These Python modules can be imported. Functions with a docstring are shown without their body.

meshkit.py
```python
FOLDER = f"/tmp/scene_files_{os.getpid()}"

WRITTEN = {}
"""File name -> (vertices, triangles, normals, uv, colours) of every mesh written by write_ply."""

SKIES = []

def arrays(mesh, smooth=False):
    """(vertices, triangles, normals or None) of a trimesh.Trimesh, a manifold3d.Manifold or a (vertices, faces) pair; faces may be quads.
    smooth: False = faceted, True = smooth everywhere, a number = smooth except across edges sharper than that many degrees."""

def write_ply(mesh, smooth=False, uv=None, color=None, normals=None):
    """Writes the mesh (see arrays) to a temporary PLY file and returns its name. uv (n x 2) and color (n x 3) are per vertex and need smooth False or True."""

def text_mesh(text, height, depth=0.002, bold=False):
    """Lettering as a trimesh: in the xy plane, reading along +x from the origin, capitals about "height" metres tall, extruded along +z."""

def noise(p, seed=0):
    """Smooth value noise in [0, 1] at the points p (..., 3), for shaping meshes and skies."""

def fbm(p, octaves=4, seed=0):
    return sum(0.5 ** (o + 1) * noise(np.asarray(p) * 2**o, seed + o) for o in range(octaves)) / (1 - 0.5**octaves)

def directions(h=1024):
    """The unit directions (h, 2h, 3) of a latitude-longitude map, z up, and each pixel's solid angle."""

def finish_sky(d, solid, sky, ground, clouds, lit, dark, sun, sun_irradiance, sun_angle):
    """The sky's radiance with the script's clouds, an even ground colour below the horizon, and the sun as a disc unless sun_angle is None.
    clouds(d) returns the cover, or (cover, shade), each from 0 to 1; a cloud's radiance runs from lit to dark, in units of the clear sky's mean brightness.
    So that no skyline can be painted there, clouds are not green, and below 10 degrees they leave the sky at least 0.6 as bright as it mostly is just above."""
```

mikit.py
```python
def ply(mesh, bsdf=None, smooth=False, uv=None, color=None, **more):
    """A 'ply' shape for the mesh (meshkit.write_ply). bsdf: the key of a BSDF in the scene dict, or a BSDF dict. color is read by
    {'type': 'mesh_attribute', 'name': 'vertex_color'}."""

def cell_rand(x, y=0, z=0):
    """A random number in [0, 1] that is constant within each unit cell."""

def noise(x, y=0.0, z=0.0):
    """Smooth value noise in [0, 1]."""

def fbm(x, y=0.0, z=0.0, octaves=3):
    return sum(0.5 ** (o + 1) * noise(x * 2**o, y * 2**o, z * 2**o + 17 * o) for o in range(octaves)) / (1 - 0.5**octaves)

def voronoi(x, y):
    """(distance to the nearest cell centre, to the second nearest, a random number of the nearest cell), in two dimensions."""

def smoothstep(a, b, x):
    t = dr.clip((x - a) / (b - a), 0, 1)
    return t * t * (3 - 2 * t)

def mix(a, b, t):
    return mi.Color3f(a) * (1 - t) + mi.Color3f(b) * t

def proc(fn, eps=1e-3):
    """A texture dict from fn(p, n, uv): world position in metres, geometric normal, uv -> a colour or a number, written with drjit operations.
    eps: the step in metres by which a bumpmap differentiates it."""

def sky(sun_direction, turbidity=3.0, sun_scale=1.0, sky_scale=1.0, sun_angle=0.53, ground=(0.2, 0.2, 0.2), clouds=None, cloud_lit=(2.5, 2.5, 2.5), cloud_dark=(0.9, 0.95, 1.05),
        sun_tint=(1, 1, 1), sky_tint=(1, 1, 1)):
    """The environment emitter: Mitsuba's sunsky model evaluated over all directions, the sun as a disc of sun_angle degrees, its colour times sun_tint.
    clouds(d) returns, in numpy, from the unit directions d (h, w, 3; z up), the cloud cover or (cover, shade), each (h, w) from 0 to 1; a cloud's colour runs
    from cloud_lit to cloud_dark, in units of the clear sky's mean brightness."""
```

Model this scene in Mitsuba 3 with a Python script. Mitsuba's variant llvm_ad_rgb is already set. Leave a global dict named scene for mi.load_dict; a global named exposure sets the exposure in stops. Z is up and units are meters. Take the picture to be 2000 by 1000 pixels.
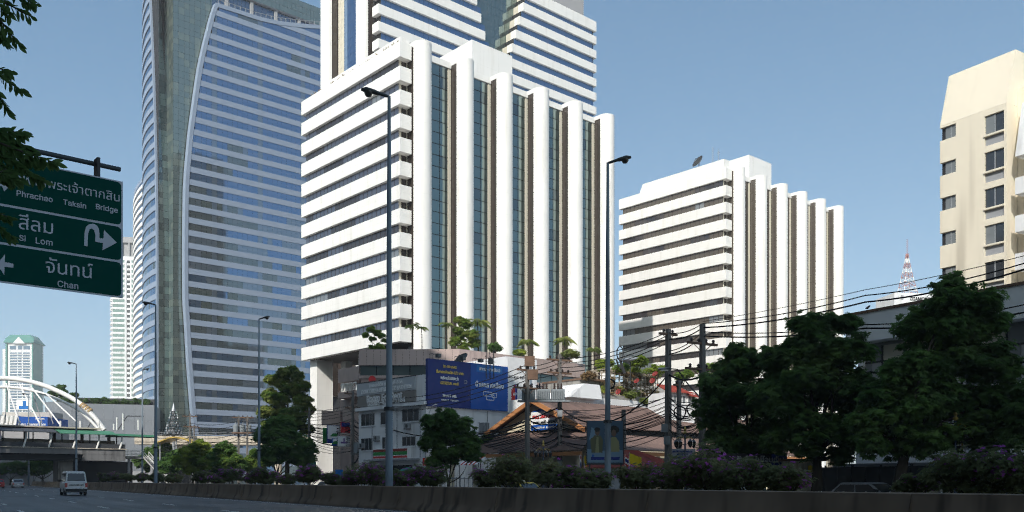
import math, glob
import numpy as np
import drjit as dr
import mitsuba as mi
import mikit, meshkit
from mikit import proc, noise, fbm, smoothstep, mix, cell_rand

T = mi.ScalarTransform4f
scene, labels = {}, {}
# ---------------------------------------------------------------- camera, sky, exposure
FOC, HORIZON, EYE = 1786.0, 938.0, 1.25          # focal length and horizon of the level, vertically shifted lens; eye height in metres
scene['camera'] = {'type': 'perspective', 'fov': math.degrees(2 * math.atan(1000 / FOC)), 'fov_axis': 'x',
                   'principal_point_offset_y': -0.438, 'near_clip': 0.5, 'far_clip': 6000.0,
                   'to_world': T().look_at(origin=[0, 0, EYE], target=[0, 1, EYE], up=[0, 0, 1])}
SUN_AZ, SUN_EL = math.radians(18.0), math.radians(34.0)     # sun behind the camera, a little to its left
SUN = (-math.sin(SUN_AZ) * math.cos(SUN_EL), -math.cos(SUN_AZ) * math.cos(SUN_EL), math.sin(SUN_EL))
scene['sky'] = mikit.sky(SUN, turbidity=4.5, sun_scale=0.79, sky_scale=0.93, sun_tint=(0.84, 1.0, 1.33), sky_tint=(0.88, 0.975, 0.96))
exposure = 2.35

# ---------------------------------------------------------------- helpers
rng = np.random.default_rng(11)
Z3 = np.array([0, 0, 1.0])


def unit(v):
    v = np.asarray(v, float)
    return v / np.linalg.norm(v)


def at(px, py, Y):
    """the point at depth Y on the ray of a pixel of the 2000 x 1000 photograph"""
    return np.array([(px - 1000) / FOC * Y, Y, EYE + (HORIZON - py) / FOC * Y])


used = {}


def numbered(key):
    n = used.get(key, 0)
    used[key] = n + 1
    return key if n == 0 else f'{key}_{n:03d}'


def put(key, shape):
    scene[key] = shape
    return key


def thing(name, label, cat, group=None, kind=None):
    key = numbered(name)
    labels[key] = {'label': label, 'category': cat}
    if group:
        labels[key]['group'] = group
    if kind:
        labels[key]['kind'] = kind
    return key


def stuff(key):
    labels.setdefault(key, {})['kind'] = 'stuff'
    return key


def structure(name):
    key = numbered(name)
    labels[key] = {'kind': 'structure'}
    return key


class MB:
    """collects faces of one mesh"""

    def __init__(self):
        self.v, self.f, self.n = [], [], 0

    def add(self, v, f):
        v = np.asarray(v, float).reshape(-1, 3)
        f = np.asarray(f, int)
        if f.shape[1] == 4:
            f = np.vstack([f[:, [0, 1, 2]], f[:, [0, 2, 3]]])
        self.v.append(v)
        self.f.append(f + self.n)
        self.n += len(v)
        return self

    def box(self, fr, a0, a1, b0, b1, z0, z1):
        c = np.array([[a, b, z] for z in (z0, z1) for b in (b0, b1) for a in (a0, a1)], float)
        return self.add(fr.pts(c), [[0, 2, 3, 1], [4, 5, 7, 6], [0, 1, 5, 4], [2, 6, 7, 3], [0, 4, 6, 2], [1, 3, 7, 5]])

    def prism(self, fr, poly, z0, z1, shrink=None):
        p = np.asarray(poly, float)
        q = p if shrink is None else np.asarray(shrink, float)
        n = len(p)
        v = np.vstack([np.c_[p, np.full(n, z0)], np.c_[q, np.full(n, z1)]])
        f = [[i, (i + 1) % n, n + (i + 1) % n] for i in range(n)] + [[i, n + (i + 1) % n, n + i] for i in range(n)]
        tri = tri_poly(p)
        f += [[n + a, n + b, n + c] for a, b, c in tri] + [[a, c, b] for a, b, c in tri]
        return self.add(fr.pts(v), f)

    def quad(self, a, b, c, d):
        return self.add([a, b, c, d], [[0, 1, 2], [0, 2, 3]])

    def tube(self, pts, r, sides=6, caps=True):
        p = np.asarray(pts, float)
        r = np.broadcast_to(np.asarray(r, float), (len(p),))
        t = np.gradient(p, axis=0)
        t /= np.linalg.norm(t, axis=1, keepdims=True) + 1e-12
        ref = np.where(np.abs(t[:, 2:]) < 0.9, [0, 0, 1.0], [1.0, 0, 0])
        a = np.cross(t, ref)
        a /= np.linalg.norm(a, axis=1, keepdims=True) + 1e-12
        b = np.cross(t, a)
        ang = np.arange(sides) * 2 * np.pi / sides
        v = (p[:, None] + r[:, None, None] * (np.cos(ang)[None, :, None] * a[:, None] + np.sin(ang)[None, :, None] * b[:, None])).reshape(-1, 3)
        f = []
        for i in range(len(p) - 1):
            for j in range(sides):
                k = (j + 1) % sides
                f += [[i * sides + j, i * sides + k, (i + 1) * sides + k], [i * sides + j, (i + 1) * sides + k, (i + 1) * sides + j]]
        if caps:
            n = len(p) - 1
            f += [[0, j + 1, j] for j in range(1, sides - 1)] + [[n * sides, n * sides + j, n * sides + j + 1] for j in range(1, sides - 1)]
        return self.add(v, f)

    def lathe(self, c, prof, sides=12, axis=None):
        """prof: (radius, height) pairs about a vertical axis through c"""
        p = np.asarray(prof, float)
        ang = np.arange(sides) * 2 * np.pi / sides
        v = np.stack([p[:, None, 0] * np.cos(ang), p[:, None, 0] * np.sin(ang), np.broadcast_to(p[:, None, 1], (len(p), sides))], -1)
        if axis is not None:
            w = unit(axis)
            u = unit(np.cross(w, [0.3, 0.2, 0.9]))
            s = np.cross(w, u)
            v = v[..., :1] * u + v[..., 1:2] * s + v[..., 2:] * w
        v = v.reshape(-1, 3) + np.asarray(c)
        f = [[i * sides + j, i * sides + (j + 1) % sides, (i + 1) * sides + (j + 1) % sides, (i + 1) * sides + j] for i in range(len(p) - 1) for j in range(sides)]
        return self.add(v, f)

    def hull(self, pts):
        from scipy.spatial import ConvexHull
        pts = np.asarray(pts, float)
        h = ConvexHull(pts)
        f = h.simplices.copy()
        n = np.cross(pts[f[:, 1]] - pts[f[:, 0]], pts[f[:, 2]] - pts[f[:, 0]])
        bad = (n * h.equations[:, :3]).sum(1) < 0
        f[bad] = f[bad][:, ::-1]
        return self.add(pts, f)

    def mesh(self):
        return np.vstack(self.v), np.vstack(self.f)

    def put(self, key, mat, smooth=False):
        return put(key, mikit.ply(self.mesh(), mat, smooth))


def tri_poly(p):
    """ear clipping of a simple polygon"""
    p = np.asarray(p, float)
    idx = list(range(len(p)))
    area = sum(p[i][0] * p[i - 1][1] - p[i - 1][0] * p[i][1] for i in idx)
    flip = area > 0
    if flip:
        idx = idx[::-1]
    out = []
    cr = lambda a, b, c: (b[0] - a[0]) * (c[1] - a[1]) - (b[1] - a[1]) * (c[0] - a[0])
    guard = 0
    while len(idx) > 3 and guard < 5000:
        guard += 1
        for k in range(len(idx)):
            i, j, l = idx[k - 1], idx[k], idx[(k + 1) % len(idx)]
            if cr(p[i], p[j], p[l]) <= 1e-12:
                continue
            if any(cr(p[i], p[j], p[m]) > 0 and cr(p[j], p[l], p[m]) > 0 and cr(p[l], p[i], p[m]) > 0 for m in idx if m not in (i, j, l)):
                continue
            out.append((i, j, l))
            idx.pop(k)
            break
        else:
            idx.pop(0)
    out.append(tuple(idx))
    return out


class Frame:
    """a building's own axes: u and v on the ground, z up"""

    def __init__(self, o, u, v, z=0.0):
        self.o, self.u, self.v = np.array([o[0], o[1], z]), np.array([u[0], u[1], 0.0]), np.array([v[0], v[1], 0.0])

    def pts(self, c):
        c = np.asarray(c, float)
        return self.o + c[..., :1] * self.u + c[..., 1:2] * self.v + c[..., 2:3] * Z3

    def p(self, a, b, z):
        return self.pts(np.array([a, b, z], float))

    def matrix(self):
        m = np.eye(4)
        m[:3, 0], m[:3, 1], m[:3, 3] = self.u, self.v, self.o
        return m


WORLD = Frame((0, 0), (1, 0), (0, 1))
dR, dL = np.array([0.7461, 0.6659]), np.array([-0.6659, 0.7461])        # the two ground directions of the blocks on the far side
ROAD = Frame((0, 0), (-0.527, 0.8499), (0.8499, 0.527))                 # u along the road, away from the camera; v across it to the far side

_one = {}


def piece(fr, sa, sb, sz, mat):
    """a box of one size centred on the frame's origin, made once and shared by its copies"""
    k = (round(sa, 4), round(sb, 4), round(sz, 4), mat, tuple(fr.u), tuple(fr.v))
    if k not in _one:
        _one[k] = mikit.ply(MB().box(Frame((0, 0), fr.u[:2], fr.v[:2]), -sa / 2, sa / 2, -sb / 2, sb / 2, -sz / 2, sz / 2).mesh(), mat)
    return _one[k]


def pane(key, fr, a, b, z, sa, sb, sz, mat, tilt=0.0):
    c = fr.p(a, b, z)
    m = T().translate(c.tolist())
    if tilt:
        m = m @ T().rotate([0, 0, 1], float(rng.normal(0, tilt))) @ T().rotate([float(fr.u[0]), float(fr.u[1]), 0], float(rng.normal(0, tilt)))
    return put(numbered(key), {**piece(fr, sa, sb, sz, mat), 'to_world': m})


# ---------------------------------------------------------------- materials
def mat(name, d, two=True):
    scene[name] = {'type': 'twosided', 'bsdf': d} if two else d
    return name


def rgb(*c):
    return {'type': 'rgb', 'value': list(c)}


def pr(color, rough=0.6, spec=0.5, metal=0.0, **more):
    return {'type': 'principled', 'base_color': color if isinstance(color, dict) else rgb(*color), 'roughness': rough, 'specular': spec, 'metallic': metal, **more}


def flat(name, c, rough=0.6, spec=0.4, metal=0.0):
    return mat(name, pr(c, rough, spec, metal))


def mottled(name, c, amount=0.25, scale=1.0, rough=0.7, stretch=1.0, dirt=(0.25, 0.22, 0.19), dirt_amt=0.0, spec=0.3):
    """plain colour, mottled and stained; stretch < 1 draws the stains out downwards"""
    c = tuple(c)

    def fn(p, n, uv):
        a = fbm(p.x * scale, p.y * scale, p.z * scale * stretch, octaves=4)
        k = 1 + amount * (a - 0.5) * 2
        base = mi.Color3f(*c) * k
        if dirt_amt:
            s = smoothstep(0.52, 0.8, fbm(p.x * scale * 1.7 + 9, p.y * scale * 1.7, p.z * scale * stretch * 0.6, octaves=3))
            base = base * (1 - dirt_amt * s) + mi.Color3f(*dirt) * (dirt_amt * s * 0.8)
        return base

    return mat(name, pr(proc(fn), rough, spec))




def white_fn(p, n, uv):
    """painted concrete: faint rain streaks, patches and the joints between its panels"""
    t, a = -0.6659 * p.x + 0.7461 * p.y, 0.7461 * p.x + 0.6659 * p.y
    st = smoothstep(0.5, 0.85, fbm(t * 1.3, a * 1.3, p.z * 0.10, octaves=4))
    pt = fbm(t * 0.12, a * 0.12, p.z * 0.2 + 5, octaves=3)
    k = (1.0 - 0.10 * st) * (0.95 + 0.08 * pt)
    f = lambda x, s: dr.abs(x / s - dr.floor(x / s) - 0.5) * s
    j = dr.select(f(t, 3.775) < 0.035, 0.10, 0.0) + dr.select(f(a + 0.4, 4.18) < 0.035, 0.06, 0.0) + dr.select(f(p.z, 3.593) < 0.03, 0.06, 0.0)
    k = k * (1 - j)
    return mi.Color3f(0.80 * k, 0.79 * k * (1 - 0.01 * st), 0.765 * k * (1 - 0.03 * st))


mat('white_paint', pr(proc(white_fn), 0.6, 0.3))
mottled('plain_white', (0.72, 0.73, 0.74), 0.05, 0.6, 0.6, 0.3, dirt=(0.3, 0.29, 0.28), dirt_amt=0.35)
mottled('cream_paint', (0.74, 0.68, 0.555), 0.05, 0.5, 0.7, 0.18, dirt=(0.40, 0.35, 0.27), dirt_amt=0.55)
mottled('concrete', (0.30, 0.29, 0.27), 0.25, 1.3, 0.9, 0.4, dirt=(0.06, 0.055, 0.05), dirt_amt=0.65)
mottled('barrier_concrete', (0.245, 0.185, 0.135), 0.35, 1.4, 0.95, 0.3, dirt=(0.07, 0.058, 0.045), dirt_amt=0.75)
mottled('shaded_concrete', (0.20, 0.20, 0.205), 0.2, 0.8, 0.9, 0.3, dirt=(0.08, 0.08, 0.08), dirt_amt=0.6)  # concrete darkened in its colour so the station deck looks shaded
mottled('pole_concrete', (0.17, 0.16, 0.15), 0.25, 2.5, 0.9, 0.2, dirt=(0.05, 0.05, 0.045), dirt_amt=0.5)
mottled('pink_tile', (0.40, 0.31, 0.28), 0.12, 0.9, 0.55, 0.5, dirt=(0.2, 0.16, 0.15), dirt_amt=0.3)
mottled('grey_panel', (0.20, 0.22, 0.25), 0.08, 0.25, 0.5, 0.5)
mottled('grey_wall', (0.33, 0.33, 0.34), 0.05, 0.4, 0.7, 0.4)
mottled('viaduct_concrete', (0.52, 0.46, 0.38), 0.12, 0.5, 0.85, 0.5, dirt=(0.2, 0.17, 0.14), dirt_amt=0.5)
mottled('silver_cladding', (0.235, 0.29, 0.385), 0.04, 0.2, 0.45, 0.3)
mottled('roof_brown', (0.155, 0.105, 0.09), 0.3, 0.6, 0.8, 0.3, dirt=(0.06, 0.05, 0.05), dirt_amt=0.6)
mottled('roof_red', (0.26, 0.045, 0.03), 0.25, 0.9, 0.6, 1.0, dirt=(0.12, 0.04, 0.03), dirt_amt=0.5)
mottled('orange_board', (0.42, 0.19, 0.08), 0.2, 0.8, 0.6)
mottled('rust_metal', (0.16, 0.10, 0.07), 0.4, 1.5, 0.8)
mottled('bark', (0.055, 0.045, 0.035), 0.4, 5.0, 0.95, 0.25)
mottled('pole_paint', (0.23, 0.285, 0.335), 0.12, 1.2, 0.5, 0.35, dirt=(0.06, 0.075, 0.10), dirt_amt=0.75)
mottled('ground_soil', (0.13, 0.12, 0.10), 0.3, 0.25, 0.95)
mottled('far_block', (0.45, 0.43, 0.40), 0.12, 0.15, 0.8)
mottled('trellis_wood', (0.42, 0.36, 0.28), 0.3, 3.0, 0.9)
mottled('canvas_white', (0.70, 0.70, 0.70), 0.1, 2.0, 0.8)


def asphalt_fn(p, n, uv):
    g = fbm(p.x * 26, p.y * 26, 0, octaves=2)
    s = -0.527 * p.x + 0.85 * p.y
    q = 0.85 * p.x + 0.527 * p.y
    w = fbm(q * 1.1, s * 0.02, 3.0, octaves=3)                     # wheel tracks along the road
    b = fbm(p.x * 0.12, p.y * 0.12, 7.0, octaves=3)
    lane = (q - 0.8) / 3.6
    oil = dr.exp(-dr.square((lane - dr.floor(lane) - 0.5) * 5.0))
    patch = dr.select(cell_rand(dr.floor(q / 3.6), dr.floor(s / 7.0 + noise(q, 0, 3) * 0.02), 5) < 0.16, 0.72, 1.0)
    seam = dr.select(dr.abs(s / 9.0 - dr.floor(s / 9.0) - 0.5) * 9.0 < 0.03, 0.5, 1.0)
    k = 0.062 * (0.65 + 0.5 * g) * (0.55 + 0.9 * w) * (0.7 + 0.6 * b) * (1 - 0.25 * oil) * patch * seam
    return mi.Color3f(k * 1.0, k * 1.02, k * 1.08)


mat('asphalt', pr(proc(asphalt_fn), 0.55, 0.5))
flat('road_paint', (0.45, 0.45, 0.43), 0.7)
flat('metal_dark', (0.035, 0.037, 0.04), 0.45)
flat('lamp_shell', (0.055, 0.07, 0.075), 0.45)
flat('lamp_glass', (0.03, 0.028, 0.026), 0.15, 0.8)
flat('black_rubber', (0.016, 0.016, 0.017), 0.8, 0.2)
flat('cable_black', (0.012, 0.012, 0.013), 0.7, 0.2)
flat('ceramic_brown', (0.05, 0.035, 0.03), 0.25, 0.6)
flat('galvanised', (0.30, 0.32, 0.34), 0.4, 0.5, 0.3)
flat('transformer_grey', (0.22, 0.25, 0.27), 0.5)
flat('steel_white', (0.78, 0.78, 0.76), 0.4)
flat('steel_grey', (0.30, 0.31, 0.33), 0.5)
flat('gold_paint', (0.52, 0.36, 0.09), 0.4, 0.5, 0.2)
flat('tan_band', (0.42, 0.29, 0.14), 0.6)
flat('canopy_green', (0.06, 0.20, 0.12), 0.5)
flat('canopy_dark', (0.055, 0.058, 0.065), 0.5)
flat('roof_teal', (0.06, 0.22, 0.19), 0.5)
flat('sign_green', (0.003, 0.066, 0.050), 0.8, 0.05)
flat('sign_white', (0.56, 0.58, 0.62), 0.5)
flat('billboard_navy', (0.004, 0.02, 0.16), 0.45)
flat('billboard_blue', (0.008, 0.078, 0.36), 0.45)
flat('billboard_sky', (0.02, 0.16, 0.48), 0.45)
flat('print_white', (0.78, 0.79, 0.80), 0.6)
flat('print_yellow', (0.72, 0.52, 0.12), 0.6)
flat('dish_red', (0.22, 0.025, 0.02), 0.6)
flat('poster_blue', (0.05, 0.095, 0.15), 0.6)
flat('print_red', (0.52, 0.03, 0.03), 0.6)
flat('mast_red', (0.38, 0.20, 0.19), 0.6)
flat('print_purple', (0.13, 0.06, 0.28), 0.6)
flat('print_black', (0.02, 0.02, 0.02), 0.6)
flat('print_grey', (0.34, 0.34, 0.35), 0.6)
flat('print_green', (0.03, 0.22, 0.05), 0.6)
flat('print_navy', (0.01, 0.03, 0.20), 0.6)
flat('sign_taupe', (0.20, 0.185, 0.17), 0.5)
flat('sign_silver', (0.40, 0.43, 0.46), 0.4)
flat('flag_yellow', (0.72, 0.53, 0.02), 0.8)
flat('cream_board', (0.62, 0.56, 0.42), 0.7)
flat('beige_pier', (0.60, 0.56, 0.46), 0.6)
flat('brown_frame', (0.045, 0.033, 0.028), 0.5)
flat('dark_core', (0.022, 0.022, 0.024), 0.6)
flat('car_white', (0.68, 0.68, 0.66), 0.3, 0.6)
flat('car_silver', (0.32, 0.34, 0.36), 0.3, 0.6, 0.4)
flat('car_blue', (0.05, 0.075, 0.15), 0.25, 0.7, 0.3)
flat('car_red', (0.35, 0.02, 0.02), 0.3, 0.6)
flat('taxi_yellow', (0.70, 0.50, 0.03), 0.3, 0.6)
flat('bumper_black', (0.03, 0.03, 0.032), 0.6)
flat('lamp_red', (0.45, 0.02, 0.02), 0.2, 0.7)
flat('lamp_clear', (0.55, 0.55, 0.52), 0.15, 0.8)
flat('umbrella_teal', (0.02, 0.20, 0.16), 0.7)
# glass: coated panes that mirror the sky, in several tints, with or without blinds behind
flat('glass_teal', (0.205, 0.268, 0.262), 0.04, 0.8, 0.88)
flat('glass_teal_dark', (0.14, 0.18, 0.19), 0.04, 0.8, 0.85)
flat('glass_blue', (0.15, 0.25, 0.41), 0.04, 0.8, 0.85)
flat('glass_blue_blind', (0.20, 0.26, 0.33), 0.06, 0.6, 0.75)
flat('glass_blue_dark', (0.10, 0.155, 0.24), 0.05, 0.8, 0.7)
flat('glass_green', (0.20, 0.26, 0.25), 0.05, 0.8, 0.7)
flat('glass_green_pale', (0.23, 0.28, 0.25), 0.10, 0.6, 0.6)
flat('glass_green_dark', (0.10, 0.13, 0.13), 0.05, 0.8, 0.6)
flat('glass_brown', (0.05, 0.04, 0.035), 0.08, 0.5, 0.1)
flat('glass_brown_blind', (0.10, 0.085, 0.07), 0.2, 0.6, 0.1)
flat('glass_low', (0.15, 0.19, 0.21), 0.06, 0.8, 0.75)  # greyer green pane, its tone standing in for mirrored trees
flat('glass_strip', (0.165, 0.17, 0.20), 0.05, 0.8, 0.7)
flat('glass_strip_dark', (0.07, 0.065, 0.07), 0.05, 0.8, 0.5)
flat('glass_strip_blind', (0.23, 0.245, 0.26), 0.15, 0.7, 0.35)
flat('car_glass', (0.02, 0.024, 0.028), 0.05, 0.9)
flat('window_dark', (0.03, 0.034, 0.04), 0.08, 0.8)
flat('window_pale', (0.17, 0.185, 0.195), 0.2, 0.6)


def leaf_mat(name, c, var=0.5, trans=0.6, scale=0.9):
    c = tuple(c)

    def fn(p, n, uv):
        a = noise(p.x * scale * 5, p.y * scale * 5, p.z * scale * 5)
        b = fbm(p.x * scale * 0.6, p.y * scale * 0.6, p.z * scale * 0.6, octaves=2)
        k = (1 - var * 0.5) + var * a
        v = 0.55 + 0.9 * b
        return mi.Color3f(c[0] * k * v * (0.8 + 0.4 * b), c[1] * k * v, c[2] * k * v)

    return mat(name, {'type': 'principledthin', 'base_color': proc(fn), 'roughness': 0.5, 'diff_trans': trans, 'eta': 1.4}, two=False)


leaf_mat('leaf_deep', (0.12, 0.22, 0.060), 0.6, 1.0)
leaf_mat('leaf_dark', (0.095, 0.17, 0.055), 0.6, 1.0)
leaf_mat('leaf_light', (0.19, 0.29, 0.06), 0.6, 1.0)
leaf_mat('leaf_olive', (0.26, 0.31, 0.09), 0.6, 1.0)
leaf_mat('leaf_yellow', (0.28, 0.36, 0.06), 0.5, 1.0)
leaf_mat('shrub_leaf', (0.19, 0.21, 0.10), 0.6, 1.0)
leaf_mat('bract_purple', (0.50, 0.12, 0.52), 0.6, 1.0)
leaf_mat('dry_leaf', (0.20, 0.15, 0.08), 0.5)


# ---------------------------------------------------------------- lettering
_fonts = {}


def letter_polys(text, thai, bold):
    from PIL import Image, ImageDraw, ImageFont
    from shapely import box, union_all
    pat = 'NotoSansThai*' if thai else 'Inter.woff2'
    k = (pat, bold)
    if k not in _fonts:
        found = glob.glob('/opt/blender-*/*/datafiles/fonts/' + pat) or glob.glob('/opt/blender-*/*/datafiles/fonts/Inter.woff2')
        _fonts[k] = ImageFont.truetype(found[0], 64)
    font = _fonts[k]
    sw = 0 if bold == 'thin' else 2 if bold else 1
    x0, y0, x1, y1 = font.getbbox(text, anchor='ls', stroke_width=sw)
    im = Image.new('L', (x1 - x0 + 8, y1 - y0 + 8))
    ImageDraw.Draw(im).text((4 - x0, 4 - y0), text, 255, font, anchor='ls', stroke_width=sw)
    on = np.pad(np.asarray(im) > 127, ((0, 0), (1, 1))).astype(np.int8)
    rows, starts = np.nonzero(np.diff(on, axis=1) == 1)
    ends = np.nonzero(np.diff(on, axis=1) == -1)[1]
    shape = union_all(box(starts, -rows - 1, ends, -rows)).buffer(0.6).buffer(-0.6).simplify(0.8)
    return shape, (x1 - x0), 4 - x0, 4 - y0


def text_on(key, text, mat_name, origin, right, up, width=None, height=None, thai=False, bold=False, depth=0.02):
    """flat raised lettering: its middle at origin, reading along right; fitted to a width or to a cap height"""
    import trimesh
    from shapely import affinity
    shape, w, ox, oy = letter_polys(text, thai, bold)
    s = width / w if width else height / 46.0
    minx, miny, maxx, maxy = shape.bounds
    shape = affinity.translate(shape, -(minx + maxx) / 2, -(miny + maxy) / 2)
    m = trimesh.util.concatenate([trimesh.creation.extrude_polygon(g, 1.0, engine='earcut') for g in getattr(shape, 'geoms', [shape])])
    v = np.asarray(m.vertices)
    right, up = unit(right), unit(up)
    nrm = np.cross(right, up)
    p = np.asarray(origin) + v[:, :1] * s * right + v[:, 1:2] * s * up + v[:, 2:] * depth * nrm
    return put(numbered(key), mikit.ply((p, np.asarray(m.faces)), mat_name))


# ---------------------------------------------------------------- foliage
def kites(p, d, s, L, w, lift):
    """leaves: base points p, directions d, side vectors s, as folded kites"""
    n = len(p)
    L, w = np.broadcast_to(L, (n,))[:, None], np.broadcast_to(w, (n,))[:, None]
    up = np.cross(d, s)
    mid = p + d * L * 0.45 + up * lift * w
    v = np.stack([p, mid + s * w / 2, p + d * L - Z3 * L * 0.08, mid - s * w / 2], 1).reshape(-1, 3)
    i = np.arange(n)[:, None] * 4
    f = np.vstack([i + [0, 1, 2], i + [0, 2, 3]])
    return v, f


def sphere_dirs(n, r):
    d = r.normal(size=(n, 3))
    return d / np.linalg.norm(d, axis=1, keepdims=True)


def clumps(blobs, per_blob, r, small=0.34):
    """breaks large crown masses (x, y, z, radius) into small clumps near their surface"""
    out = []
    for x, y, z, R in blobs:
        d = sphere_dirs(per_blob, r)
        d[:, 2] = d[:, 2] * 0.8 + 0.15
        rad = R * (0.25 + 0.7 * r.random(per_blob) ** 0.6)
        c = np.array([x, y, z]) + d * rad[:, None] * [1, 1, 0.85]
        out.append(np.c_[c, R * small * (0.6 + 0.8 * r.random(per_blob))])
    return np.vstack(out)


def rosettes(cl, n, size, r, leaves=6, slim=0.34, droop=0.35):
    """leaf rosettes over the clumps"""
    w = cl[:, 3] ** 1.7
    k = r.choice(len(cl), n, p=w / w.sum())
    d = sphere_dirs(n, r)
    d[:, 2] = d[:, 2] * 0.7 + 0.25
    c = cl[k, :3] + d * (cl[k, 3] * (0.25 + 0.9 * r.random(n)))[:, None] * [1, 1, 0.9]
    ax = d * 0.55 + Z3 * 0.8 + r.normal(size=(n, 3)) * 0.25
    ax /= np.linalg.norm(ax, axis=1, keepdims=True)
    t = np.cross(ax, sphere_dirs(n, r))
    t /= np.linalg.norm(t, axis=1, keepdims=True) + 1e-9
    b = np.cross(ax, t)
    P, D, S, L = [], [], [], []
    for j in range(leaves):
        a = 2 * np.pi * (j + r.random(n) * 0.5) / leaves
        e = np.cos(a)[:, None] * t + np.sin(a)[:, None] * b
        dd = e + ax * (0.25 - droop * r.random(n))[:, None] - Z3 * droop * 0.6
        dd /= np.linalg.norm(dd, axis=1, keepdims=True)
        ss = np.cross(dd, ax)
        ss /= np.linalg.norm(ss, axis=1, keepdims=True) + 1e-9
        P.append(c), D.append(dd), S.append(ss), L.append(size * (0.7 + 0.6 * r.random(n)))
    L = np.concatenate(L)
    return kites(np.vstack(P), np.vstack(D), np.vstack(S), L, L * slim * 1.3, -0.12)


def limb(a, b, r0, r1, r, bend=0.1, n=6):
    t = np.linspace(0, 1, n)[:, None]
    a, b = np.asarray(a, float), np.asarray(b, float)
    p = a + (b - a) * t + np.sin(np.pi * t) * r.normal(size=3) * np.linalg.norm(b - a) * bend
    p[:, 2] += (np.sin(np.pi * t) * np.linalg.norm(b - a) * bend * 0.5)[:, 0]
    return p, np.linspace(r0, r1, n)


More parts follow.
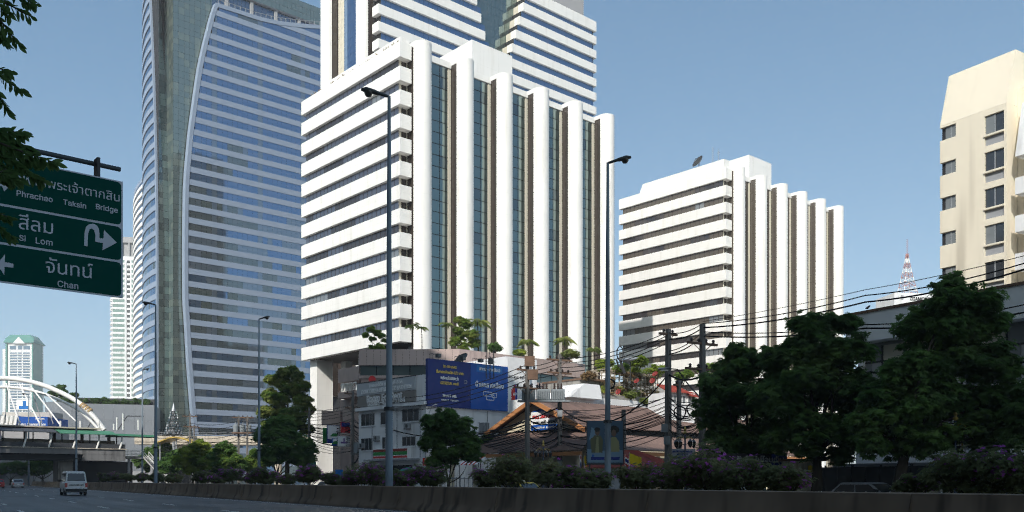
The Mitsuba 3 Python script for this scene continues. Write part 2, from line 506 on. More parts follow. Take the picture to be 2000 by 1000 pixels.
def tree(name, label, base, blobs, n, size, leaf, trunk_r=0.2, seed=0, fork=0.35, group=None, cat='tree', per_blob=22, bark='bark', slim=0.34, leaves=6, second=None, small=0.38, droop=0.35):
    r = np.random.default_rng(seed)
    t = thing(name, label, cat, group)
    blobs = np.asarray(blobs, float)
    n = int(n * 2.6)
    size = size * 0.9
    base = np.asarray(base, float)
    mid = np.average(blobs[:, :3], axis=0, weights=blobs[:, 3])
    top = base + (mid - base) * [0.5, 0.5, 1] * fork + Z3 * 0.01
    p, rad = limb(base, top, trunk_r * 1.15, trunk_r * 0.75, r, 0.04)
    MB().tube(p, rad, 9).put(f'{t}__trunk', bark, 40)
    for x, y, z, R in blobs:
        p, rad = limb(top, top + (np.array([x, y + 0.25 * R, z]) - top) * 0.8, trunk_r * 0.42, trunk_r * 0.1, r, 0.08)
        MB().tube(p, rad, 6).put(numbered(f'{t}__branch'), bark, 40)
    cl = clumps(blobs, per_blob, r, small)
    tw = np.repeat(blobs, 16, axis=0)
    d = sphere_dirs(len(tw), r)
    d[:, 2] = d[:, 2] * 0.85 + 0.1
    rr_ = tw[:, 3:] * (0.75 + 0.38 * r.random((len(tw), 1)))
    cl = np.vstack([cl, np.c_[tw[:, :3] + d * rr_, tw[:, 3] * (0.12 + 0.1 * r.random(len(tw)))]])
    if second:
        k = r.random(len(cl)) < second[1]
        m2 = int(n * k.mean())
        put(f'{t}__crown', mikit.ply(rosettes(cl[~k], n - m2, size, r, leaves, slim, droop), leaf))
        put(f'{t}__crown_001', mikit.ply(rosettes(cl[k], m2, size, r, leaves, slim, droop), second[0]))
    else:
        put(f'{t}__crown', mikit.ply(rosettes(cl, n, size, r, leaves, slim, droop), leaf))
    return t


def px_blobs(items, Y, r, spread=0.8):
    """crown masses given where they stand in the picture, at the tree's own depth and with as much depth as breadth"""
    out = []
    for px, py, rp in items:
        R = rp / FOC * Y
        x, y, z = at(px, py, Y)
        out.append([x, y + r.uniform(-1, 1) * R * spread, z, R])
    return out
# ================================================================ the setting: ground, roads, median, pavement
def slab(name, matname, s0, s1, p0, p1, z0, z1):
    return MB().box(ROAD, s0, s1, p0, p1, z0, z1).put(structure(name), matname)


MB().box(WORLD, -3400, 3400, -380, 4100, -2.0, -0.5).put(structure('ground'), 'ground_soil')
slab('road', 'asphalt', -90, 1900, -6.0, 16.15, -0.45, 0.0)
slab('near_pavement', 'concrete', -90, 1900, -9.0, -6.0, -0.45, 0.14)
slab('median_ground', 'ground_soil', -60, 420, 16.9, 31.0, -0.45, 0.05)
slab('far_road', 'asphalt', -90, 1900, 31.2, 42.0, -0.45, -0.35)
slab('far_pavement', 'concrete', -60, 420, 42.0, 47.0, -0.45, -0.20)
for q in (2.6, 6.2, 9.8):
    for s in np.arange(14 + q, 150, 12.0):
        slab('road_marking', 'road_paint', s, s + 3.0, q - 0.07, q + 0.07, -0.002, 0.004)
slab('road_marking', 'road_paint', -20, 300, 15.35, 15.47, -0.002, 0.004)
slab('road_marking', 'road_paint', -20, 300, -5.2, -5.08, -0.002, 0.004)

# the long concrete safety barrier, block by block
bar_prof = np.array([(16.12, -0.05), (16.12, 0.10), (16.30, 0.36), (16.38, 0.98), (16.41, 1.0), (16.62, 1.0), (16.65, 0.98), (16.73, 0.36), (16.9, 0.10), (16.9, -0.05)])
for i in range(31):
    s0 = -20.7 + 8.0 * i
    k = thing('concrete_barrier', 'weathered concrete barrier block in the long row along the edge of the road', 'barrier', 'concrete barrier blocks along the road')
    m = MB()
    n = len(bar_prof)
    e = 0.03
    v = []
    for s, sh in ((s0 + 0.012, 0.02), (s0 + 0.012 + e, 0), (s0 + 7.988 - e, 0), (s0 + 7.988, 0.02)):
        c = bar_prof.mean(0)
        for q, z in bar_prof:
            v.append((s, q + (c[0] - q) * sh, z + (c[1] - z) * sh))
    f = []
    for j in range(3):
        for l in range(n):
            f.append([j * n + l, j * n + (l + 1) % n, (j + 1) * n + (l + 1) % n, (j + 1) * n + l])
    m.add(ROAD.pts(np.array(v)), f)
    m.add(ROAD.pts(np.array(v)), [[0, l, l + 1] for l in range(1, n - 1)] + [[3 * n, 3 * n + l, 3 * n + l + 1] for l in range(1, n - 1)])
    m.put(k, 'barrier_concrete', 40)

# ---------------------------------------------------------------- added unseen blocks on the camera's own side, heights and gaps shaped for shade
near_blocks = [(-75, -28, 66), (-27.5, 5.0, 62), (5.3, 33.0, 54), (33.4, 57.0, 74), (57.3, 78.0, 81), (79.5, 96.6, 43), (98.2, 128, 44), (128.3, 167, 34), (174.5, 215, 34), (215.4, 300, 32)]
tags = ['beside the road corner', 'beside the camera', 'with the lowest roof of its neighbours', 'with wide floors', 'tallest of the row', 'narrow and plain', 'beyond the narrow gap', 'low and long', 'beyond the wide gap', 'farthest along the row']
for (s0, s1, H), tg in zip(near_blocks, tags):
    k = thing('unseen_shade_block', f'added unseen block on the near side shading the road, {tg}', 'building')
    MB().box(ROAD, s0, s1, -18, -9.4, -0.5, H).put(f'{k}__wall', 'far_block')
    m = MB()
    for z in np.arange(4.2, H - 2, 3.6):
        m.box(ROAD, s0 + 0.8, s1 - 0.8, -9.4, -9.3, z, z + 1.9)
    m.put(stuff(f'{k}__window'), 'window_dark')


# ================================================================ the two white office towers of one design
FL = 3.593


def office_tower(label, fr, bands, zfoot, pane_mats, strip_mats, side_mat, pane_parts, parapet_top):
    t = thing('office_tower', label, 'office tower')
    core = [(0.53, 1.32), (46.6, 1.32), (46.6, 29.4), (0.53, 29.4)]
    MB().prism(fr, core, max(zfoot, 64.0 - FL * (bands - 1) - 2.17 + 0.02), 67.0).put(f'{t}__wall', 'brown_frame')
    ell = [(0, 0), (2.15, 0), (2.15, 1.30), (0.95, 1.30), (0.95, 30.2), (0, 30.2)]
    levels = [(65.4, 67.75)] + [(64.0 - FL * k - 2.17, 64.0 - FL * k) for k in range(bands)]
    shared = None
    for i, (z0, z1) in enumerate(levels):
        key = numbered(f'{t}__spandrel')
        if i and shared is None:
            shared = (mikit.ply(MB().prism(Frame(fr.o[:2], fr.u[:2], fr.v[:2]), ell, 0, 2.17).mesh(), 'white_paint'))
        if i == 0:
            MB().prism(fr, ell, z0, z1).put(key, 'white_paint')
        else:
            put(key, {**shared, 'to_world': T().translate([0, 0, float(z0)])})
    # left face: a strip of windows between each pair of bands
    r = np.random.default_rng(5)
    n = 23
    w = 28.4 / n
    for i in range(len(levels) - 1):
        zt, zb = levels[i][0], levels[i + 1][1]
        zc = (zt + zb) / 2
        run, kind = 0, 0
        for j in range(n):
            if run <= 0:
                run, kind = r.integers(2, 8), r.choice(3, p=[0.58, 0.14, 0.28])
            run -= 1
            pane(f'{t}__window', fr, 0.50, 1.0 + w * (j + 0.5), zc, 0.05, w - 0.16, zt - zb - 0.05, strip_mats[kind], 0.25)
        pane(f'{t}__corner_window', fr, 1.75, 1.30, zc, 0.62, 0.05, zt - zb - 0.03, 'glass_brown', 0.2)
    zl = levels[-1][0]
    m = MB().box(fr, 0.56, 1.1, 1.24, 1.33, zl, 66.0).box(fr, 2.12, 2.2, 1.2, 1.33, zl, 66.0)
    m.put(f'{t}__corner_post', 'beige_pier')
    # right face: six rounded shafts with glazed flanks, coated glass between
    ang = np.linspace(np.pi, 2 * np.pi, 19)
    ac = [3.8 + 8.36 * k for k in range(6)]
    arc = [(1.52 * math.cos(x), -0.4 + 1.52 * math.sin(x)) for x in ang]
    shaft = arc + [(1.52, -0.30), (1.36, -0.30), (1.36, 1.31), (-1.36, 1.31), (-1.36, -0.30), (-1.52, -0.30)]
    cap = arc + [(1.52, 1.31), (-1.52, 1.31)]
    f0 = Frame(fr.o[:2], fr.u[:2], fr.v[:2])
    sh = mikit.ply(MB().prism(f0, shaft, zfoot, 67.5).mesh(), 'white_paint', 30)
    cp = mikit.ply(MB().prism(f0, cap, 67.5, 68.2).mesh(), 'white_paint', 30)
    side = MB()
    for z in np.arange(zfoot, 67.3, FL / 2):
        z1 = min(z + FL / 2 - 0.05, 67.45)
        side.box(f0, -1.44, -1.40, -0.26, 0.36, z, z1).box(f0, -1.44, -1.40, 0.52, 1.18, z, z1)
    sd = mikit.ply(side.mesh(), side_mat)
    fk = mikit.ply(MB().box(f0, -1.395, -1.362, -0.29, 1.30, zfoot, 67.49).mesh(), 'brown_frame')
    rows = np.arange(67.0 - FL / 2, zfoot, -FL / 2)
    order = []
    for k, a in enumerate(ac):
        mv = T().translate((fr.u * a).tolist())
        key = numbered(f'{t}__column')
        put(key, {**sh, 'to_world': mv})
        put(f'{key}__cap', {**cp, 'to_world': mv})
        put(stuff(f'{key}__side_glazing'), {**sd, 'to_world': mv})
        put(f'{key}__side_frame', {**fk, 'to_world': mv})
        if k == 5:
            continue
        b0 = a + 1.52
        hid = MB()
        pw = 1.57
        for z in rows:
            for c in range(3):
                ca = b0 + pw * (c + 0.5)
                mt = pane_mats[0 if r.random() < 0.9 else 1]
                if c > 0 and pane_parts:
                    pane(f'{t}__pane', fr, ca, 1.26, z + FL / 4, pw - 0.13, 0.05, FL / 2 - 0.13, mt, 0.22)
                else:
                    hid.box(fr, b0 + pw * c + 0.03, b0 + pw * (c + 1) - 0.03, 1.235, 1.285, z + 0.03, z + FL / 2 - 0.03)
        hid.put(stuff(numbered(f'{t}__glazing')), pane_mats[0])
        MB().box(fr, b0 + 3 * pw + 0.05, a + 8.36 - 1.52, 1.15, 1.31, zfoot, 66.9).put(numbered(f'{t}__pier'), 'beige_pier')
        MB().box(fr, b0 + 0.012, b0 + 5.3, 1.02, 1.318, 66.99, 68.0).put(numbered(f'{t}__parapet'), 'white_paint')
    # small balconies past the last shaft, roof parapet and plant house
    for z0, z1 in levels[1:]:
        MB().box(fr, 46.62, 47.6, 3.0, 5.4, z0, z1 - 0.2).put(numbered(f'{t}__balcony'), 'white_paint')
    MB().prism(fr, [(0.6, 0.9), (2.4, 0.9), (2.4, 24.5), (0.6, 24.5)], 67.6, parapet_top, [(0.6, 0.9), (2.4, 0.9), (2.4, 23.4), (0.6, 23.4)]).put(f'{t}__upper_parapet', 'white_paint')
    MB().box(fr, 2.2, 46.4, 1.33, 29.3, 66.99, 67.55).put(f'{t}__roof', 'grey_wall')
    MB().box(fr, 20.6, 29.9, 8.0, 21.0, 67.55, 77.4).put(f'{t}__roof_house', 'white_paint')
    return t


TA = Frame((-16.95, 138.3), dR, dL)
ta = office_tower('white office tower with six rounded shafts beside the billboards, the nearest tower', TA, 12, 17.2, ('glass_teal', 'glass_teal_dark'), ('glass_strip', 'glass_strip_blind', 'glass_strip_dark'), 'glass_brown', True, 68.9)
TB = Frame((45.44, 194.2), dR, dL)
tb = office_tower('smaller looking white office tower with dish on its roof, beyond the utility poles', TB, 13, 0.0, ('glass_brown_blind', 'glass_teal_dark'), ('glass_brown_blind', 'glass_strip_blind', 'glass_strip_dark'), 'glass_brown_blind', False, 69.9)
# weeds on the parapet of the near tower
m = MB()
r = np.random.default_rng(3)
for i in range(420):
    b = 1.0 + 26 * r.random()
    if math.sin(b * 1.9) + math.sin(b * 0.7 + 1) > -0.7:
        p = TA.p(0.25 + 0.3 * r.random(), b, 67.74)
        h = 0.15 + 0.5 * r.random() ** 2
        d = unit(r.normal(size=3) * [0.5, 0.5, 0.1] + Z3)
        sd_ = unit(np.cross(d, r.normal(size=3)))
        m.add([p - sd_ * 0.05, p + sd_ * 0.05, p + d * h + sd_ * 0.06, p + d * h - sd_ * 0.06], [[0, 1, 2], [0, 2, 3]])
k = thing('roof_weeds', 'thin dry weeds growing along the parapet of the nearest white tower', 'weeds', kind='stuff')
m.put(k, 'dry_leaf')
# open storeys at the foot of the near tower: piers and lower soffit
MB().box(TA, 1.5, 4.7, 27.4, 29.8, -0.4, 22.32).put(f'{ta}__foot_pier', 'white_paint')
MB().box(TA, 6.2, 7.6, 25.6, 27.2, -0.4, 22.32).put(f'{ta}__foot_pier_001', 'white_paint')
MB().box(TA, 8.0, 46.0, 3.0, 29.0, -0.4, 17.19).put(f'{ta}__foot_wall', 'dark_core')

# ================================================================ the tall white tower behind
TC = Frame((-27.7, 189.5), dR, dL)
tc = thing('high_rise_tower', 'tall white tower with stepped blue glass slot, behind the nearest tower', 'office tower')
MB().prism(TC, [(1.3, 3.9), (65.6, 3.9), (65.6, 24), (1.3, 24)], 0, 117.0).put(f'{tc}__wall', 'dark_core')
MB().box(TC, 1.3, 30, 4.0, 24, 117.0, 140).put(f'{tc}__wall_001', 'dark_core')
MB().box(TC, 44.5, 65.5, 4.0, 23.9, 117.01, 140).put(f'{tc}__upper_wall', 'grey_wall')
gl = {'left_glazing': MB(), 'right_glazing': MB(), 'slot_glazing': MB()}
for k in range(-10, 10):
    z1 = 100.1 + 3.6 * k
    z0 = z1 - 1.97
    ar = 28.95 - 1.2 * (k - 1)
    al = 40.7 - 1.17 * (4 - k)
    if ar > 6:
        MB().box(TC, 0.96, ar - 0.15, 0.57, 3.89, z1 - 1.98, z1 + 1.615).put(numbered(f'{tc}__storey'), 'dark_core')
        MB().prism(TC, [(0, 0), (ar, 0), (ar, 1.2), (0.95, 1.2), (0.95, 2.3), (0, 2.3)], z0, z1).put(numbered(f'{tc}__spandrel'), 'white_paint')
        for a in np.arange(0.95, ar - 0.6, 1.23):
            gl['left_glazing'].box(TC, a + 0.03, a + 1.2, 0.5, 0.56, z1 + 0.02, z1 + 1.61)
    if k <= 5:
        if k == 5:
            z0, z1 = 115.75, 118.3
        MB().prism(TC, [(al, 0), (66, 0), (66, 1.0), (al + 0.95, 1.0), (al + 0.95, 1.85), (al, 1.85)], z0, z1).put(numbered(f'{tc}__spandrel'), 'white_paint')
        MB().box(TC, al + 0.15, al + 0.9, 1.86, 3.7, z0, z1).put(numbered(f'{tc}__screen'), 'beige_pier')
        if k < 5:
            MB().box(TC, al + 0.96, 65.4, 0.57, 3.89, z1 - 1.98, z1 + 1.615).put(numbered(f'{tc}__storey'), 'dark_core')
            for a in np.arange(al + 0.95, 64.6, 1.23):
                gl['right_glazing'].box(TC, a + 0.03, a + 1.2, 0.5, 0.56, z1 + 0.02, z1 + 1.61)
    for a in np.arange(ar - 2.5, al + 2, 1.23):
        for h in (0.0, 1.8):
            gl['slot_glazing'].box(TC, a + 0.02, a + 1.21, 3.75, 3.82, 100.1 + 3.6 * k + h, 100.1 + 3.6 * k + h + 1.76)
for n_, m in gl.items():
    m.put(stuff(f'{tc}__{n_}'), 'glass_blue' if n_ != 'slot_glazing' else 'glass_teal')
ang = np.linspace(np.pi / 2, 3 * np.pi / 2, 19)
for b in (5.0, 19.6):
    shaft = [(-0.4 + 1.6 * math.cos(x), b + 1.6 * math.sin(x)) for x in ang] + [(-0.3, b - 1.6), (-0.3, b - 1.42), (1.3, b - 1.42), (1.3, b + 1.42), (-0.3, b + 1.42), (-0.3, b + 1.6)]
    key = numbered(f'{tc}__column')
    MB().prism(TC, shaft, 20, 140).put(key, 'white_paint', 30)
    MB().box(TC, -0.28, 1.25, b - 1.5, b - 1.43, 20, 140).put(f'{key}__side_glazing', 'glass_brown')
m, m2 = MB(), MB()
for z in np.arange(60, 138, 1.8):
    for i in range(9):
        mm = m2 if i >= 7 else m
        mm.box(TC, 1.18, 1.26, 6.65 + 1.24 * i + 0.02, 6.65 + 1.24 * (i + 1) - 0.02, z + 0.02, z + 1.78)
m.put(stuff(f'{tc}__bay_glazing'), 'glass_blue')
m2.put(stuff(f'{tc}__bay_screen'), 'beige_pier')
MB().box(TC, 1.27, 3, 2.0, 21, 20, 140).put(f'{tc}__bay_wall', 'brown_frame')

# ================================================================ the curved glass tower on the left
TG = Frame((-100.9, 287.0), dR, dL)


def on_plane(fr, px, py, b=0.0):
    """where the ray of a pixel meets the vertical plane v = b of a frame: (u, z)"""
    r = (px - 1000) / FOC
    o = fr.o + fr.v * b
    a = (r * o[1] - o[0]) / (fr.u[0] - r * fr.u[1])
    Y = o[1] + fr.u[1] * a
    return a, EYE + (HORIZON - py) / FOC * Y


edge_px = [(421, 6), (414, 26), (407, 52), (400, 80), (394, 106), (389, 130), (385, 156), (381, 184), (376, 220), (371, 256), (367, 300), (364, 332), (362, 370), (361, 420), (360.6, 480), (360.7, 540),
           (361.2, 590), (363.5, 620), (366, 665), (368.5, 710), (372, 755), (375, 794), (378, 824), (382, 850)]
ez = np.array([on_plane(TG, *e) for e in edge_px])[::-1]
edge = lambda z: np.interp(z, ez[:, 1], ez[:, 0])
tz = np.array([on_plane(TG, *e) for e in [(422, 5), (460, 17), (508, 33), (544, 41), (585, 46), (626, 49), (660, 51)]])
top = lambda a: np.interp(a, tz[:, 0], tz[:, 1])
tg = thing('glass_tower', 'curved blue glass tower with silver bands and a glass wedge, left of the white towers', 'office tower')
GF, GZ, AEND = 4.0, 98.0, 62.0
zlev = [GZ + GF * k for k in range(-24, 17)]
wall = MB().prism(TG, [(-4.45, 2.6), (AEND, 2.6), (AEND, 44), (4.6, 44), (-3.4, 26), (-4.45, 14)], 0, 160).prism(TG, [(-4.45, 2.6), (46.3, 2.6), (46.3, 40), (4.6, 40), (-3.4, 26), (-4.45, 14)], 160.01, 165.8)
wall.put(f'{tg}__wall', 'dark_core')


def strip_mesh(m, a0, a1, b0, b1, z0, z1, n=14):
    """cladding between two levels, its left end following the edge curve, its top trimmed by the top curve"""
    A = []
    for z in (z0, z1):
        s = edge(z) + a0
        A.append(s + (a1 - s) * np.linspace(0, 1, n))
    v, f = [], []
    for i in range(n):
        lo, hi = A[0][i], A[1][i]
        za, zb = min(z0, top(lo)), min(z1, top(hi))
        v += [(lo, b0, za), (hi, b0, zb), (hi, b1, zb), (lo, b1, za)]
    for i in range(n - 1):
        for j in range(4):
            f.append([4 * i + j, 4 * (i + 1) + j, 4 * (i + 1) + (j + 1) % 4, 4 * i + (j + 1) % 4])
    f += [[0, 1, 2, 3], [4 * n - 4, 4 * n - 3, 4 * n - 2, 4 * n - 1]]
    m.add(TG.pts(np.array(v, float)), f)


r = np.random.default_rng(8)
gm = {'glass_blue': MB(), 'glass_blue_blind': MB(), 'glass_low': MB(), 'glass_green_dark': MB()}
pw = 1.75
for k, zt in enumerate(zlev):
    z0 = zt - 4.0 + 1e-3
    if z0 > 156:
        break
    m = MB()
    strip_mesh(m, 0.0, AEND, 0.0, 0.5, z0, zt - 2.23)
    m.put(numbered(f'{tg}__spandrel'), 'silver_cladding')
    # windows of this storey
    e = max(edge(zt), edge(zt - 2.23)) + 1.15
    j0 = math.ceil(e / pw)
    low = zt < 92  # lower storeys mix in duller panes to paint the reflection of dark surroundings
    run, kind = 0, 'glass_blue'
    count = 0
    for j in range(j0 - 1, int(AEND / pw)):
        if run <= 0:
            run = r.integers(1, 6)
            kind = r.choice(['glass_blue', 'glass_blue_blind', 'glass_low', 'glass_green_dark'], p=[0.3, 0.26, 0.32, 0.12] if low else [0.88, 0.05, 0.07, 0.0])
        run -= 1
        a0_, a1_ = max(j * pw, e), (j + 1) * pw
        zz = min(zt, top(a1_) - 1.3)
        if a1_ - a0_ < 0.3 or zz < zt - 2.1:
            continue
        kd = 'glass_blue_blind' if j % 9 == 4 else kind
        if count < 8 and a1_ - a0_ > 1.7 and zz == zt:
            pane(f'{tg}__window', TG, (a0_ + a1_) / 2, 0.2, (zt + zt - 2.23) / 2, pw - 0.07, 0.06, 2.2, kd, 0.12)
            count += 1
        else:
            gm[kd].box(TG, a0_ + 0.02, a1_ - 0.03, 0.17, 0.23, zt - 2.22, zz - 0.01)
    MB().box(TG, e - 0.6, AEND, 0.24, 2.59, zt - 2.25, zt + 0.02).put(numbered(f'{tg}__storey'), 'dark_core') if zt < 154 else None
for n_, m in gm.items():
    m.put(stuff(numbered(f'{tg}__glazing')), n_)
# raised rim along the skin's curved edge and its top
m = MB()
zz = np.linspace(2, ez[-1, 1], 90)
v, f = [], []
for z in zz:
    a = edge(z)
    v += [(a - 0.05, -0.12, z), (a + 1.1, -0.12, z), (a + 1.1, 0.5, z), (a - 0.05, 2.0, z)]
for i in range(len(zz) - 1):
    for j in range(4):
        f.append([4 * i + j, 4 * i + 4 + j, 4 * i + 4 + (j + 1) % 4, 4 * i + (j + 1) % 4])
m.add(TG.pts(np.array(v)), f)
aa = np.linspace(tz[0, 0], AEND, 60)
v, f = [], []
for a in aa:
    z = float(top(a))
    v += [(a, -0.12, z - 1.3), (a, -0.12, z), (a, 2.58, z), (a, 0.5, z - 1.3)]
for i in range(len(aa) - 1):
    for j in range(4):
        f.append([4 * i + j, 4 * i + 4 + j, 4 * i + 4 + (j + 1) % 4, 4 * i + (j + 1) % 4])
m.add(TG.pts(np.array(v)), f)
m.put(f'{tg}__rim', 'silver_cladding')
m = MB()
for a in np.linspace(tz[0, 0] + 1, AEND, 30):
    z = float(top(a))
    m.tube([TG.p(a, 0.1, z), TG.p(a, 0.1, z + 1.2)], 0.07, 5)
m.tube([TG.p(a, 0.1, float(top(a)) + 1.2) for a in np.linspace(tz[0, 0] + 1, AEND, 30)], 0.08, 5)
m.put(f'{tg}__railing', 'steel_grey')
# the set-back storeys above the skin
m, m2, m3 = MB(), MB(), MB()
for j, a in enumerate(np.arange(8, 46, 1.45)):
    m.box(TG, a + 0.05, a + 1.4, 2.45, 2.55, 153, 159.6)
    if j % 6 == 3:
        m3.box(TG, a, a + 1.0, 1.9, 2.44, 153, 159.8)
    for z in (160.0, 162.0, 164.0):
        m2.box(TG, a + 0.02, a + 1.42, 1.3, 1.4, z, z + 1.9)
m.put(stuff(f'{tg}__crown_glazing'), 'glass_blue_dark')
m2.put(stuff(f'{tg}__crown_screen'), 'glass_green')
m3.put(stuff(f'{tg}__crown_pier'), 'grey_wall')
MB().box(TG, -4.4, 46.2, 1.45, 2.55, 159.81, 165.9).put(f'{tg}__crown_wall', 'steel_grey')
# the glass wedge: front plane, flank and the leaning plane set back to its left
green = {'glass_green': MB(), 'glass_green_pale': MB(), 'glass_green_dark': MB()}
cnt = 0
rows = []
for zt in zlev:
    rows += [(zt - 4.0, zt - 2.23, 0), (zt - 2.23, zt, 1)]
for z0, z1, vis in rows[::-1]:
    if z0 < 0 or z1 > 166:
        continue
    last = edge((z0 + z1) / 2) if z1 < 152 else 9.0
    for j in range(9):
        a0_ = -4.5 + 1.73 * j
        if a0_ > last + 0.2:
            continue
        u = r.random()
        kd = ('glass_green_pale' if u < (0.16 if z1 > 60 else 0.4) else 'glass_green_dark' if u < 0.5 and z1 < 60 else 'glass_green') if vis else ('glass_green' if u < 0.85 else 'glass_green_pale')
        if cnt < 300 and a0_ + 1.73 < last + 1:
            pane(f'{tg}__wedge_pane', TG, a0_ + 0.865, 2.52, (z0 + z1) / 2, 1.66, 0.06, z1 - z0 - 0.07, kd, 0.15)
            cnt += 1
        else:
            green[kd].box(TG, a0_ + 0.03, a0_ + 1.7, 2.49, 2.55, z0 + 0.03, z1 - 0.03)
    lean = lambda z: 5.8 + 6.7 * max(0.0, (z - 60) / 95) ** 2.3
    bl0, bl1 = lean(z0), lean(z1)
    for i in range(4):                                      # flank, facing left
        b0_, b1_ = 2.5 + 1.7 * i, min(2.5 + 1.7 * (i + 1), max(bl0, bl1))
        if b1_ - b0_ > 0.2:
            green['glass_green_pale' if vis and r.random() < 0.5 else 'glass_green'].box(TG, -4.56, -4.50, b0_ + 0.03, b1_ - 0.03, z0 + 0.03, z1 - 0.03)
    for i in range(2):                                      # the leaning plane
        a0_, a1_ = -8.15 + 1.8 * i + 0.02, -8.15 + 1.8 * (i + 1) - 0.02
        green['glass_green_dark' if r.random() < 0.35 else 'glass_green'].add(TG.pts(np.array([(a0_, bl0, z0 + 0.03), (a1_, bl0, z0 + 0.03), (a1_, bl1, z1 - 0.03), (a0_, bl1, z1 - 0.03)], float)), [[0, 1, 2, 3]])
for n_, m in green.items():
    m.put(stuff(numbered(f'{tg}__wedge_glazing')), n_)
# the curved side, storey by storey
R_ = 72.0


def side_arc(s, off=0.0):
    q = s / R_
    return -8.2 + R_ * (1 - math.cos(q)) + off * math.cos(q), 5.8 + R_ * math.sin(q) - off * math.sin(q)


sg = {'glass_blue': MB(), 'glass_blue_blind': MB(), 'glass_green_dark': MB()}
for zt in zlev:
    if zt > 164:
        break
    s0 = lean(zt) - 5.8
    S = np.linspace(s0, 46, 24)
    v, f = [], []
    for s in S:
        for off, z in ((-0.15, zt - 4.0), (-0.15, zt - 2.23), (0.5, zt - 2.23), (0.5, zt - 4.0)):
            a, b = side_arc(s, off)
            v.append((a, b, z))
    for i in range(len(S) - 1):
        for j in range(4):
            f.append([4 * i + j, 4 * i + 4 + j, 4 * i + 4 + (j + 1) % 4, 4 * i + (j + 1) % 4])
    f.append([0, 1, 2, 3])
    MB().add(TG.pts(np.array(v)), f).put(numbered(f'{tg}__side_spandrel'), 'silver_cladding', 25)
    s = s0 + 0.8
    while s < 46:
        a, b = side_arc(s, 0.1)
        a2, b2 = side_arc(s + 1.62, 0.1)
        kd = r.choice(list(sg), p=[0.55, 0.3, 0.15] if zt < 100 else [0.9, 0.06, 0.04])
        sg[kd].add(TG.pts(np.array([(a, b, zt - 2.22), (a2, b2, zt - 2.22), (a2, b2, zt - 0.01), (a, b, zt - 0.01)])), [[0, 1, 2, 3]])
        s += 1.7
for n_, m in sg.items():
    m.put(stuff(numbered(f'{tg}__side_glazing')), n_)
v, f = [], []
zz = np.linspace(0, 164, 60)
for z in zz:
    s0 = lean(z) - 5.8
    for s, off in ((s0 - 0.05, -0.22), (s0 + 0.75, -0.22), (s0 + 0.75, 0.4), (s0 - 0.05, 0.4)):
        a, b = side_arc(s, off)
        v.append((a, b, z))
for i in range(len(zz) - 1):
    for j in range(4):
        f.append([4 * i + j, 4 * i + 4 + j, 4 * i + 4 + (j + 1) % 4, 4 * i + (j + 1) % 4])
MB().add(TG.pts(np.array(v)), f).put(f'{tg}__side_rim', 'silver_cladding')
v, f = [], []
for i, s in enumerate(np.linspace(0, 46, 24)):
    a, b = side_arc(s, 0.45)
    v += [(a, b, 0), (a, b, 164)]
    if i:
        f.append([2 * i - 2, 2 * i, 2 * i + 1, 2 * i - 1])
MB().add(TG.pts(np.array(v, float)), f).put(f'{tg}__side_wall', 'dark_core')

# ================================================================ far towers
tt = thing('banded_tower', 'curved tower of white and blue bands showing behind the glass tower', 'office tower')
TT = Frame(at(303, 900, 450)[:2], dR, dL)
R2 = 176.0


def far_arc(s, off=0.0):
    q = s / R2
    return R2 * (1 - math.cos(q)) + off, R2 * math.sin(q)


gz = MB()
for k in range(0, 40):
    z = 2 + 3.8 * k
    v, f = [], []
    for i, s in enumerate(np.linspace(0, 95, 22)):
        a, b = far_arc(s)
        v += [(a - 0.3, b, z), (a - 0.3, b, z + 1.7), (a + 1, b, z + 1.7), (a + 1, b, z)]
        if i:
            f += [[4 * i - 4 + j, 4 * i + j, 4 * i + (j + 1) % 4, 4 * i - 4 + (j + 1) % 4] for j in range(4)]
    MB().add(TT.pts(np.array(v, float)), f).put(numbered(f'{tt}__spandrel'), 'white_paint' if k > 6 else 'silver_cladding', 25)
    for s in np.arange(0, 92, 3.0):
        a, b = far_arc(s, 0.2)
        a2, b2 = far_arc(s + 2.9, 0.2)
        gz.add(TT.pts(np.array([(a, b, z + 1.7), (a2, b2, z + 1.7), (a2, b2, z + 3.8), (a, b, z + 3.8)], float)), [[0, 1, 2, 3]])
gz.put(stuff(f'{tt}__glazing'), 'glass_blue')
c0 = at(262, 325, 462)
v = []
for i, s in enumerate(np.linspace(10, 62, 8)):
    a, b = far_arc(s)
    v += [TT.p(a, b, 153.6), TT.p(a, b, 155.2 + 2.2 * (i / 7) ** 2), TT.p(a + 8, b, 155.2 + 2.2 * (i / 7) ** 2), TT.p(a + 8, b, 153.6)]
f = [[4 * i + j, 4 * i + 4 + j, 4 * i + 4 + (j + 1) % 4, 4 * i + (j + 1) % 4] for i in range(7) for j in range(4)]
MB().add(np.array(v), f).put(f'{tt}__crest', 'silver_cladding')
v, f = [], []
for i, s in enumerate(np.linspace(0, 95, 22)):
    a, b = far_arc(s, 0.8)
    v += [(a, b, 0), (a, b, 153.8)]
    if i:
        f.append([2 * i - 2, 2 * i, 2 * i + 1, 2 * i - 1])
MB().add(TT.pts(np.array(v, float)), f).put(f'{tt}__wall', 'dark_core')

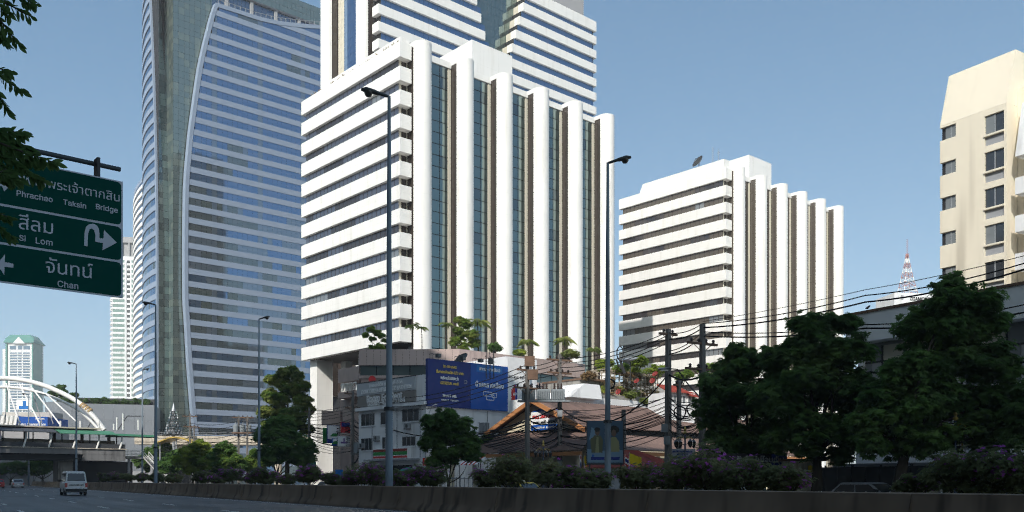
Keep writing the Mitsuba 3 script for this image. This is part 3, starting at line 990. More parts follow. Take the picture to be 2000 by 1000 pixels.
# the slim white residential tower
YC = 590.0
cb = thing('residential_tower', 'slim white residential tower with stacked balconies, behind the road sign', 'apartment tower')
fc = Frame(at(219, 900, YC)[:2], unit([1, 0.12]), unit([-0.45, 0.9]))
FW = 19.0
MB().box(fc, 0.3, FW, 0.3, 16, 0, 146).put(f'{cb}__wall', 'plain_white')
win, dark = MB(), MB()
for k in range(44):
    z = 3 + 3.2 * k
    if z > 141:
        break
    MB().box(fc, 0.0, 7.99, 0.0, 0.29, z, z + 1.25).put(numbered(f'{cb}__balcony'), 'plain_white')
    MB().box(fc, 11.6, FW + 0.2, 0.0, 0.29, z, z + 1.25).put(numbered(f'{cb}__balcony'), 'plain_white')
    win.box(fc, 0.5, 7.7, 0.2, 0.28, z + 1.26, z + 3.0)
    win.box(fc, 12.0, FW - 0.6, 0.2, 0.28, z + 1.26, z + 3.0)
    dark.box(fc, 9.2, 11.0, 0.2, 0.28, z + 1.0, z + 2.8)
    MB().box(fc, -0.9, 0.29, 1.0, 4.0, z, z + 1.2).put(numbered(f'{cb}__side_balcony'), 'plain_white')
    MB().box(fc, -0.9, 0.29, 7.0, 10.0, z, z + 1.2).put(numbered(f'{cb}__side_balcony'), 'plain_white')
    dark.box(fc, 0.2, 0.28, 1.2, 3.8, z + 1.3, z + 2.9).box(fc, 0.2, 0.28, 7.2, 9.8, z + 1.3, z + 2.9)
MB().box(fc, 8.0, 8.6, -0.2, 0.29, 0, 143).put(f'{cb}__rib', 'plain_white')
win.put(stuff(f'{cb}__window'), 'glass_teal')
dark.put(stuff(f'{cb}__small_window'), 'window_dark')
m = MB()
for a in (1, 5.5, 10, 14.5):
    m.box(fc, a, a + 0.9, 0.5, 1.4, 146, 155)
m.box(fc, 0.3, FW - 3, 0.4, 15, 155, 156.2).box(fc, 4, 13, 2, 12, 146, 159)
m.put(f'{cb}__roof_frame', 'grey_wall')
MB().box(fc, 1.5, 8.5, -0.02, 0.31, 44.5, 52).put(f'{cb}__recess_shade', 'dark_core')  # flat near black slab painting the shade of a recess

# the hotel with the green roof
YH = 1060.0
hb = thing('hotel_tower', 'white hotel tower with green pitched roof, farthest left on the skyline', 'hotel')
s = YH / FOC
fh = Frame(at(15, 900, YH)[:2], (1, 0), (0, 1))
w = 47 * s
zt = at(0, 668, YH)[2]
MB().box(fh, 0, w, 0.6, 26, 0, zt).put(f'{hb}__wall', 'plain_white')
m, m2 = MB(), MB()
for k in range(60):
    z = 6 + 3.2 * k
    if z > zt - 12:
        break
    m.box(fh, 2.5, 10.5, 0.45, 0.59, z + 1.1, z + 2.7).box(fh, 11.5, 16.0, 0.45, 0.59, z + 1.1, z + 2.7).box(fh, 17.5, 25.3, 0.45, 0.59, z + 1.1, z + 2.7)
    MB().box(fh, 1.8, 26, -0.2, 0.44, z, z + 0.8).put(numbered(f'{hb}__balcony'), 'plain_white')
m.put(stuff(f'{hb}__window'), 'glass_blue_dark')
MB().box(fh, 2.4, 9.6, 0.3, 0.59, zt - 8.6, zt - 4.4).box(fh, 11.5, 16.5, 0.3, 0.59, zt - 8.6, zt - 4.0).box(fh, 18, 25.5, 0.3, 0.59, zt - 8.6, zt - 4.4).put(f'{hb}__top_window', 'glass_blue_dark')
MB().box(fh, -2.4, -0.4, -0.5, 20, 0, zt - 1).put(f'{hb}__corner_strip', 'roof_teal')
MB().box(fh, -6.5, -3.21, 1.0, 20, 0, zt - 8).put(f'{hb}__side_wing', 'plain_white')
MB().box(fh, w + 0.02, w + 1.3, 0.0, 22, 0, zt - 1).put(f'{hb}__corner_strip_001', 'roof_teal')
top_ = at(0, 653, YH)[2]
MB().hull([fh.p(-4, -2, zt - 1), fh.p(w + 3, -2, zt - 1), fh.p(-4, 26, zt - 1), fh.p(w + 3, 26, zt - 1), fh.p(1, 4, top_), fh.p(w - 4, 4, top_), fh.p(1, 22, top_), fh.p(w - 4, 22, top_), fh.p(w + 2, 2, zt + 4), fh.p(-3.4, 2, zt + 5)]).put(f'{hb}__roof', 'roof_teal')
MB().prism(Frame(fh.o[:2] + np.array([0, -2.6]), (1, 0), (0, 1)), [(7, 0), (21, 0), (21, 1), (7, 1)], zt - 2, zt + 5.4, [(13.6, 0), (14.4, 0), (14.4, 1), (13.6, 1)]).put(f'{hb}__gable', 'plain_white')
# ================================================================ podium with roof garden in front of the nearest tower
def edge_frame(p, q):
    """frame along the wall from p to q, v pointing behind it"""
    p, q = np.asarray(p, float), np.asarray(q, float)
    u = unit(q - p)
    return Frame(p, u, (-u[1], u[0])), float(np.linalg.norm(q - p))


P1, P2 = np.array([-19.8, 118.5]), np.array([-6.74, 118.0])
P3 = P2 + 23.3 * dR
pod = thing('podium_building', 'pink tiled podium with roof garden at the foot of the nearest white tower', 'building')
PP = [P1, P2, P3, TA.p(40, -0.5, 0)[:2], TA.p(2, -0.1, 0)[:2]]
cx = np.mean(PP, axis=0)
ins = lambda d: [p + unit(cx - p) * d for p in PP]
MB().prism(WORLD, ins(0.9), -0.4, 17.1).put(f'{pod}__wall', 'dark_core')
MB().prism(WORLD, ins(0.3), -0.4, 14.8).put(f'{pod}__lower_wall', 'pink_tile')
for p, q in ((P1, P2), (P2, P3), (P1 + np.array([-1.6, 9.0]), P1)):
    fr, L = edge_frame(p, q)
    n = int(L / 0.93)
    for i in range(n):
        MB().box(fr, L * i / n + 0.015, L * (i + 1) / n - 0.015, 0.0, 0.35, 16.15, 18.2).put(numbered(f'{pod}__panel'), 'pink_tile')
    MB().box(fr, 0, L, 0.04, 0.5, 16.2, 18.14).put(numbered(f'{pod}__parapet'), 'brown_frame')
    n = int(L / 2.1)
    for i in range(n):
        MB().box(fr, L * i / n + 0.06, L * (i + 1) / n - 0.06, 0.42, 0.5, 14.85, 16.14).put(numbered(f'{pod}__window'), 'glass_green_dark')
    MB().box(fr, 0, L, 0.0, 0.5, 14.45, 14.84).put(numbered(f'{pod}__sill'), 'pink_tile')
FB = Frame((-21.84, 130), dR, dL)
MB().box(FB, 0, 3, 0, 5.55, 15.5, 17.5).put(f'{pod}__balcony', 'pink_tile')
MB().box(FB, 0.0, 3, 0, 5.6, 13.2, 14.1).put(f'{pod}__balcony_001', 'pink_tile')
MB().box(FB, 1.2, 6, -2, 7.0, -0.4, 13.19).put(f'{pod}__side_wall', 'pink_tile')
m = MB()
for i in range(4):
    b = 0.5 + 1.1 * i
    m.tube([FB.p(-0.05, b + 0.75, 14.15), FB.p(-0.05, b + 0.75, 15.2), FB.p(-0.05, b, 15.2)], 0.11, 5).tube([FB.p(-0.05, b + 0.35, 14.15), FB.p(-0.05, b, 15.2)], 0.11, 5)
m.put(f'{pod}__ornament', 'steel_white')
q = at(628, 831, 127)
fq = Frame(q[:2], (1, 0), (0, 1))
MB().box(fq, 0, 2.6, 0, 1.8, 8.95, 10.9).put(f'{pod}__balcony_002', 'pink_tile')
MB().prism(WORLD, ins(1.2), 17.101, 17.3).put(f'{pod}__roof', 'concrete')

# ================================================================ white corner building with the billboards
FW_ = Frame((-9.69, 103.0), dR, dL)
wb = thing('corner_building', 'white corner building carrying the blue billboard and the rental sign', 'building')
MB().box(FW_, 0.0, 12.0, 0.0, 14.0, -0.4, 13.2).put(f'{wb}__wall', 'plain_white')
MB().box(FW_, 12.01, 17.2, 0.05, 10.0, -0.4, 16.3).put(f'{wb}__stair_tower', 'plain_white')
m = MB()
v, f = [], []
MB().box(FW_, -0.45, -0.01, -0.2, 14.2, 9.75, 10.15).put(f'{wb}__ledge', 'plain_white')


def window(key, fr, a0, a1, z0, z1, b=0.0, face='b', panes=2, glass='window_dark', frame='steel_grey'):
    """framed window proud of a wall: face 'b' stands on the plane v = b, face 'a' on the plane u = b"""
    def bx(m, p0, p1, q0, q1, z0, z1):
        return m.box(fr, p0, p1, q0, q1, z0, z1) if face == 'b' else m.box(fr, q0, q1, p0, p1, z0, z1)
    k = numbered(key)
    m = MB()
    t = 0.06
    bx(m, a0, a1, b - 0.07, b + 0.02, z0, z0 + t)
    bx(m, a0, a1, b - 0.07, b + 0.02, z1 - t, z1)
    for i in range(panes + 1):
        x = a0 + (a1 - a0 - t) * i / panes
        bx(m, x, x + t, b - 0.069, b + 0.019, z0 + t, z1 - t)
    m.put(k, frame)
    g = MB()
    bx(g, a0 + 0.01, a1 - 0.01, b - 0.03, b - 0.01, z0 + 0.01, z1 - 0.01)
    g.put(f'{k}__glass', glass)
    bx(MB(), a0 - 0.1, a1 + 0.1, b - 0.14, b + 0.02, z0 - 0.1, z0 - 0.001).put(f'{k}__sill', 'plain_white')
    return k


def on_b(fr, px, a=0.0):
    """v on the plane u = a of a frame, under a pixel column"""
    r = (px - 1000) / FOC
    o = fr.o + fr.u * a
    return (r * o[1] - o[0]) / (fr.v[0] - r * fr.v[1])


for l, r_, z0, z1 in ((786, 819, 8.0, 9.5), (744, 764, 7.9, 9.4), (706, 732, 7.9, 9.4), (747, 759, 4.9, 6.4), (706, 728, 4.9, 6.4), (786, 812, 5.2, 6.3)):
    window(f'{wb}__window', FW_, on_b(FW_, r_), on_b(FW_, l), z0, z1, 0.0, 'a', 3 if l in (786, 706) else 2)
for px in (935, 975):
    a = on_plane(FW_, px, 830)[0]
    window(f'{wb}__window', FW_, a, a + 1.6, 6.6, 8.1, 0.0, 'b', 2, 'window_pale' if px == 935 else 'window_dark')
MB().box(FW_, -0.9, -0.01, 1.2, 11.5, 3.55, 3.75).put(f'{wb}__canopy', 'steel_grey')
MB().box(FW_, -0.02, 0.2, 2.6, 11.0, -0.3, 3.0).put(f'{wb}__shopfront', 'dark_core')
MB().add([FW_.p(-0.1, 11.4, 3.5), FW_.p(-0.1, 8.6, 3.5), FW_.p(-2.2, 8.6, 2.3), FW_.p(-2.2, 11.4, 2.3), FW_.p(-0.1, 11.4, 3.45), FW_.p(-0.1, 8.6, 3.45), FW_.p(-2.2, 8.6, 2.25), FW_.p(-2.2, 11.4, 2.25)],
         [[0, 1, 2, 3], [7, 6, 5, 4], [3, 2, 6, 7], [0, 3, 7, 4], [1, 5, 6, 2], [0, 4, 5, 1]]).put(f'{wb}__awning', 'canvas_white')

for b, z, tg_ in ((2.9, 7.2, 'under the corner window'), (6.6, 7.3, 'beside the second window'), (9.3, 6.0, 'between two lower windows'), (12.6, 5.2, 'at the far left')):
    k = thing('wall_air_conditioner', f'small pale air conditioner on the white corner building, {tg_}', 'air conditioner')
    MB().box(FW_, -0.42, -0.03, b, b + 0.85, z, z + 0.6).put(f'{k}__case', 'galvanised')
    MB().lathe(FW_.p(-0.425, b + 0.32, z + 0.3), [(0, 0), (0.22, 0), (0.22, 0.015), (0, 0.015)], 12, -FW_.u).put(f'{k}__fan_grille', 'metal_dark')
    MB().box(FW_, -0.45, -0.01, b, b + 0.05, z - 0.08, z - 0.001).box(FW_, -0.45, -0.01, b + 0.8, b + 0.85, z - 0.08, z - 0.001).put(f'{k}__bracket', 'rust_metal')
m = MB()
for b in (1.0, 5.6, 10.9):
    m.tube([FW_.p(-0.08, b, 3.8), FW_.p(-0.08, b, 9.7)], 0.045, 5)
m.tube([FW_.p(3.4, -0.08, 0), FW_.p(3.4, -0.08, 9.5)], 0.05, 5).tube([FW_.p(9.0, -0.08, 0), FW_.p(9.0, -0.08, 9.5)], 0.05, 5)
m.put(stuff(f'{wb}__pipe'), 'steel_grey')

# signs on it
RL = -np.array([dL[0], dL[1], 0])
RR = np.array([dR[0], dR[1], 0])
k = thing('residence_sign', 'long silver sign board over the rental board on the white corner building', 'sign')
b1 = on_b(FW_, 813)
b0 = on_b(FW_, 700)
MB().box(FW_, -0.25, -0.02, b1, b0, 11.62, 13.15).put(f'{k}__board', 'sign_silver')
MB().box(FW_, -0.29, -0.02, b1 - 0.06, b0 + 0.06, 13.151, 13.25).put(f'{k}__frame', 'metal_dark')
text_on(f'{k}__lettering', 'CONCORDIA RESIDENCE SATHORN', 'print_white', FW_.p(-0.28, (b1 + b0) / 2 - 0.3, 12.05), RL, Z3, width=10.6, bold=True, depth=0.04)
text_on(f'{k}__lettering', 'คอนคอร์เดีย เรสซิเดนซ์ สาทร', 'print_white', FW_.p(-0.28, (b1 + b0) / 2 - 0.3, 12.75), RL, Z3, width=7.0, thai=True, depth=0.04)
k = thing('rental_sign', 'grey brown board with white room for rent lettering under the silver sign', 'sign')
MB().box(FW_, -0.25, -0.02, b1, b0 - 0.2, 10.3, 11.55).put(f'{k}__board', 'sign_taupe')
text_on(f'{k}__lettering', 'Room For Rent', 'print_white', FW_.p(-0.28, (b1 + b0) / 2, 11.12), RL, Z3, width=7.6, bold=True, depth=0.04)
text_on(f'{k}__lettering', '02005-4115-1184', 'print_white', FW_.p(-0.28, (b1 + b0) / 2 - 0.4, 10.58), RL, Z3, width=8.0, bold=True, depth=0.04)
k = thing('red_disc_sign', 'red round emblem above the silver sign on the podium wall', 'sign')
c = at(727, 741, 117.3)
MB().lathe(c, [(0.0, 0.0), (0.46, 0.0), (0.46, 0.12), (0.0, 0.12)], 18, axis=(0.1, -1, 0)).put(f'{k}__disc', 'print_red')
MB().box(Frame(c[:2], (1, 0), (0, 1)), -0.06, 0.06, 0.0, 0.6, c[2] - 0.65, c[2] - 0.4).put(f'{k}__stem', 'print_red')
k = thing('shop_sign', 'shop fascia striped orange, green and red over the ground floor of the white corner building', 'sign')
b1, b0 = on_b(FW_, 803), on_b(FW_, 735)
MB().box(FW_, -0.5, -0.02, b1, b0, 3.78, 5.0).put(f'{k}__box', 'print_white')
for nm, c, z0, z1 in (('orange_stripe', 'roof_red', 4.62, 4.92), ('green_stripe', 'print_green', 4.2, 4.6), ('red_stripe', 'print_red', 3.86, 4.1)):
    MB().box(FW_, -0.53, -0.501, b1 + 0.1, b0 - 0.1, z0, z1).put(f'{k}__{nm}', c)
k = thing('red_notice_board', 'small red board with yellow lettering near the green umbrella', 'sign')
c = at(838, 902, 100)
fq = Frame(c[:2], unit((1, -0.1)), unit((0.1, 1)))
MB().box(fq, -0.72, 0.72, 0, 0.12, c[2] - 0.42, c[2] + 0.42).put(f'{k}__board', 'print_red')
MB().box(fq, -0.68, -0.6, 0.03, 0.09, -0.3, c[2] - 0.421).box(fq, 0.6, 0.68, 0.03, 0.09, -0.3, c[2] - 0.421).put(f'{k}__post', 'steel_grey')
for dz, tx in ((0.2, 'อาหารตามสั่ง'), (-0.17, 'ก๋วยเตี๋ยว ข้าวแกง')):
    text_on(f'{k}__lettering', tx, 'print_yellow', fq.p(0, -0.02, c[2] + dz), fq.u, Z3, width=1.15, thai=True, bold=True)

# the billboard: navy and blue printed faces, white panel beside them
k = thing('billboard', 'large blue billboard with white and yellow Thai lettering on the white corner building', 'billboard')
A1, A2 = 6.1, 11.9
ZB0, ZB1 = 9.6, 14.95
MB().box(FW_, -0.05, A1, -0.45, -0.02, ZB0, ZB1).put(f'{k}__navy_face', 'billboard_navy')
MB().box(FW_, A1 + 0.02, A2, -0.46, -0.02, ZB0, ZB1 + 0.004).put(f'{k}__blue_face', 'billboard_blue')
MB().box(FW_, A1 + 0.9, A2 - 0.9, -0.475, -0.461, ZB1 - 0.95, ZB1 - 0.12).put(f'{k}__pale_strip', 'billboard_sky')


def bt(tx, a, z, w, c, bold=True, thai=True):
    text_on(f'{k}__lettering', tx, c, FW_.p(a, -0.49, z), RR, Z3, width=w, thai=thai, bold=bold)


bt('26-27 ม.ค.', 3.0, ZB1 - 0.72, 2.0, 'print_yellow')
bt('รับทองคำหนัก 10 บาท', 3.0, ZB1 - 1.35, 4.0, 'print_yellow')
bt('พร้อมโบนัสกว่า', 3.0, ZB1 - 2.0, 2.7, 'print_white')
bt('600,000 บาท*', 3.0, ZB1 - 2.62, 2.7, 'print_yellow')
bt('Start 5 MB.', 3.0, ZB1 - 4.05, 2.1, 'print_white', thai=False)
bt('www.ap-thai.com', 3.0, ZB1 - 4.55, 2.5, 'print_white', thai=False, bold=False)
bt('สาทร - ตากสิน 2', 9.0, ZB1 - 0.55, 3.3, 'print_white')
bt('บ้านกลางเมือง', 9.0, ZB1 - 2.35, 4.5, 'print_white')
m = MB()


def ring(m, fr, a0, a1, z0, z1, b, t=0.06):
    m.box(fr, a0, a1, b - 0.02, b, z0, z0 + t).box(fr, a0, a1, b - 0.02, b, z1 - t, z1).box(fr, a0, a0 + t, b - 0.021, b, z0 + t, z1 - t).box(fr, a1 - t, a1, b - 0.021, b, z0 + t, z1 - t)


ring(m, FW_, 8.0, 9.3, ZB1 - 3.75, ZB1 - 3.2, -0.47)
ring(m, FW_, 8.45, 9.7, ZB1 - 4.2, ZB1 - 3.5, -0.475)
ring(m, FW_, 9.35, 10.1, ZB1 - 3.85, ZB1 - 3.3, -0.472)
m.put(f'{k}__emblem', 'print_white')
m = MB()
ring(m, FW_, 5.2, 5.55, ZB1 - 2.5, ZB1 - 2.1, -0.47, 0.05)
m.put(f'{k}__small_emblem', 'print_grey')
k = thing('white_billboard', 'white canvas billboard with telephone number and red and purple emblem', 'billboard')
MB().box(FW_, A2 + 0.05, 15.6, -0.40, -0.02, ZB0 - 0.1, 16.2).put(f'{k}__canvas', 'canvas_white')
text_on(f'{k}__lettering', '02-410-3999', 'print_black', FW_.p(A2 + 1.6, -0.43, ZB1 - 1.15), RR, Z3, width=2.9)
for i, (c, z0, z1) in enumerate((('print_red', 10.9, 12.6), ('print_red', 10.75, 12.85), ('print_red', 10.95, 13.1), ('print_purple', 11.1, 13.25), ('print_navy', 11.2, 13.0))):
    MB().box(FW_, A2 + 0.62 + 0.19 * i, A2 + 0.81 + 0.19 * i, -0.425 - 0.003 * i, -0.401, z0 - 0.3, z1 - 0.3).put(numbered(f'{k}__emblem'), c)
text_on(f'{k}__lettering', 'AP', 'print_white', FW_.p(A2 + 1.14, -0.46, 11.75), RR, Z3, width=0.62, bold=True)
# lamps, dish and aerials along the billboard's top edge
for px, tag_ in ((842, 'at its left end'), (890, 'beside the mesh dish'), (925, 'beside the aerials')):
    k = thing('floodlight', f'black floodlight on brackets on top of the blue billboard, {tag_}', 'floodlight')
    a = on_plane(FW_, px, 700)[0]
    m = MB()
    for d in (-0.45, 0.0):
        m.tube([FW_.p(a + d, -0.3, ZB1), FW_.p(a + d, -0.3, ZB1 + 0.5), FW_.p(a + d, -1.1, ZB1 + 0.5)], 0.03, 4)
    m.put(f'{k}__bracket', 'metal_dark')
    MB().box(FW_, a + 0.02, a + 0.5, -1.25, -0.75, ZB1 + 0.12, ZB1 + 0.52).put(f'{k}__lamp', 'metal_dark')
    MB().box(FW_, a + 0.06, a + 0.46, -1.28, -1.251, ZB1 + 0.16, ZB1 + 0.48).put(f'{k}__glass', 'lamp_glass')


def dish(name, label, c, r_, axis, matname, ribs=True, mast_to=None):
    k = thing(name, label, 'satellite dish')
    prof = [(0.02, 0.0), (r_ * 0.5, r_ * 0.09), (r_ * 0.8, r_ * 0.2), (r_, r_ * 0.33), (r_ * 0.98, r_ * 0.35), (r_ * 0.78, r_ * 0.22), (r_ * 0.48, r_ * 0.11), (0.02, 0.03)]
    MB().lathe(c, prof, 18, axis).put(f'{k}__bowl', matname, 40)
    ax = unit(axis)
    tip = np.asarray(c) + ax * r_ * 0.8
    m = MB()
    u = unit(np.cross(ax, [0.3, 0.2, 0.9]))
    w = np.cross(ax, u)
    for q in range(3):
        e = np.asarray(c) + ax * r_ * 0.33 + (u * math.cos(q * 2.1) + w * math.sin(q * 2.1)) * r_ * 0.95
        m.tube([e, tip], r_ * 0.025, 4)
    m.lathe(tip, [(0, -0.06), (r_ * 0.08, -0.05), (r_ * 0.08, 0.05), (0, 0.06)], 8, ax)
    m.put(f'{k}__feed', 'metal_dark')
    if mast_to is not None:
        MB().tube([np.asarray(c) - ax * 0.05, (c[0], c[1], c[2] - r_ * 0.4), (c[0], c[1], mast_to)], r_ * 0.05 + 0.02, 6).put(f'{k}__mast', 'metal_dark')
    return k


q = at(903, 703, 106.5)
dish('satellite_dish', 'dark mesh dish on top of the blue billboard', q, 0.9, (-0.5, -0.5, 0.7), 'metal_dark', mast_to=13.2)
k = thing('aerial_cluster', 'cluster of thin aerials and small boxes on top of the blue billboard', 'aerial')
m = MB()
fr = Frame(at(958, 700, 107.5)[:2], dR, dL)
for i in range(6):
    m.tube([fr.p(-0.7 + 0.28 * i, 0.2 * (i % 2), 13.2), fr.p(-0.7 + 0.28 * i, 0.2 * (i % 2), 15.9 + 0.5 * ((i * 7) % 3))], 0.03, 4)
for z in (15.2, 15.7):
    m.tube([fr.p(-0.8, 0, z), fr.p(0.8, 0, z)], 0.03, 4)
m.put(f'{k}__rods', 'metal_dark')
MB().box(fr, -0.25, 0.3, -0.15, 0.15, 14.9, 15.6).put(f'{k}__box', 'metal_dark')

# ================================================================ market hall with the gable
FM = Frame((6.58, 80.0), dR, dL)
mk = thing('market_hall', 'market hall with brown corrugated roof and orange gable boards', 'market hall')
LEN, WID, ZR, ZE = 30.0, 12.3, 8.73, 6.1


def corrugated(fr, p0, p1, q0, q1, n, amp=0.05):
    """a sheet between two edges, p0-p1 along the top and q0-q1 along the bottom, corrugated down the slope"""
    t = np.linspace(0, 1, n)[:, None]
    hi, lo = np.asarray(p0) + (np.asarray(p1) - p0) * t, np.asarray(q0) + (np.asarray(q1) - q0) * t
    w = (np.arange(n) % 2)[:, None] * amp * np.array([0, 0, 1.0])
    v = np.hstack([hi + w, lo + w]).reshape(-1, 3)
    f = [[2 * i, 2 * i + 2, 2 * i + 3, 2 * i + 1] for i in range(n - 1)]
    v2 = v - Z3 * 0.08
    m = MB().add(fr.pts(v), f)
    m.add(fr.pts(v2), [x[::-1] for x in f])
    n2 = len(v)
    m.add(fr.pts(np.vstack([v, v2])), [[2 * i + 1, 2 * i + 3, n2 + 2 * i + 3, n2 + 2 * i + 1] for i in range(n - 1)])
    return m


corrugated(FM, (-0.9, WID / 2, ZR), (LEN, WID / 2, ZR), (-0.9, -0.5, ZE - 0.2), (LEN, -0.5, ZE - 0.2), 210).put(f'{mk}__roof', 'roof_brown')
corrugated(FM, (-0.9, WID / 2 + 0.01, ZR), (LEN, WID / 2 + 0.01, ZR), (-0.9, WID + 0.5, ZE - 0.2), (LEN, WID + 0.5, ZE - 0.2), 210).put(f'{mk}__roof_001', 'roof_brown')
m = MB()
for s_, b in ((1, -0.55), (-1, WID + 0.55)):
    top_, bot = np.array([0, WID / 2, ZR + 0.05]), np.array([0, b, ZE - 0.26])
    v = []
    for p in (top_, bot):
        for a, dz in ((-1.05, 0), (-1.05, -0.42), (-0.85, -0.42), (-0.85, 0)):
            v.append((a, p[1], p[2] + dz))
    MB().add(FM.pts(np.array(v)), [[0, 1, 2, 3], [4, 7, 6, 5], [0, 4, 5, 1], [1, 5, 6, 2], [2, 6, 7, 3], [3, 7, 4, 0]]).put(numbered(f'{mk}__barge_board'), 'orange_board')
MB().add(FM.pts(np.array([(0.0, 0, ZE - 0.25), (0.0, WID, ZE - 0.25), (0.0, WID / 2, ZR - 0.15), (0.3, 0, ZE - 0.25), (0.3, WID, ZE - 0.25), (0.3, WID / 2, ZR - 0.15)], float)),
         [[0, 1, 2], [5, 4, 3], [0, 3, 4], [0, 4, 1]]).put(f'{mk}__gable', 'cream_board')
# skirt roofs: in front of the gable and along the right side
corrugated(FM, (0, WID + 1, 5.7), (0, -1.0, 5.7), (-4.2, WID + 2.6, 3.75), (-4.2, -3.5, 3.75), 130).put(f'{mk}__skirt_roof', 'roof_brown')
corrugated(FM, (0.0, -1.0, 5.25), (LEN, -1.0, 5.25), (-4.2, -5.5, 3.75), (LEN, -5.5, 3.75), 210).put(f'{mk}__skirt_roof_001', 'roof_brown')
MB().box(FM, 0.4, LEN, 0.02, 0.3, 5.2, ZE - 0.2).put(f'{mk}__clerestory', 'dark_core')
MB().box(FM, -4.25, -4.05, -3.3, WID + 2.4, 3.3, 3.62).box(FM, -4.0, LEN, -5.5, -5.3, 3.3, 3.62).put(f'{mk}__fascia', 'orange_board')
MB().box(FM, 0.35, LEN, 0.4, WID - 0.2, -0.3, ZE - 0.3).put(f'{mk}__wall', 'cream_board')
m = MB()
for b in np.arange(-2.8, WID + 2, 3.4):
    MB().box(FM, -3.9, -3.6, b, b + 0.3, -0.3, 3.3).put(numbered(f'{mk}__post'), 'cream_board')
for a in np.arange(0.0, LEN, 3.4):
    MB().box(FM, a, a + 0.3, -5.1, -4.8, -0.3, 3.3).put(numbered(f'{mk}__post'), 'cream_board')
for i, (b, c) in enumerate(((0.6, 'print_green'), (3.6, 'window_pale'), (6.8, 'dark_core'), (9.6, 'print_grey'))):
    MB().box(FM, 0.25, 0.34, b, b + 2.5, -0.25, 2.5).put(numbered(f'{mk}__shop_door'), c)
for i in range(9):
    MB().box(FM, 0.8 + 3.2 * i, 3.3 + 3.2 * i, 0.3, 0.39, -0.25, 2.6).put(numbered(f'{mk}__shop_door'), ['dark_core', 'window_pale', 'print_grey', 'dark_core'][i % 4])
k = thing('market_sign', 'white and blue shop board with red Thai lettering on the market gable', 'sign')
b1, b0 = on_b(FM, 1094, -0.3), on_b(FM, 1037, -0.3)
bm = (b0 + b1) / 2
MB().box(FM, -0.3, -0.15, b1, b0, 6.35, 7.55).put(f'{k}__board', 'print_white')
MB().add(FM.pts(np.array([(-0.3, b1, 7.551), (-0.3, b0, 7.551), (-0.3, bm, 8.0), (-0.15, b1, 7.551), (-0.15, b0, 7.551), (-0.15, bm, 8.0)])), [[0, 1, 2], [5, 4, 3], [0, 2, 5], [0, 5, 3], [1, 4, 5], [1, 5, 2]]).put(f'{k}__peak', 'billboard_blue')
MB().box(FM, -0.3, -0.15, b1, b0, 5.85, 6.349).put(f'{k}__blue_strip', 'billboard_blue')
text_on(f'{k}__lettering', 'สาธร วิลล่า มาร์เก็ต', 'print_red', FM.p(-0.33, bm, 7.15), RL, Z3, width=abs(b0 - b1) * 0.9, thai=True, bold=True)
text_on(f'{k}__lettering', 'อาหาร - ผลไม้ - เครื่องดื่ม', 'print_black', FM.p(-0.33, bm, 6.6), RL, Z3, width=abs(b0 - b1) * 0.85, thai=True, bold=True)
text_on(f'{k}__lettering', 'เปิด 05.00 น.   ปิด 20.00 น.', 'print_white', FM.p(-0.33, bm, 6.08), RL, Z3, width=abs(b0 - b1) * 0.8, thai=True, bold=True)
# striped awning to the left of the hall and a red tiled kiosk roof in front of it
k = thing('striped_awning', 'red and white striped awning left of the market hall', 'awning')
c = at(958, 893, 84)
fq = Frame(c[:2], dR, dL)
for i in range(9):
    w = 2.6 / 9
    MB().add(fq.pts(np.array([(0, w * i, 3.7), (0, w * (i + 1), 3.7), (-1.7, w * (i + 1), 2.7), (-1.7, w * i, 2.7), (0, w * i, 3.66), (0, w * (i + 1), 3.66), (-1.7, w * (i + 1), 2.66), (-1.7, w * i, 2.66)], float)),
             [[0, 1, 2, 3], [7, 6, 5, 4], [2, 6, 7, 3], [0, 3, 7, 4], [1, 5, 6, 2]]).put(numbered(f'{k}__stripe'), 'print_red' if i % 2 else 'print_white')
MB().tube([fq.p(-1.65, 0.1, -0.3), fq.p(-1.65, 0.1, 2.66)], 0.05, 5).tube([fq.p(-1.65, 2.5, -0.3), fq.p(-1.65, 2.5, 2.66)], 0.05, 5).put(f'{k}__post', 'steel_grey')
k = thing('guard_kiosk', 'low kiosk with red tiled hip roof beside the portrait billboard', 'kiosk')
fq = Frame(at(1222, 900, 68)[:2], dR, dL)
MB().box(fq, 0, 5.6, 0.1, 3.4, -0.3, 2.15).put(f'{k}__wall', 'plain_white')
r0, r1 = (np.array([(-0.6, -0.7, 2.2), (6.4, -0.7, 2.2), (6.4, 4.2, 2.2), (-0.6, 4.2, 2.2)]), np.array([(1.3, 1.75, 3.55), (3.4, 1.75, 3.55)]))
for nm, p0, p1, q0, q1, n in (('front', r1[0], r1[1], r0[0], r0[1], 46), ('left', r1[0] - [0.01, 0, 0], r1[0] - [0.011, 0, 0], r0[3], r0[0], 30), ('right', r1[1], r1[1] + [0.001, 0, 0], r0[1], r0[2], 30), ('back', r1[1], r1[0], r0[2], r0[3], 46)):
    corrugated(fq, p0, p1, q0, q1, n, 0.045).put(numbered(f'{k}__roof'), 'roof_red')
for i in range(4):
    MB().box(fq, 0.4 + 1.3 * i, 1.5 + 1.3 * i, 0.02, 0.09, 0.0, 1.9).put(numbered(f'{k}__window'), 'window_dark')

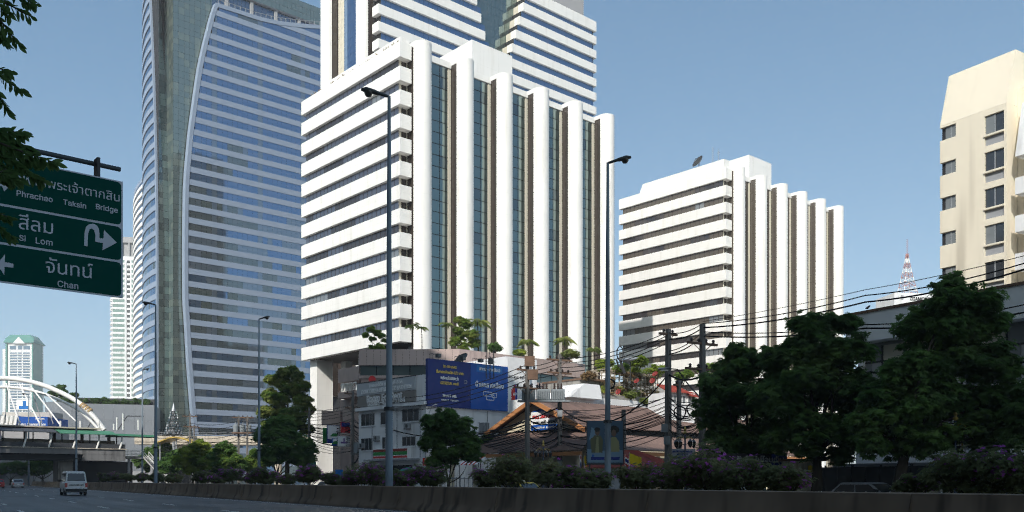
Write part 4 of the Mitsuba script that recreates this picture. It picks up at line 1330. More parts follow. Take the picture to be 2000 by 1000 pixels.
# ================================================================ terrace houses behind the market: white walls, trellis with dry vines, red roofed house
FT = Frame(at(1105, 900, 97)[:2], dR, dL)
th = thing('terrace_building', 'white house with planted roof terrace behind the market roof', 'building')
MB().box(FT, 0, 16.5, 0, 9, -0.4, 10.3).put(f'{th}__wall', 'plain_white')
MB().box(FT, 0.5, 16.2, 0.01, 0.25, 10.301, 10.7).put(f'{th}__parapet', 'concrete')
MB().prism(FT, [(-0.5, -1.2), (4.4, -1.2), (4.4, 3), (-0.5, 3)], 10.0, 11.6, [(2.0, -0.8), (4.4, -0.8), (4.4, 3), (2.0, 3)]).put(f'{th}__white_gable', 'plain_white')
MB().box(FT, 4.41, 9.4, 2.2, 8, 10.31, 12.4).put(f'{th}__roof_room', 'concrete')
MB().box(FT, 4.3, 9.6, 1.6, 8.2, 12.401, 12.6).put(f'{th}__roof_slab', 'rust_metal')
k = thing('roof_trellis', 'wooden trellis tangled with dry vines on the roof terrace', 'trellis')
m = MB()
r = np.random.default_rng(4)
for a in np.arange(6.6, 16.0, 0.75):
    for b in (0.3, 3.0):
        m.tube([FT.p(a, b, 10.3), FT.p(a, b, 13.6)], 0.06, 4)
for z in np.arange(10.8, 13.7, 0.62):
    for b in (0.3, 3.0):
        m.tube([FT.p(6.5, b, z), FT.p(16.2, b, z)], 0.05, 4)
for a in np.arange(6.6, 16.2, 0.8):
    m.tube([FT.p(a, 0.1, 13.6), FT.p(a, 3.3, 13.6)], 0.06, 4)
m.put(f'{k}__frame', 'trellis_wood')
cl = np.array([[*FT.p(6.8 + 9 * r.random(), 0.2 + 0.4 * r.random(), 10.6 + 2.9 * r.random()), 0.35 + 0.35 * r.random()] for _ in range(60)])
put(f'{k}__vine', mikit.ply(rosettes(cl, 1500, 0.2, r, 5), 'dry_leaf'))
cl = np.array([[*FT.p(6.8 + 9 * r.random(), 0.1 + 3 * r.random(), 10.6 + (3.0 if r.random() < 0.6 else 0.6) + 0.4 * r.random()), 0.3 + 0.4 * r.random()] for _ in range(46)])
put(f'{k}__vine_001', mikit.ply(rosettes(cl, 2200, 0.2, r, 5), 'leaf_yellow'))
k = thing('red_roofed_house', 'small white roof house with red sheet roof behind the concrete poles', 'house')
fq = Frame(at(1303, 790, 92)[:2], unit((0.85, 0.5)), unit((-0.5, 0.85)))
zb = at(0, 790, 92)[2]
MB().box(fq, 0, 3.7, 0, 3, zb - 9, zb + 1.25).put(f'{k}__wall', 'plain_white')
corrugated(fq, (-0.2, 1.5, zb + 2.15), (2.5, 1.5, zb + 2.15), (-0.3, -0.5, zb + 1.25), (2.55, -0.5, zb + 1.25), 22).put(f'{k}__roof', 'roof_red')
corrugated(fq, (2.5, 1.0, zb + 1.7), (4.2, 1.0, zb + 1.5), (2.52, -0.7, zb + 0.95), (4.3, -0.7, zb + 0.75), 16).put(f'{k}__porch_roof', 'roof_red')
for i in range(3):
    window(f'{k}__window', fq, 0.25 + 1.2 * i, 1.2 + 1.2 * i, zb + 0.15, zb + 1.0, 0.0, 'b', 2, 'window_pale', 'print_white')
for i, (px, py, tg_) in enumerate(((1280, 731, 'topmost of the red dishes'), (1275, 744, 'under the topmost red dish'), (1244, 745, 'in the middle of the trellis'), (1208, 766, 'low beside the lamp post'))):
    dish('satellite_dish', f'small red satellite dish on the roof terrace, {tg_}', at(px, py, 97.0 + i * 0.3), 0.33, (-0.6, -0.7, 0.35 if i % 2 else 0.7), 'dish_red', mast_to=10.4)
dish('satellite_dish', 'wide grey dish lying flat above the roof terrace', at(1231, 706, 100), 0.95, (-0.15, -0.25, 1), 'galvanised', mast_to=12.3)
k = thing('roof_ring_frame', 'dark ring shaped metal frame standing on the roof beyond the lamp post', 'metal frame')
c = at(1211, 690, 100)
t_ = np.linspace(0, 2 * np.pi, 17)
MB().tube([c + np.array([0.35 * math.cos(x), 0, 0.75 * math.sin(x)]) for x in t_], 0.07, 5).put(f'{k}__ring', 'metal_dark')
MB().tube([c - Z3 * 0.7, c + np.array([0.5, 0, -2.2])], 0.16, 5).tube([c + np.array([-0.4, 0, -0.7]), c + np.array([-0.2, 0, -1.3]), c + np.array([0.5, 0, -2.0])], 0.1, 5).put(f'{k}__stand', 'metal_dark')
dish('satellite_dish', 'large dark mesh dish on the roof of the second white tower', TB.p(1.6, 8.2, 71.2), 1.5, (-0.75, -0.35, 0.55), 'metal_dark', mast_to=68.0)
k = thing('roof_aerial', 'thin rod aerial on the roof of the second white tower', 'aerial')
MB().tube([TB.p(1.6, 4.5, 69.9), TB.p(1.6, 4.5, 73.6)], 0.06, 4).tube([TB.p(1.6, 3.0, 69.9), TB.p(1.6, 3.0, 72.8)], 0.05, 4).tube([TB.p(1.6, 2.6, 72.0), TB.p(1.6, 3.4, 72.0)], 0.05, 4).put(f'{k}__rods', 'steel_grey')

# ================================================================ right: long white building in the shade, cream apartment tower, tower with the lattice mast
lb = thing('long_building', 'long white building in shade behind the two big trees at right', 'building')
S0, S1, PF = 12.0, 35.8, 46.6
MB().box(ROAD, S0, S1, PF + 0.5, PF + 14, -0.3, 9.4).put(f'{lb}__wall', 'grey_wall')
MB().box(ROAD, S0, S1 + 0.3, PF - 0.5, PF + 14.2, 9.42, 11.1).put(f'{lb}__fascia', 'plain_white')
MB().box(ROAD, S0, S1 + 0.4, PF - 0.58, PF + 14.3, 11.101, 11.25).put(f'{lb}__coping', 'rust_metal')
for fl, (z0, z1) in enumerate(((6.3, 9.2), (2.9, 5.6))):
    n = 16
    w = (S1 - S0) / n
    for i in range(n):
        s = S0 + w * i
        if i % 4 == 3:
            MB().box(ROAD, s + w - 0.3, s + w, PF + 0.1, PF + 0.49, z0 - 0.4, z1 + 0.2).put(numbered(f'{lb}__pier'), 'plain_white')
        for j, (q0, q1) in enumerate(((0.04, 0.5), (0.52, 0.96))):
            MB().box(ROAD, s + w * q0, s + w * q1, PF + 0.38, PF + 0.44, z0, z0 + (z1 - z0) * 0.66).put(numbered(f'{lb}__pane'), 'window_pale' if (i + j) % 3 else 'print_grey')
        MB().box(ROAD, s + w * 0.04, s + w * 0.96, PF + 0.38, PF + 0.44, z0 + (z1 - z0) * 0.70, z1).put(numbered(f'{lb}__transom'), 'beige_pier' if i % 3 else 'window_pale')
        MB().box(ROAD, s + w * 0.97, s + w * 1.03, PF + 0.33, PF + 0.48, z0, z1).put(numbered(f'{lb}__mullion'), 'metal_dark')
    MB().box(ROAD, S0, S1, PF + 0.35, PF + 0.49, z0 + (z1 - z0) * 0.665, z0 + (z1 - z0) * 0.695).put(numbered(f'{lb}__rail'), 'metal_dark')
    MB().box(ROAD, S0, S1, PF - 0.1, PF + 0.49, z0 - 0.7, z0 - 0.02).put(numbered(f'{lb}__ledge'), 'plain_white')
MB().box(ROAD, S0, S1, PF - 2.2, PF + 0.49, 2.0, 2.2).put(f'{lb}__canopy', 'steel_grey')
for i in range(10):
    s = S0 + 2.35 * i
    MB().box(ROAD, s + 0.1, s + 2.2, PF + 0.36, PF + 0.44, -0.2, 1.95).put(numbered(f'{lb}__shutter'), 'print_grey' if i % 3 else 'dark_core')
k = thing('air_conditioner', 'grey air conditioner box on the ledge at the right edge', 'air conditioner')
c = at(1988, 710, 45.0)
fq = Frame(c[:2], ROAD.u[:2], ROAD.v[:2])
MB().box(fq, -0.45, 0.45, -0.3, 0.1, c[2] - 0.35, c[2] + 0.35).put(f'{k}__case', 'galvanised')
MB().lathe(fq.p(0.0, -0.31, c[2]), [(0, 0), (0.27, 0), (0.27, 0.02), (0, 0.02)], 14, -ROAD.v).put(f'{k}__fan_grille', 'metal_dark')
MB().box(fq, -0.4, 0.4, -0.3, 1.2, c[2] - 0.45, c[2] - 0.36).put(f'{k}__bracket', 'steel_grey')

ap = thing('apartment_tower', 'cream apartment tower with slanted top at the right edge', 'apartment tower')
PA, SA0, SA1 = 72.5, 41.5, 47.3
MB().box(ROAD, SA0 + 0.02, SA1 - 0.02, PA + 0.3, PA + 11, -0.3, 31.6).put(f'{ap}__wall', 'dark_core')
MB().box(ROAD, SA0 + 0.01, SA1 - 0.01, PA + 0.6, PA + 11.02, -0.3, 31.59).put(f'{ap}__side_wall', 'cream_paint')
MB().prism(ROAD, [(SA0, PA), (SA1, PA), (SA1, PA + 11), (SA0, PA + 11)], 31.6, 36.2, [(SA0, PA + 1.3), (SA1, PA + 1.3), (SA1, PA + 11), (SA0, PA + 11)]).put(f'{ap}__slanted_top', 'cream_paint')
MB().box(ROAD, 43.35, 45.85, PA, PA + 0.59, -0.3, 31.59).put(f'{ap}__front_wall', 'cream_paint')
MB().box(ROAD, SA0, 41.72, PA, PA + 0.59, -0.3, 31.59).put(f'{ap}__front_wall_001', 'cream_paint')
for i in range(10):
    zt = 31.1 - 3.0 * i
    MB().box(ROAD, 41.721, 43.349, PA, PA + 0.59, zt, zt + 0.55 if i == 0 else zt + 0.52).put(numbered(f'{ap}__spandrel'), 'cream_paint') if i else MB().box(ROAD, 41.721, 43.349, PA, PA + 0.59, zt, 31.59).put(numbered(f'{ap}__spandrel'), 'cream_paint')
    MB().box(ROAD, 41.68, 43.39, PA - 0.12, PA + 0.3, zt - 1.72, zt - 1.58).put(numbered(f'{ap}__sill'), 'cream_paint')
    kk = numbered(f'{ap}__window')
    MB().box(ROAD, 41.73, 42.5, PA + 0.2, PA + 0.26, zt - 1.57, zt).put(kk, 'window_dark')
    MB().box(ROAD, 42.58, 43.34, PA + 0.16, PA + 0.22, zt - 1.57, zt).put(f'{kk}__sash', 'window_pale' if i % 3 == 0 else 'window_dark')
    MB().box(ROAD, 42.5, 42.58, PA + 0.12, PA + 0.28, zt - 1.57, zt).put(f'{kk}__mullion', 'galvanised')
    MB().box(ROAD, 41.73, 43.34, PA + 0.15, PA + 0.2, zt - 2.44, zt - 1.73).put(numbered(f'{ap}__panel'), 'steel_grey')
    if i:
        MB().box(ROAD, 45.851, SA1 + 0.02, PA, PA + 0.59, zt - 3.0 + 2.45 + 0.0, zt + 0.3 + 1.93 - 0.0 - 0.3).put(numbered(f'{ap}__corner_wall'), 'cream_paint') if False else None
    zc = 31.4 - 3.0 * i
    MB().box(ROAD, 45.851, SA1, PA, PA + 0.59, zc - 3.0, zc - 1.1).put(numbered(f'{ap}__corner_wall'), 'cream_paint')
    kk = numbered(f'{ap}__corner_window')
    MB().box(ROAD, 45.9, 46.9, PA + 0.2, PA + 0.26, zc - 1.09, zc - 0.01).put(kk, 'window_pale')
    MB().box(ROAD, 46.34, 46.4, PA + 0.15, PA + 0.27, zc - 1.09, zc - 0.01).put(f'{kk}__mullion', 'galvanised')
MB().box(ROAD, 45.851, SA1, PA, PA + 0.59, 31.401, 31.59).put(numbered(f'{ap}__corner_wall'), 'cream_paint')
MB().box(ROAD, 26, SA0 - 0.01, PA + 1.5, PA + 10, -0.3, 33.0).put(f'{ap}__wing', 'cream_paint')
for i in range(9):
    z = 28.2 - 3.0 * i
    MB().prism(ROAD, [(27, PA - 0.4), (40.6, PA - 0.4), (40.6, PA + 1.49), (27, PA + 1.49)], z - 1.3, z + (3.2 if i == 0 else 0.0), [(27, PA - 0.4 + (1.0 if i == 0 else 0)), (40.6, PA - 0.4 + (1.0 if i == 0 else 0)), (40.6, PA + 1.49), (27, PA + 1.49)]).put(numbered(f'{ap}__balcony'), 'plain_white')
    MB().box(ROAD, 27, 40.5, PA + 1.3, PA + 1.48, z - 2.99, z - 1.31).put(numbered(f'{ap}__balcony_door'), 'window_dark')

ms = thing('mast_building', 'white block with black lettering under a red and white lattice mast', 'building')
YM = 150.0
c = at(1773, 597, YM)
fq = Frame(c[:2], unit((0.9, 0.1)), unit((-0.1, 0.9)))
zt = at(0, 572, YM)[2]
zb = c[2]
MB().prism(fq, [(-3.2, 0), (6, 0), (6, 6), (-3.2, 6)], 0, zt, [(-2.3, 0), (5.4, 0), (5.4, 6), (-2.3, 6)]).put(f'{ms}__wall', 'plain_white')
text_on(f'{ms}__lettering', 'DIAMOND', 'print_black', fq.p(2.2, -0.03, zb + 1.15), fq.u, Z3, width=3.6, bold=True, depth=0.05)
MB().box(fq, -1.2, -0.8, -0.1, 0.1, zb + 1.0, zb + 1.7).put(f'{ms}__emblem', 'print_grey')
m, m2 = MB(), MB()
H = at(0, 486, YM)[2] - zt
levels = np.linspace(0, 1, 10)
cor = lambda t, q: fq.p(1.6 + (1.15 * (1 - t) ** 1.25 + 0.12) * (1 if q in (0, 3) else -1), 3 + (1.15 * (1 - t) ** 1.25 + 0.12) * (1 if q < 2 else -1), zt + H * t)
for i in range(9):
    mm = m if i % 2 else m2
    for q in range(4):
        mm.tube([cor(levels[i], q), cor(levels[i + 1], q)], 0.06, 4)
        mm.tube([cor(levels[i], q), cor(levels[i + 1], (q + 1) % 4)], 0.035, 4)
        mm.tube([cor(levels[i], (q + 1) % 4), cor(levels[i + 1], q)], 0.035, 4)
        mm.tube([cor(levels[i], q), cor(levels[i], (q + 1) % 4)], 0.035, 4)
m2.tube([fq.p(1.6, 3, zt + H), fq.p(1.6, 3, zt + H + 2.4)], 0.05, 4)
m.put(f'{ms}__mast', 'steel_white')
m2.put(f'{ms}__mast_001', 'mast_red')
# ================================================================ elevated station, footbridge arch and what stands behind them on the left
FS = Frame(at(245, 900, 181)[:2], dR, dL)          # right end of the deck; u runs back along the deck to the right
st = thing('elevated_station', 'elevated station deck with dark canopy crossing the road', 'station')
L0, L1 = -45.0, 0.0
MB().box(FS, L0, L1 + 0.0, 0.0, 9.0, 6.25, 7.3).put(f'{st}__beam', 'shaded_concrete')
MB().box(FS, L0, L1 - 8, 0.9, 8.4, 5.05, 6.249).put(f'{st}__lower_beam_shade', 'dark_core')  # near black colour puts the shade under the deck into this beam
MB().box(FS, L1 - 7.9, L1 - 0.0, 0.05, 8.9, 5.05, 6.249).put(f'{st}__end_beam', 'shaded_concrete')
MB().box(FS, L0, L1 + 0.2, -0.25, 0.05, 7.301, 7.45).put(f'{st}__edge', 'viaduct_concrete')
MB().box(FS, L0, L1, 0.06, 0.16, 7.451, 8.35).put(f'{st}__railing_panel', 'canopy_dark')
MB().box(FS, L0, L1, 6.0, 6.2, 7.31, 9.2).put(f'{st}__back_panel', 'viaduct_concrete')
n = 0
for a in np.arange(L0 + 1.0, L1, 4.3):
    t = np.linspace(0, 1, 7)
    p = [FS.p(a + 0.5 * math.sin(x * 2.2) - 0.2, -0.1, 7.3 + 3.1 * x) for x in t]
    MB().tube(p, 0.17, 6).put(numbered(f'{st}__bracket'), 'steel_white', 40)
for a in np.arange(L0 + 2.5, L1, 5.1):
    MB().box(FS, a, a + 0.5, 5.0, 5.5, 7.31, 10.6).put(numbered(f'{st}__post'), 'rust_metal')
    MB().tube([FS.p(a + 0.2, 3.6, 7.4), FS.p(a + 1.2, 3.6, 8.6), FS.p(a + 1.2, 3.6, 10.4)], 0.12, 5).put(numbered(f'{st}__stanchion'), 'metal_dark')


def canopy(m, fr, a0, a1, zs, n=7, b0=-1.2, b1=8.0):
    """a shallow barrel roof over the deck"""
    x = np.linspace(0, 1, n)
    v, f = [], []
    for q in x:
        b, z = b0 + (b1 - b0) * q, zs + 1.25 * math.sin(math.pi * (0.08 + 0.7 * q))
        v += [(a0, b, z), (a1, b, z), (a1, b, z - 0.12), (a0, b, z - 0.12)]
    for i in range(n - 1):
        f += [[4 * i + j, 4 * i + 4 + j, 4 * i + 4 + (j + 1) % 4, 4 * i + (j + 1) % 4] for j in range(4)]
    f += [[0, 1, 2, 3], [4 * n - 4, 4 * n - 1, 4 * n - 2, 4 * n - 3]]
    return m.add(fr.pts(np.array(v)), f)


for a in np.arange(L0, -13.0, 1.9):
    canopy(MB(), FS, a, min(a + 1.82, -12.4), 9.95).put(numbered(f'{st}__roof_panel'), 'canopy_dark')
canopy(MB(), FS, -12.3, -2.0, 9.85).put(f'{st}__green_roof', 'canopy_green', 40)
MB().prism(FS, [(-1.99, -1.2), (6.2, 0.4), (7.4, 2.4), (6.2, 5), (-1.99, 6)], 9.98, 10.4, [(-1.99, -0.6), (5.9, 0.8), (7.0, 2.4), (5.9, 4.6), (-1.99, 5.4)]).put(f'{st}__green_roof_001', 'canopy_green')
MB().box(FS, L0, -4, 2.0, 7.5, 11.25, 11.5).put(f'{st}__upper_roof', 'viaduct_concrete')
for a, c in ((-11.5, 'concrete'), (-30, 'shaded_concrete')):
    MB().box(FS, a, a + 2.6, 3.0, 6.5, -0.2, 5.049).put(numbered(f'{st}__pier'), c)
MB().box(FS, -7.8, 4.0, 7.5, 8.0, -0.2, 5.049).put(f'{st}__under_wall', 'canopy_dark')
FSt = Frame(FS.p(0.3, 2.0, 0)[:2], dR, dL)
fsL = thing('station_stairs', 'steel stairs with pale railings going down beside the station deck', 'stairs')
MB().box(FSt, 0.0, 6.5, 0.0, 4.0, 5.6, 6.1).put(f'{fsL}__landing', 'concrete')
MB().tube([FSt.p(1.4, 1.0, -0.3), FSt.p(1.4, 1.0, 5.6)], 0.3, 8).put(f'{fsL}__column', 'steel_grey')
MB().tube([FSt.p(6.0, 1.0, -0.3), FSt.p(6.0, 1.0, 5.6)], 0.3, 8).put(f'{fsL}__column_001', 'steel_grey')
N_ = 22
for i in range(N_):
    a, z = 4.0 + 0.24 * i, 5.9 - 0.26 * i
    MB().box(FSt, a, a + 0.3, -2.6, -0.1, z - 0.06, z).put(numbered(f'{fsL}__step'), 'steel_grey')
for b in (-2.7, 0.0):
    m = MB()
    z0, z1 = 5.9, 5.9 - 0.26 * N_
    for h in (0.1, 0.55, 1.05):
        m.tube([FSt.p(4.0, b, z0 + h), FSt.p(4.0 + 0.24 * N_, b, z1 + h)], 0.09 if h > 1 else 0.05, 5)
    for i in range(0, N_ + 1, 3):
        m.tube([FSt.p(4.0 + 0.24 * i, b, 5.8 - 0.26 * i), FSt.p(4.0 + 0.24 * i, b, 6.95 - 0.26 * i)], 0.05, 5)
    m.add(FSt.pts(np.array([(4, b, z0 - 0.3), (4 + 0.24 * N_, b, z1 - 0.3), (4 + 0.24 * N_, b, z1 + 0.1), (4, b, z0 + 0.1), (4, b + 0.08, z0 - 0.3), (4 + 0.24 * N_, b + 0.08, z1 - 0.3), (4 + 0.24 * N_, b + 0.08, z1 + 0.1), (4, b + 0.08, z0 + 0.1)])),
          [[0, 1, 2, 3], [7, 6, 5, 4], [3, 2, 6, 7], [0, 4, 5, 1]])
    m.put(numbered(f'{fsL}__railing'), 'steel_white')
m = MB()
for h in (0.3, 0.6, 0.9, 1.2):
    m.tube([FSt.p(0, -0.05, 6.1 + h), FSt.p(3.9, -0.05, 6.1 + h)], 0.05, 5)
for a in np.arange(0, 4, 0.8):
    m.tube([FSt.p(a, -0.05, 6.1), FSt.p(a, -0.05, 7.3)], 0.05, 5)
m.put(f'{fsL}__landing_railing', 'steel_white')

# the white arch of the footbridge with its hangers
ar = thing('arch_bridge', 'white steel arch with slanting hangers above the station', 'footbridge arch')
YA = 192.0
pts = [(-190, 838), (-150, 800), (-100, 766), (-50, 746), (0, 738), (30, 740), (60, 745), (90, 754), (120, 767), (145, 780), (165, 795), (182, 812), (195, 828), (204, 840)]
P = np.array([at(x, y, YA + 6) for x, y in pts])
tt_ = np.linspace(0, len(P) - 1, 60)
PS = np.stack([np.interp(tt_, np.arange(len(P)), P[:, i]) for i in range(3)], 1)
for _ in range(3):
    PS[1:-1] = (PS[:-2] + 2 * PS[1:-1] + PS[2:]) / 4
MB().tube(PS, 0.52, 10).put(f'{ar}__arch', 'steel_white', 40)
P2_ = PS * [1, 1, 0.93] + np.array([-2.5, 4.5, 0.2])
MB().tube(P2_, 0.32, 8).put(f'{ar}__arch_001', 'steel_white', 40)
for q, (x0, y0, x1, y1) in enumerate(((-40, 744, -20, 830), (12, 749, 38, 826), (38, 750, 78, 828), (63, 758, 118, 830), (90, 769, 150, 824))):
    MB().tube([at(x0, y0, YA + 5.8), at(x1, y1, YA - 2)], 0.16, 6).put(numbered(f'{ar}__hanger'), 'steel_white', 40)
for x0, y0, x1, y1 in ((14, 752, 10, 826), (66, 772, 82, 826), (84, 772, 104, 828)):
    MB().tube([at(x0, y0, YA + 9), at(x1, y1, YA + 8)], 0.1, 5).put(numbered(f'{ar}__rear_hanger'), 'steel_grey', 40)
for x in (-20, 38, 78, 118, 157, 193):
    MB().tube([at(x, 840, YA - 2), at(x, 822, YA - 2)], [0.22, 0.18], 6).put(numbered(f'{ar}__anchor_post'), 'steel_white', 40)
for i, (x, y) in enumerate(((159, 803), (164, 806), (169, 810), (174, 814))):
    c, c2 = at(x, y - 13, YA + 6), at(x + 3, y - 10.5, YA + 6)
    MB().tube([c, c2], [0.62, 0.62], 10).put(numbered(f'{ar}__tan_band'), 'tan_band', 40)
for x, y0 in ((222, 828), (228, 815), (240, 808), (270, 820)):
    k = thing('signal_post', 'thin white post beside the green roof of the station', 'post', 'white posts beside the station roof')
    MB().tube([at(x, y0 + 12 + (840 - y0 - 12) * 1.0, 187), at(x, y0, 187)], 0.14, 6).put(k, 'steel_white', 40)

# grey metal clad hall with shrubs on its roof
YW = 262.0
hl = thing('clad_hall', 'large windowless hall clad in grey metal behind the arch', 'building')
zt = at(0, 787, YW)[2]
fw = Frame(at(120, 840, YW)[:2], unit((0.96, 0.28)), unit((-0.28, 0.96)))
Lw = 25.0
n = 9
for i in range(n):
    for j in range(4):
        MB().box(fw, Lw * i / n + 0.04, Lw * (i + 1) / n - 0.04, 0, 0.2, 4 + (zt - 4) * j / 4 + 0.05, 4 + (zt - 4) * (j + 1) / 4 - 0.03).put(numbered(f'{hl}__panel'), 'grey_panel')
MB().box(fw, 0, Lw, 0.1, 22, -0.4, zt - 0.06).put(f'{hl}__wall', 'steel_grey')
ang = np.linspace(-0.15, 1.35, 9)
arc = [(-5.0 * math.sin(x) - 0.1, 5.0 - 5.0 * math.cos(x)) for x in ang]
MB().prism(fw, [(0, 0)] + arc + [(-5.1, 22), (0, 22)], -0.4, zt + 0.35).put(f'{hl}__drum', 'grey_panel', 30)
m = MB()
for a0, z0, a1, z1 in ((6.0, 14.5, 8.2, 19.0), (8.2, 19.0, 10.2, 14.5), (15.0, 16.0, 17.5, 20.0), (17.5, 20.0, 22.0, 20.0)):
    m.tube([fw.p(a0, -0.05, z0), fw.p(a1, -0.05, z1)], 0.12, 4)
m.put(f'{hl}__line_ornament', 'canopy_dark')
MB().box(fw, -1, Lw + 0.4, 3.0, 3.2, zt, zt + 1.9).put(f'{hl}__roof_screen', 'canopy_dark')
r = np.random.default_rng(21)
for i in range(9):
    k = thing('roof_shrub', 'dark clipped shrub in the row on the roof of the grey clad hall', 'shrub', 'shrubs on the roof of the grey hall')
    c = fw.p(0.6 + 2.7 * i, 1.6, zt + 0.7)
    cl = clumps([[*c, 1.5]], 10, r)
    put(f'{k}__crown', mikit.ply(rosettes(cl, 420, 0.5, r, 4), 'leaf_dark'))
    MB().tube([c - Z3 * 0.9, c], 0.12, 5).put(f'{k}__stem', 'bark')
tree('roof_tree', 'dark small leaved tree on the drum of the grey clad hall', at(112, 786, YW + 4), px_blobs([(112, 762, 12), (124, 768, 9), (101, 770, 8), (146, 772, 6)], YW + 4, r), 1700, 0.62, 'leaf_dark', 0.3, 31)

# buildings under the arch at far left
mo = thing('blue_sign_building', 'low building with blue fascia and white lettering under the arch', 'building')
fb = Frame(at(-15, 840, 235)[:2], unit((1, 0.05)), unit((-0.05, 1)))
zt, zb = at(0, 814, 235)[2], at(0, 834, 235)[2]
MB().box(fb, -6, 14.2, 0.1, 12, -0.4, zb).put(f'{mo}__wall', 'grey_wall')
MB().box(fb, 6.5, 13.9, -0.1, 12, zb + 0.001, zt).put(f'{mo}__fascia', 'billboard_blue')
text_on(f'{mo}__lettering', 'Metro Oriental Style', 'print_white', fb.p(10.0, -0.13, zb + 0.65), fb.u, Z3, width=7.0, bold=True, depth=0.05)
text_on(f'{mo}__lettering', 'Sathorn', 'print_white', fb.p(12.0, -0.13, zt - 0.45), fb.u, Z3, width=2.4, bold=True, depth=0.05)
MB().box(fb, -6, 1.6, -0.2, 11, zb + 0.002, zt + 0.6).put(f'{mo}__white_wing', 'plain_white')
for i in range(4):
    MB().prism(fb, [(1.9 + 1.1 * i, -0.15), (2.6 + 1.1 * i, -0.15), (2.6 + 1.1 * i, 6), (1.9 + 1.1 * i, 6)], zb, zt + 0.3, [(2.4 + 1.1 * i, -0.15), (3.1 + 1.1 * i, -0.15), (3.1 + 1.1 * i, 6), (2.4 + 1.1 * i, 6)]).put(numbered(f'{mo}__slanted_fin'), 'steel_white')
k = thing('roof_billboard', 'small white and blue billboard above the blue fascia building', 'billboard')
c = at(47, 790, 238)
fq = Frame(c[:2], (1, 0), (0, 1))
MB().box(fq, -2.0, 2.0, 0, 0.2, c[2] - 1.3, c[2] + 1.3).put(f'{k}__board', 'print_white')
MB().box(fq, -1.3, 1.3, -0.03, -0.001, c[2] - 1.2, c[2] - 0.4).box(fq, -0.3, 0.5, -0.03, -0.001, c[2] - 0.399, c[2] + 0.9).put(f'{k}__print', 'billboard_sky')
MB().box(fq, -1.8, -1.6, 0.05, 0.15, zt - 1, c[2] - 1.3).box(fq, 1.6, 1.8, 0.05, 0.15, zt - 1, c[2] - 1.3).put(f'{k}__post', 'steel_grey')
MB().box(Frame(at(40, 812, 246)[:2], (1, 0), (0, 1)), -5, 8.5, 0, 6, -0.4, at(0, 805, 246)[2]).put(thing('pale_block', 'pale low block behind the blue fascia building', 'building'), 'far_block')

# viaduct
vd = thing('rail_viaduct', 'long beige concrete rail viaduct in front of the glass tower', 'viaduct')
fv = Frame(at(262, 866, 250)[:2], unit((1, 0.1)), unit((-0.1, 1)))
z0, z1 = at(0, 866, 250)[2], at(0, 851, 250)[2]
n = 14
LV = 66.0
for i in range(n):
    MB().box(fv, LV * i / n + 0.04, LV * (i + 1) / n - 0.04, 0, 0.3, z0 + 0.5, z1).put(numbered(f'{vd}__parapet_panel'), 'viaduct_concrete')
MB().box(fv, 0, LV, 0.31, 8, z0 - 0.2, z1 - 0.7).put(f'{vd}__girder', 'viaduct_concrete')
m = MB()
for a in np.arange(0, LV, 2.4):
    m.tube([fv.p(a, 0.15, z1), fv.p(a, 0.15, z1 + 0.9)], 0.05, 4)
for h in (0.45, 0.9):
    m.tube([fv.p(0, 0.15, z1 + h), fv.p(LV, 0.15, z1 + h)], 0.05, 4)
m.put(f'{vd}__railing', 'steel_grey')
for a in (12, 38, 62):
    MB().lathe(fv.p(a, 4, -0.4), [(1.1, 0), (1.0, z0 - 2), (2.6, z0 + 0.1)], 12).put(numbered(f'{vd}__pier'), 'viaduct_concrete', 40)
ya = thing('yellow_arch_roof', 'small curved yellow roof over the stair landing in front of the viaduct', 'roof')
c0, c1 = at(303, 863, 200), at(379, 863, 200)
t = np.linspace(0, 1, 13)
v, f = [], []
for i, x in enumerate(t):
    p = c0 + (c1 - c0) * x + Z3 * 1.35 * math.sin(math.pi * x) - Z3 * 0.2
    v += [p, p + [0, 6, 0], p + [0, 6, -0.3], p - [0, 0, 0.3]]
    if i:
        f += [[4 * i - 4 + j, 4 * i + j, 4 * i + (j + 1) % 4, 4 * i - 4 + (j + 1) % 4] for j in range(4)]
MB().add(np.array(v), f).put(f'{ya}__roof', 'gold_paint', 40)
for x in (0.08, 0.5, 0.92):
    p = c0 + (c1 - c0) * x
    MB().tube([(p[0], p[1] + 1, -0.4), (p[0], p[1] + 1, p[2] - 0.3 + 1.2 * math.sin(math.pi * x))], 0.15, 6).put(numbered(f'{ya}__post'), 'steel_grey')
k = thing('concourse_block', 'dim concourse of the station behind the stairs, under the yellow roof', 'building')
MB().box(Frame(at(300, 900, 212)[:2], unit((1, 0.08)), (0, 1)), 0, 15.5, 0, 6, -0.4, 5.2).put(f'{k}__wall', 'canopy_dark')
MB().box(Frame(at(300, 900, 211)[:2], unit((1, 0.08)), (0, 1)), 0, 15.5, 0, 6, 5.21, 6.3).put(f'{k}__slab', 'viaduct_concrete')

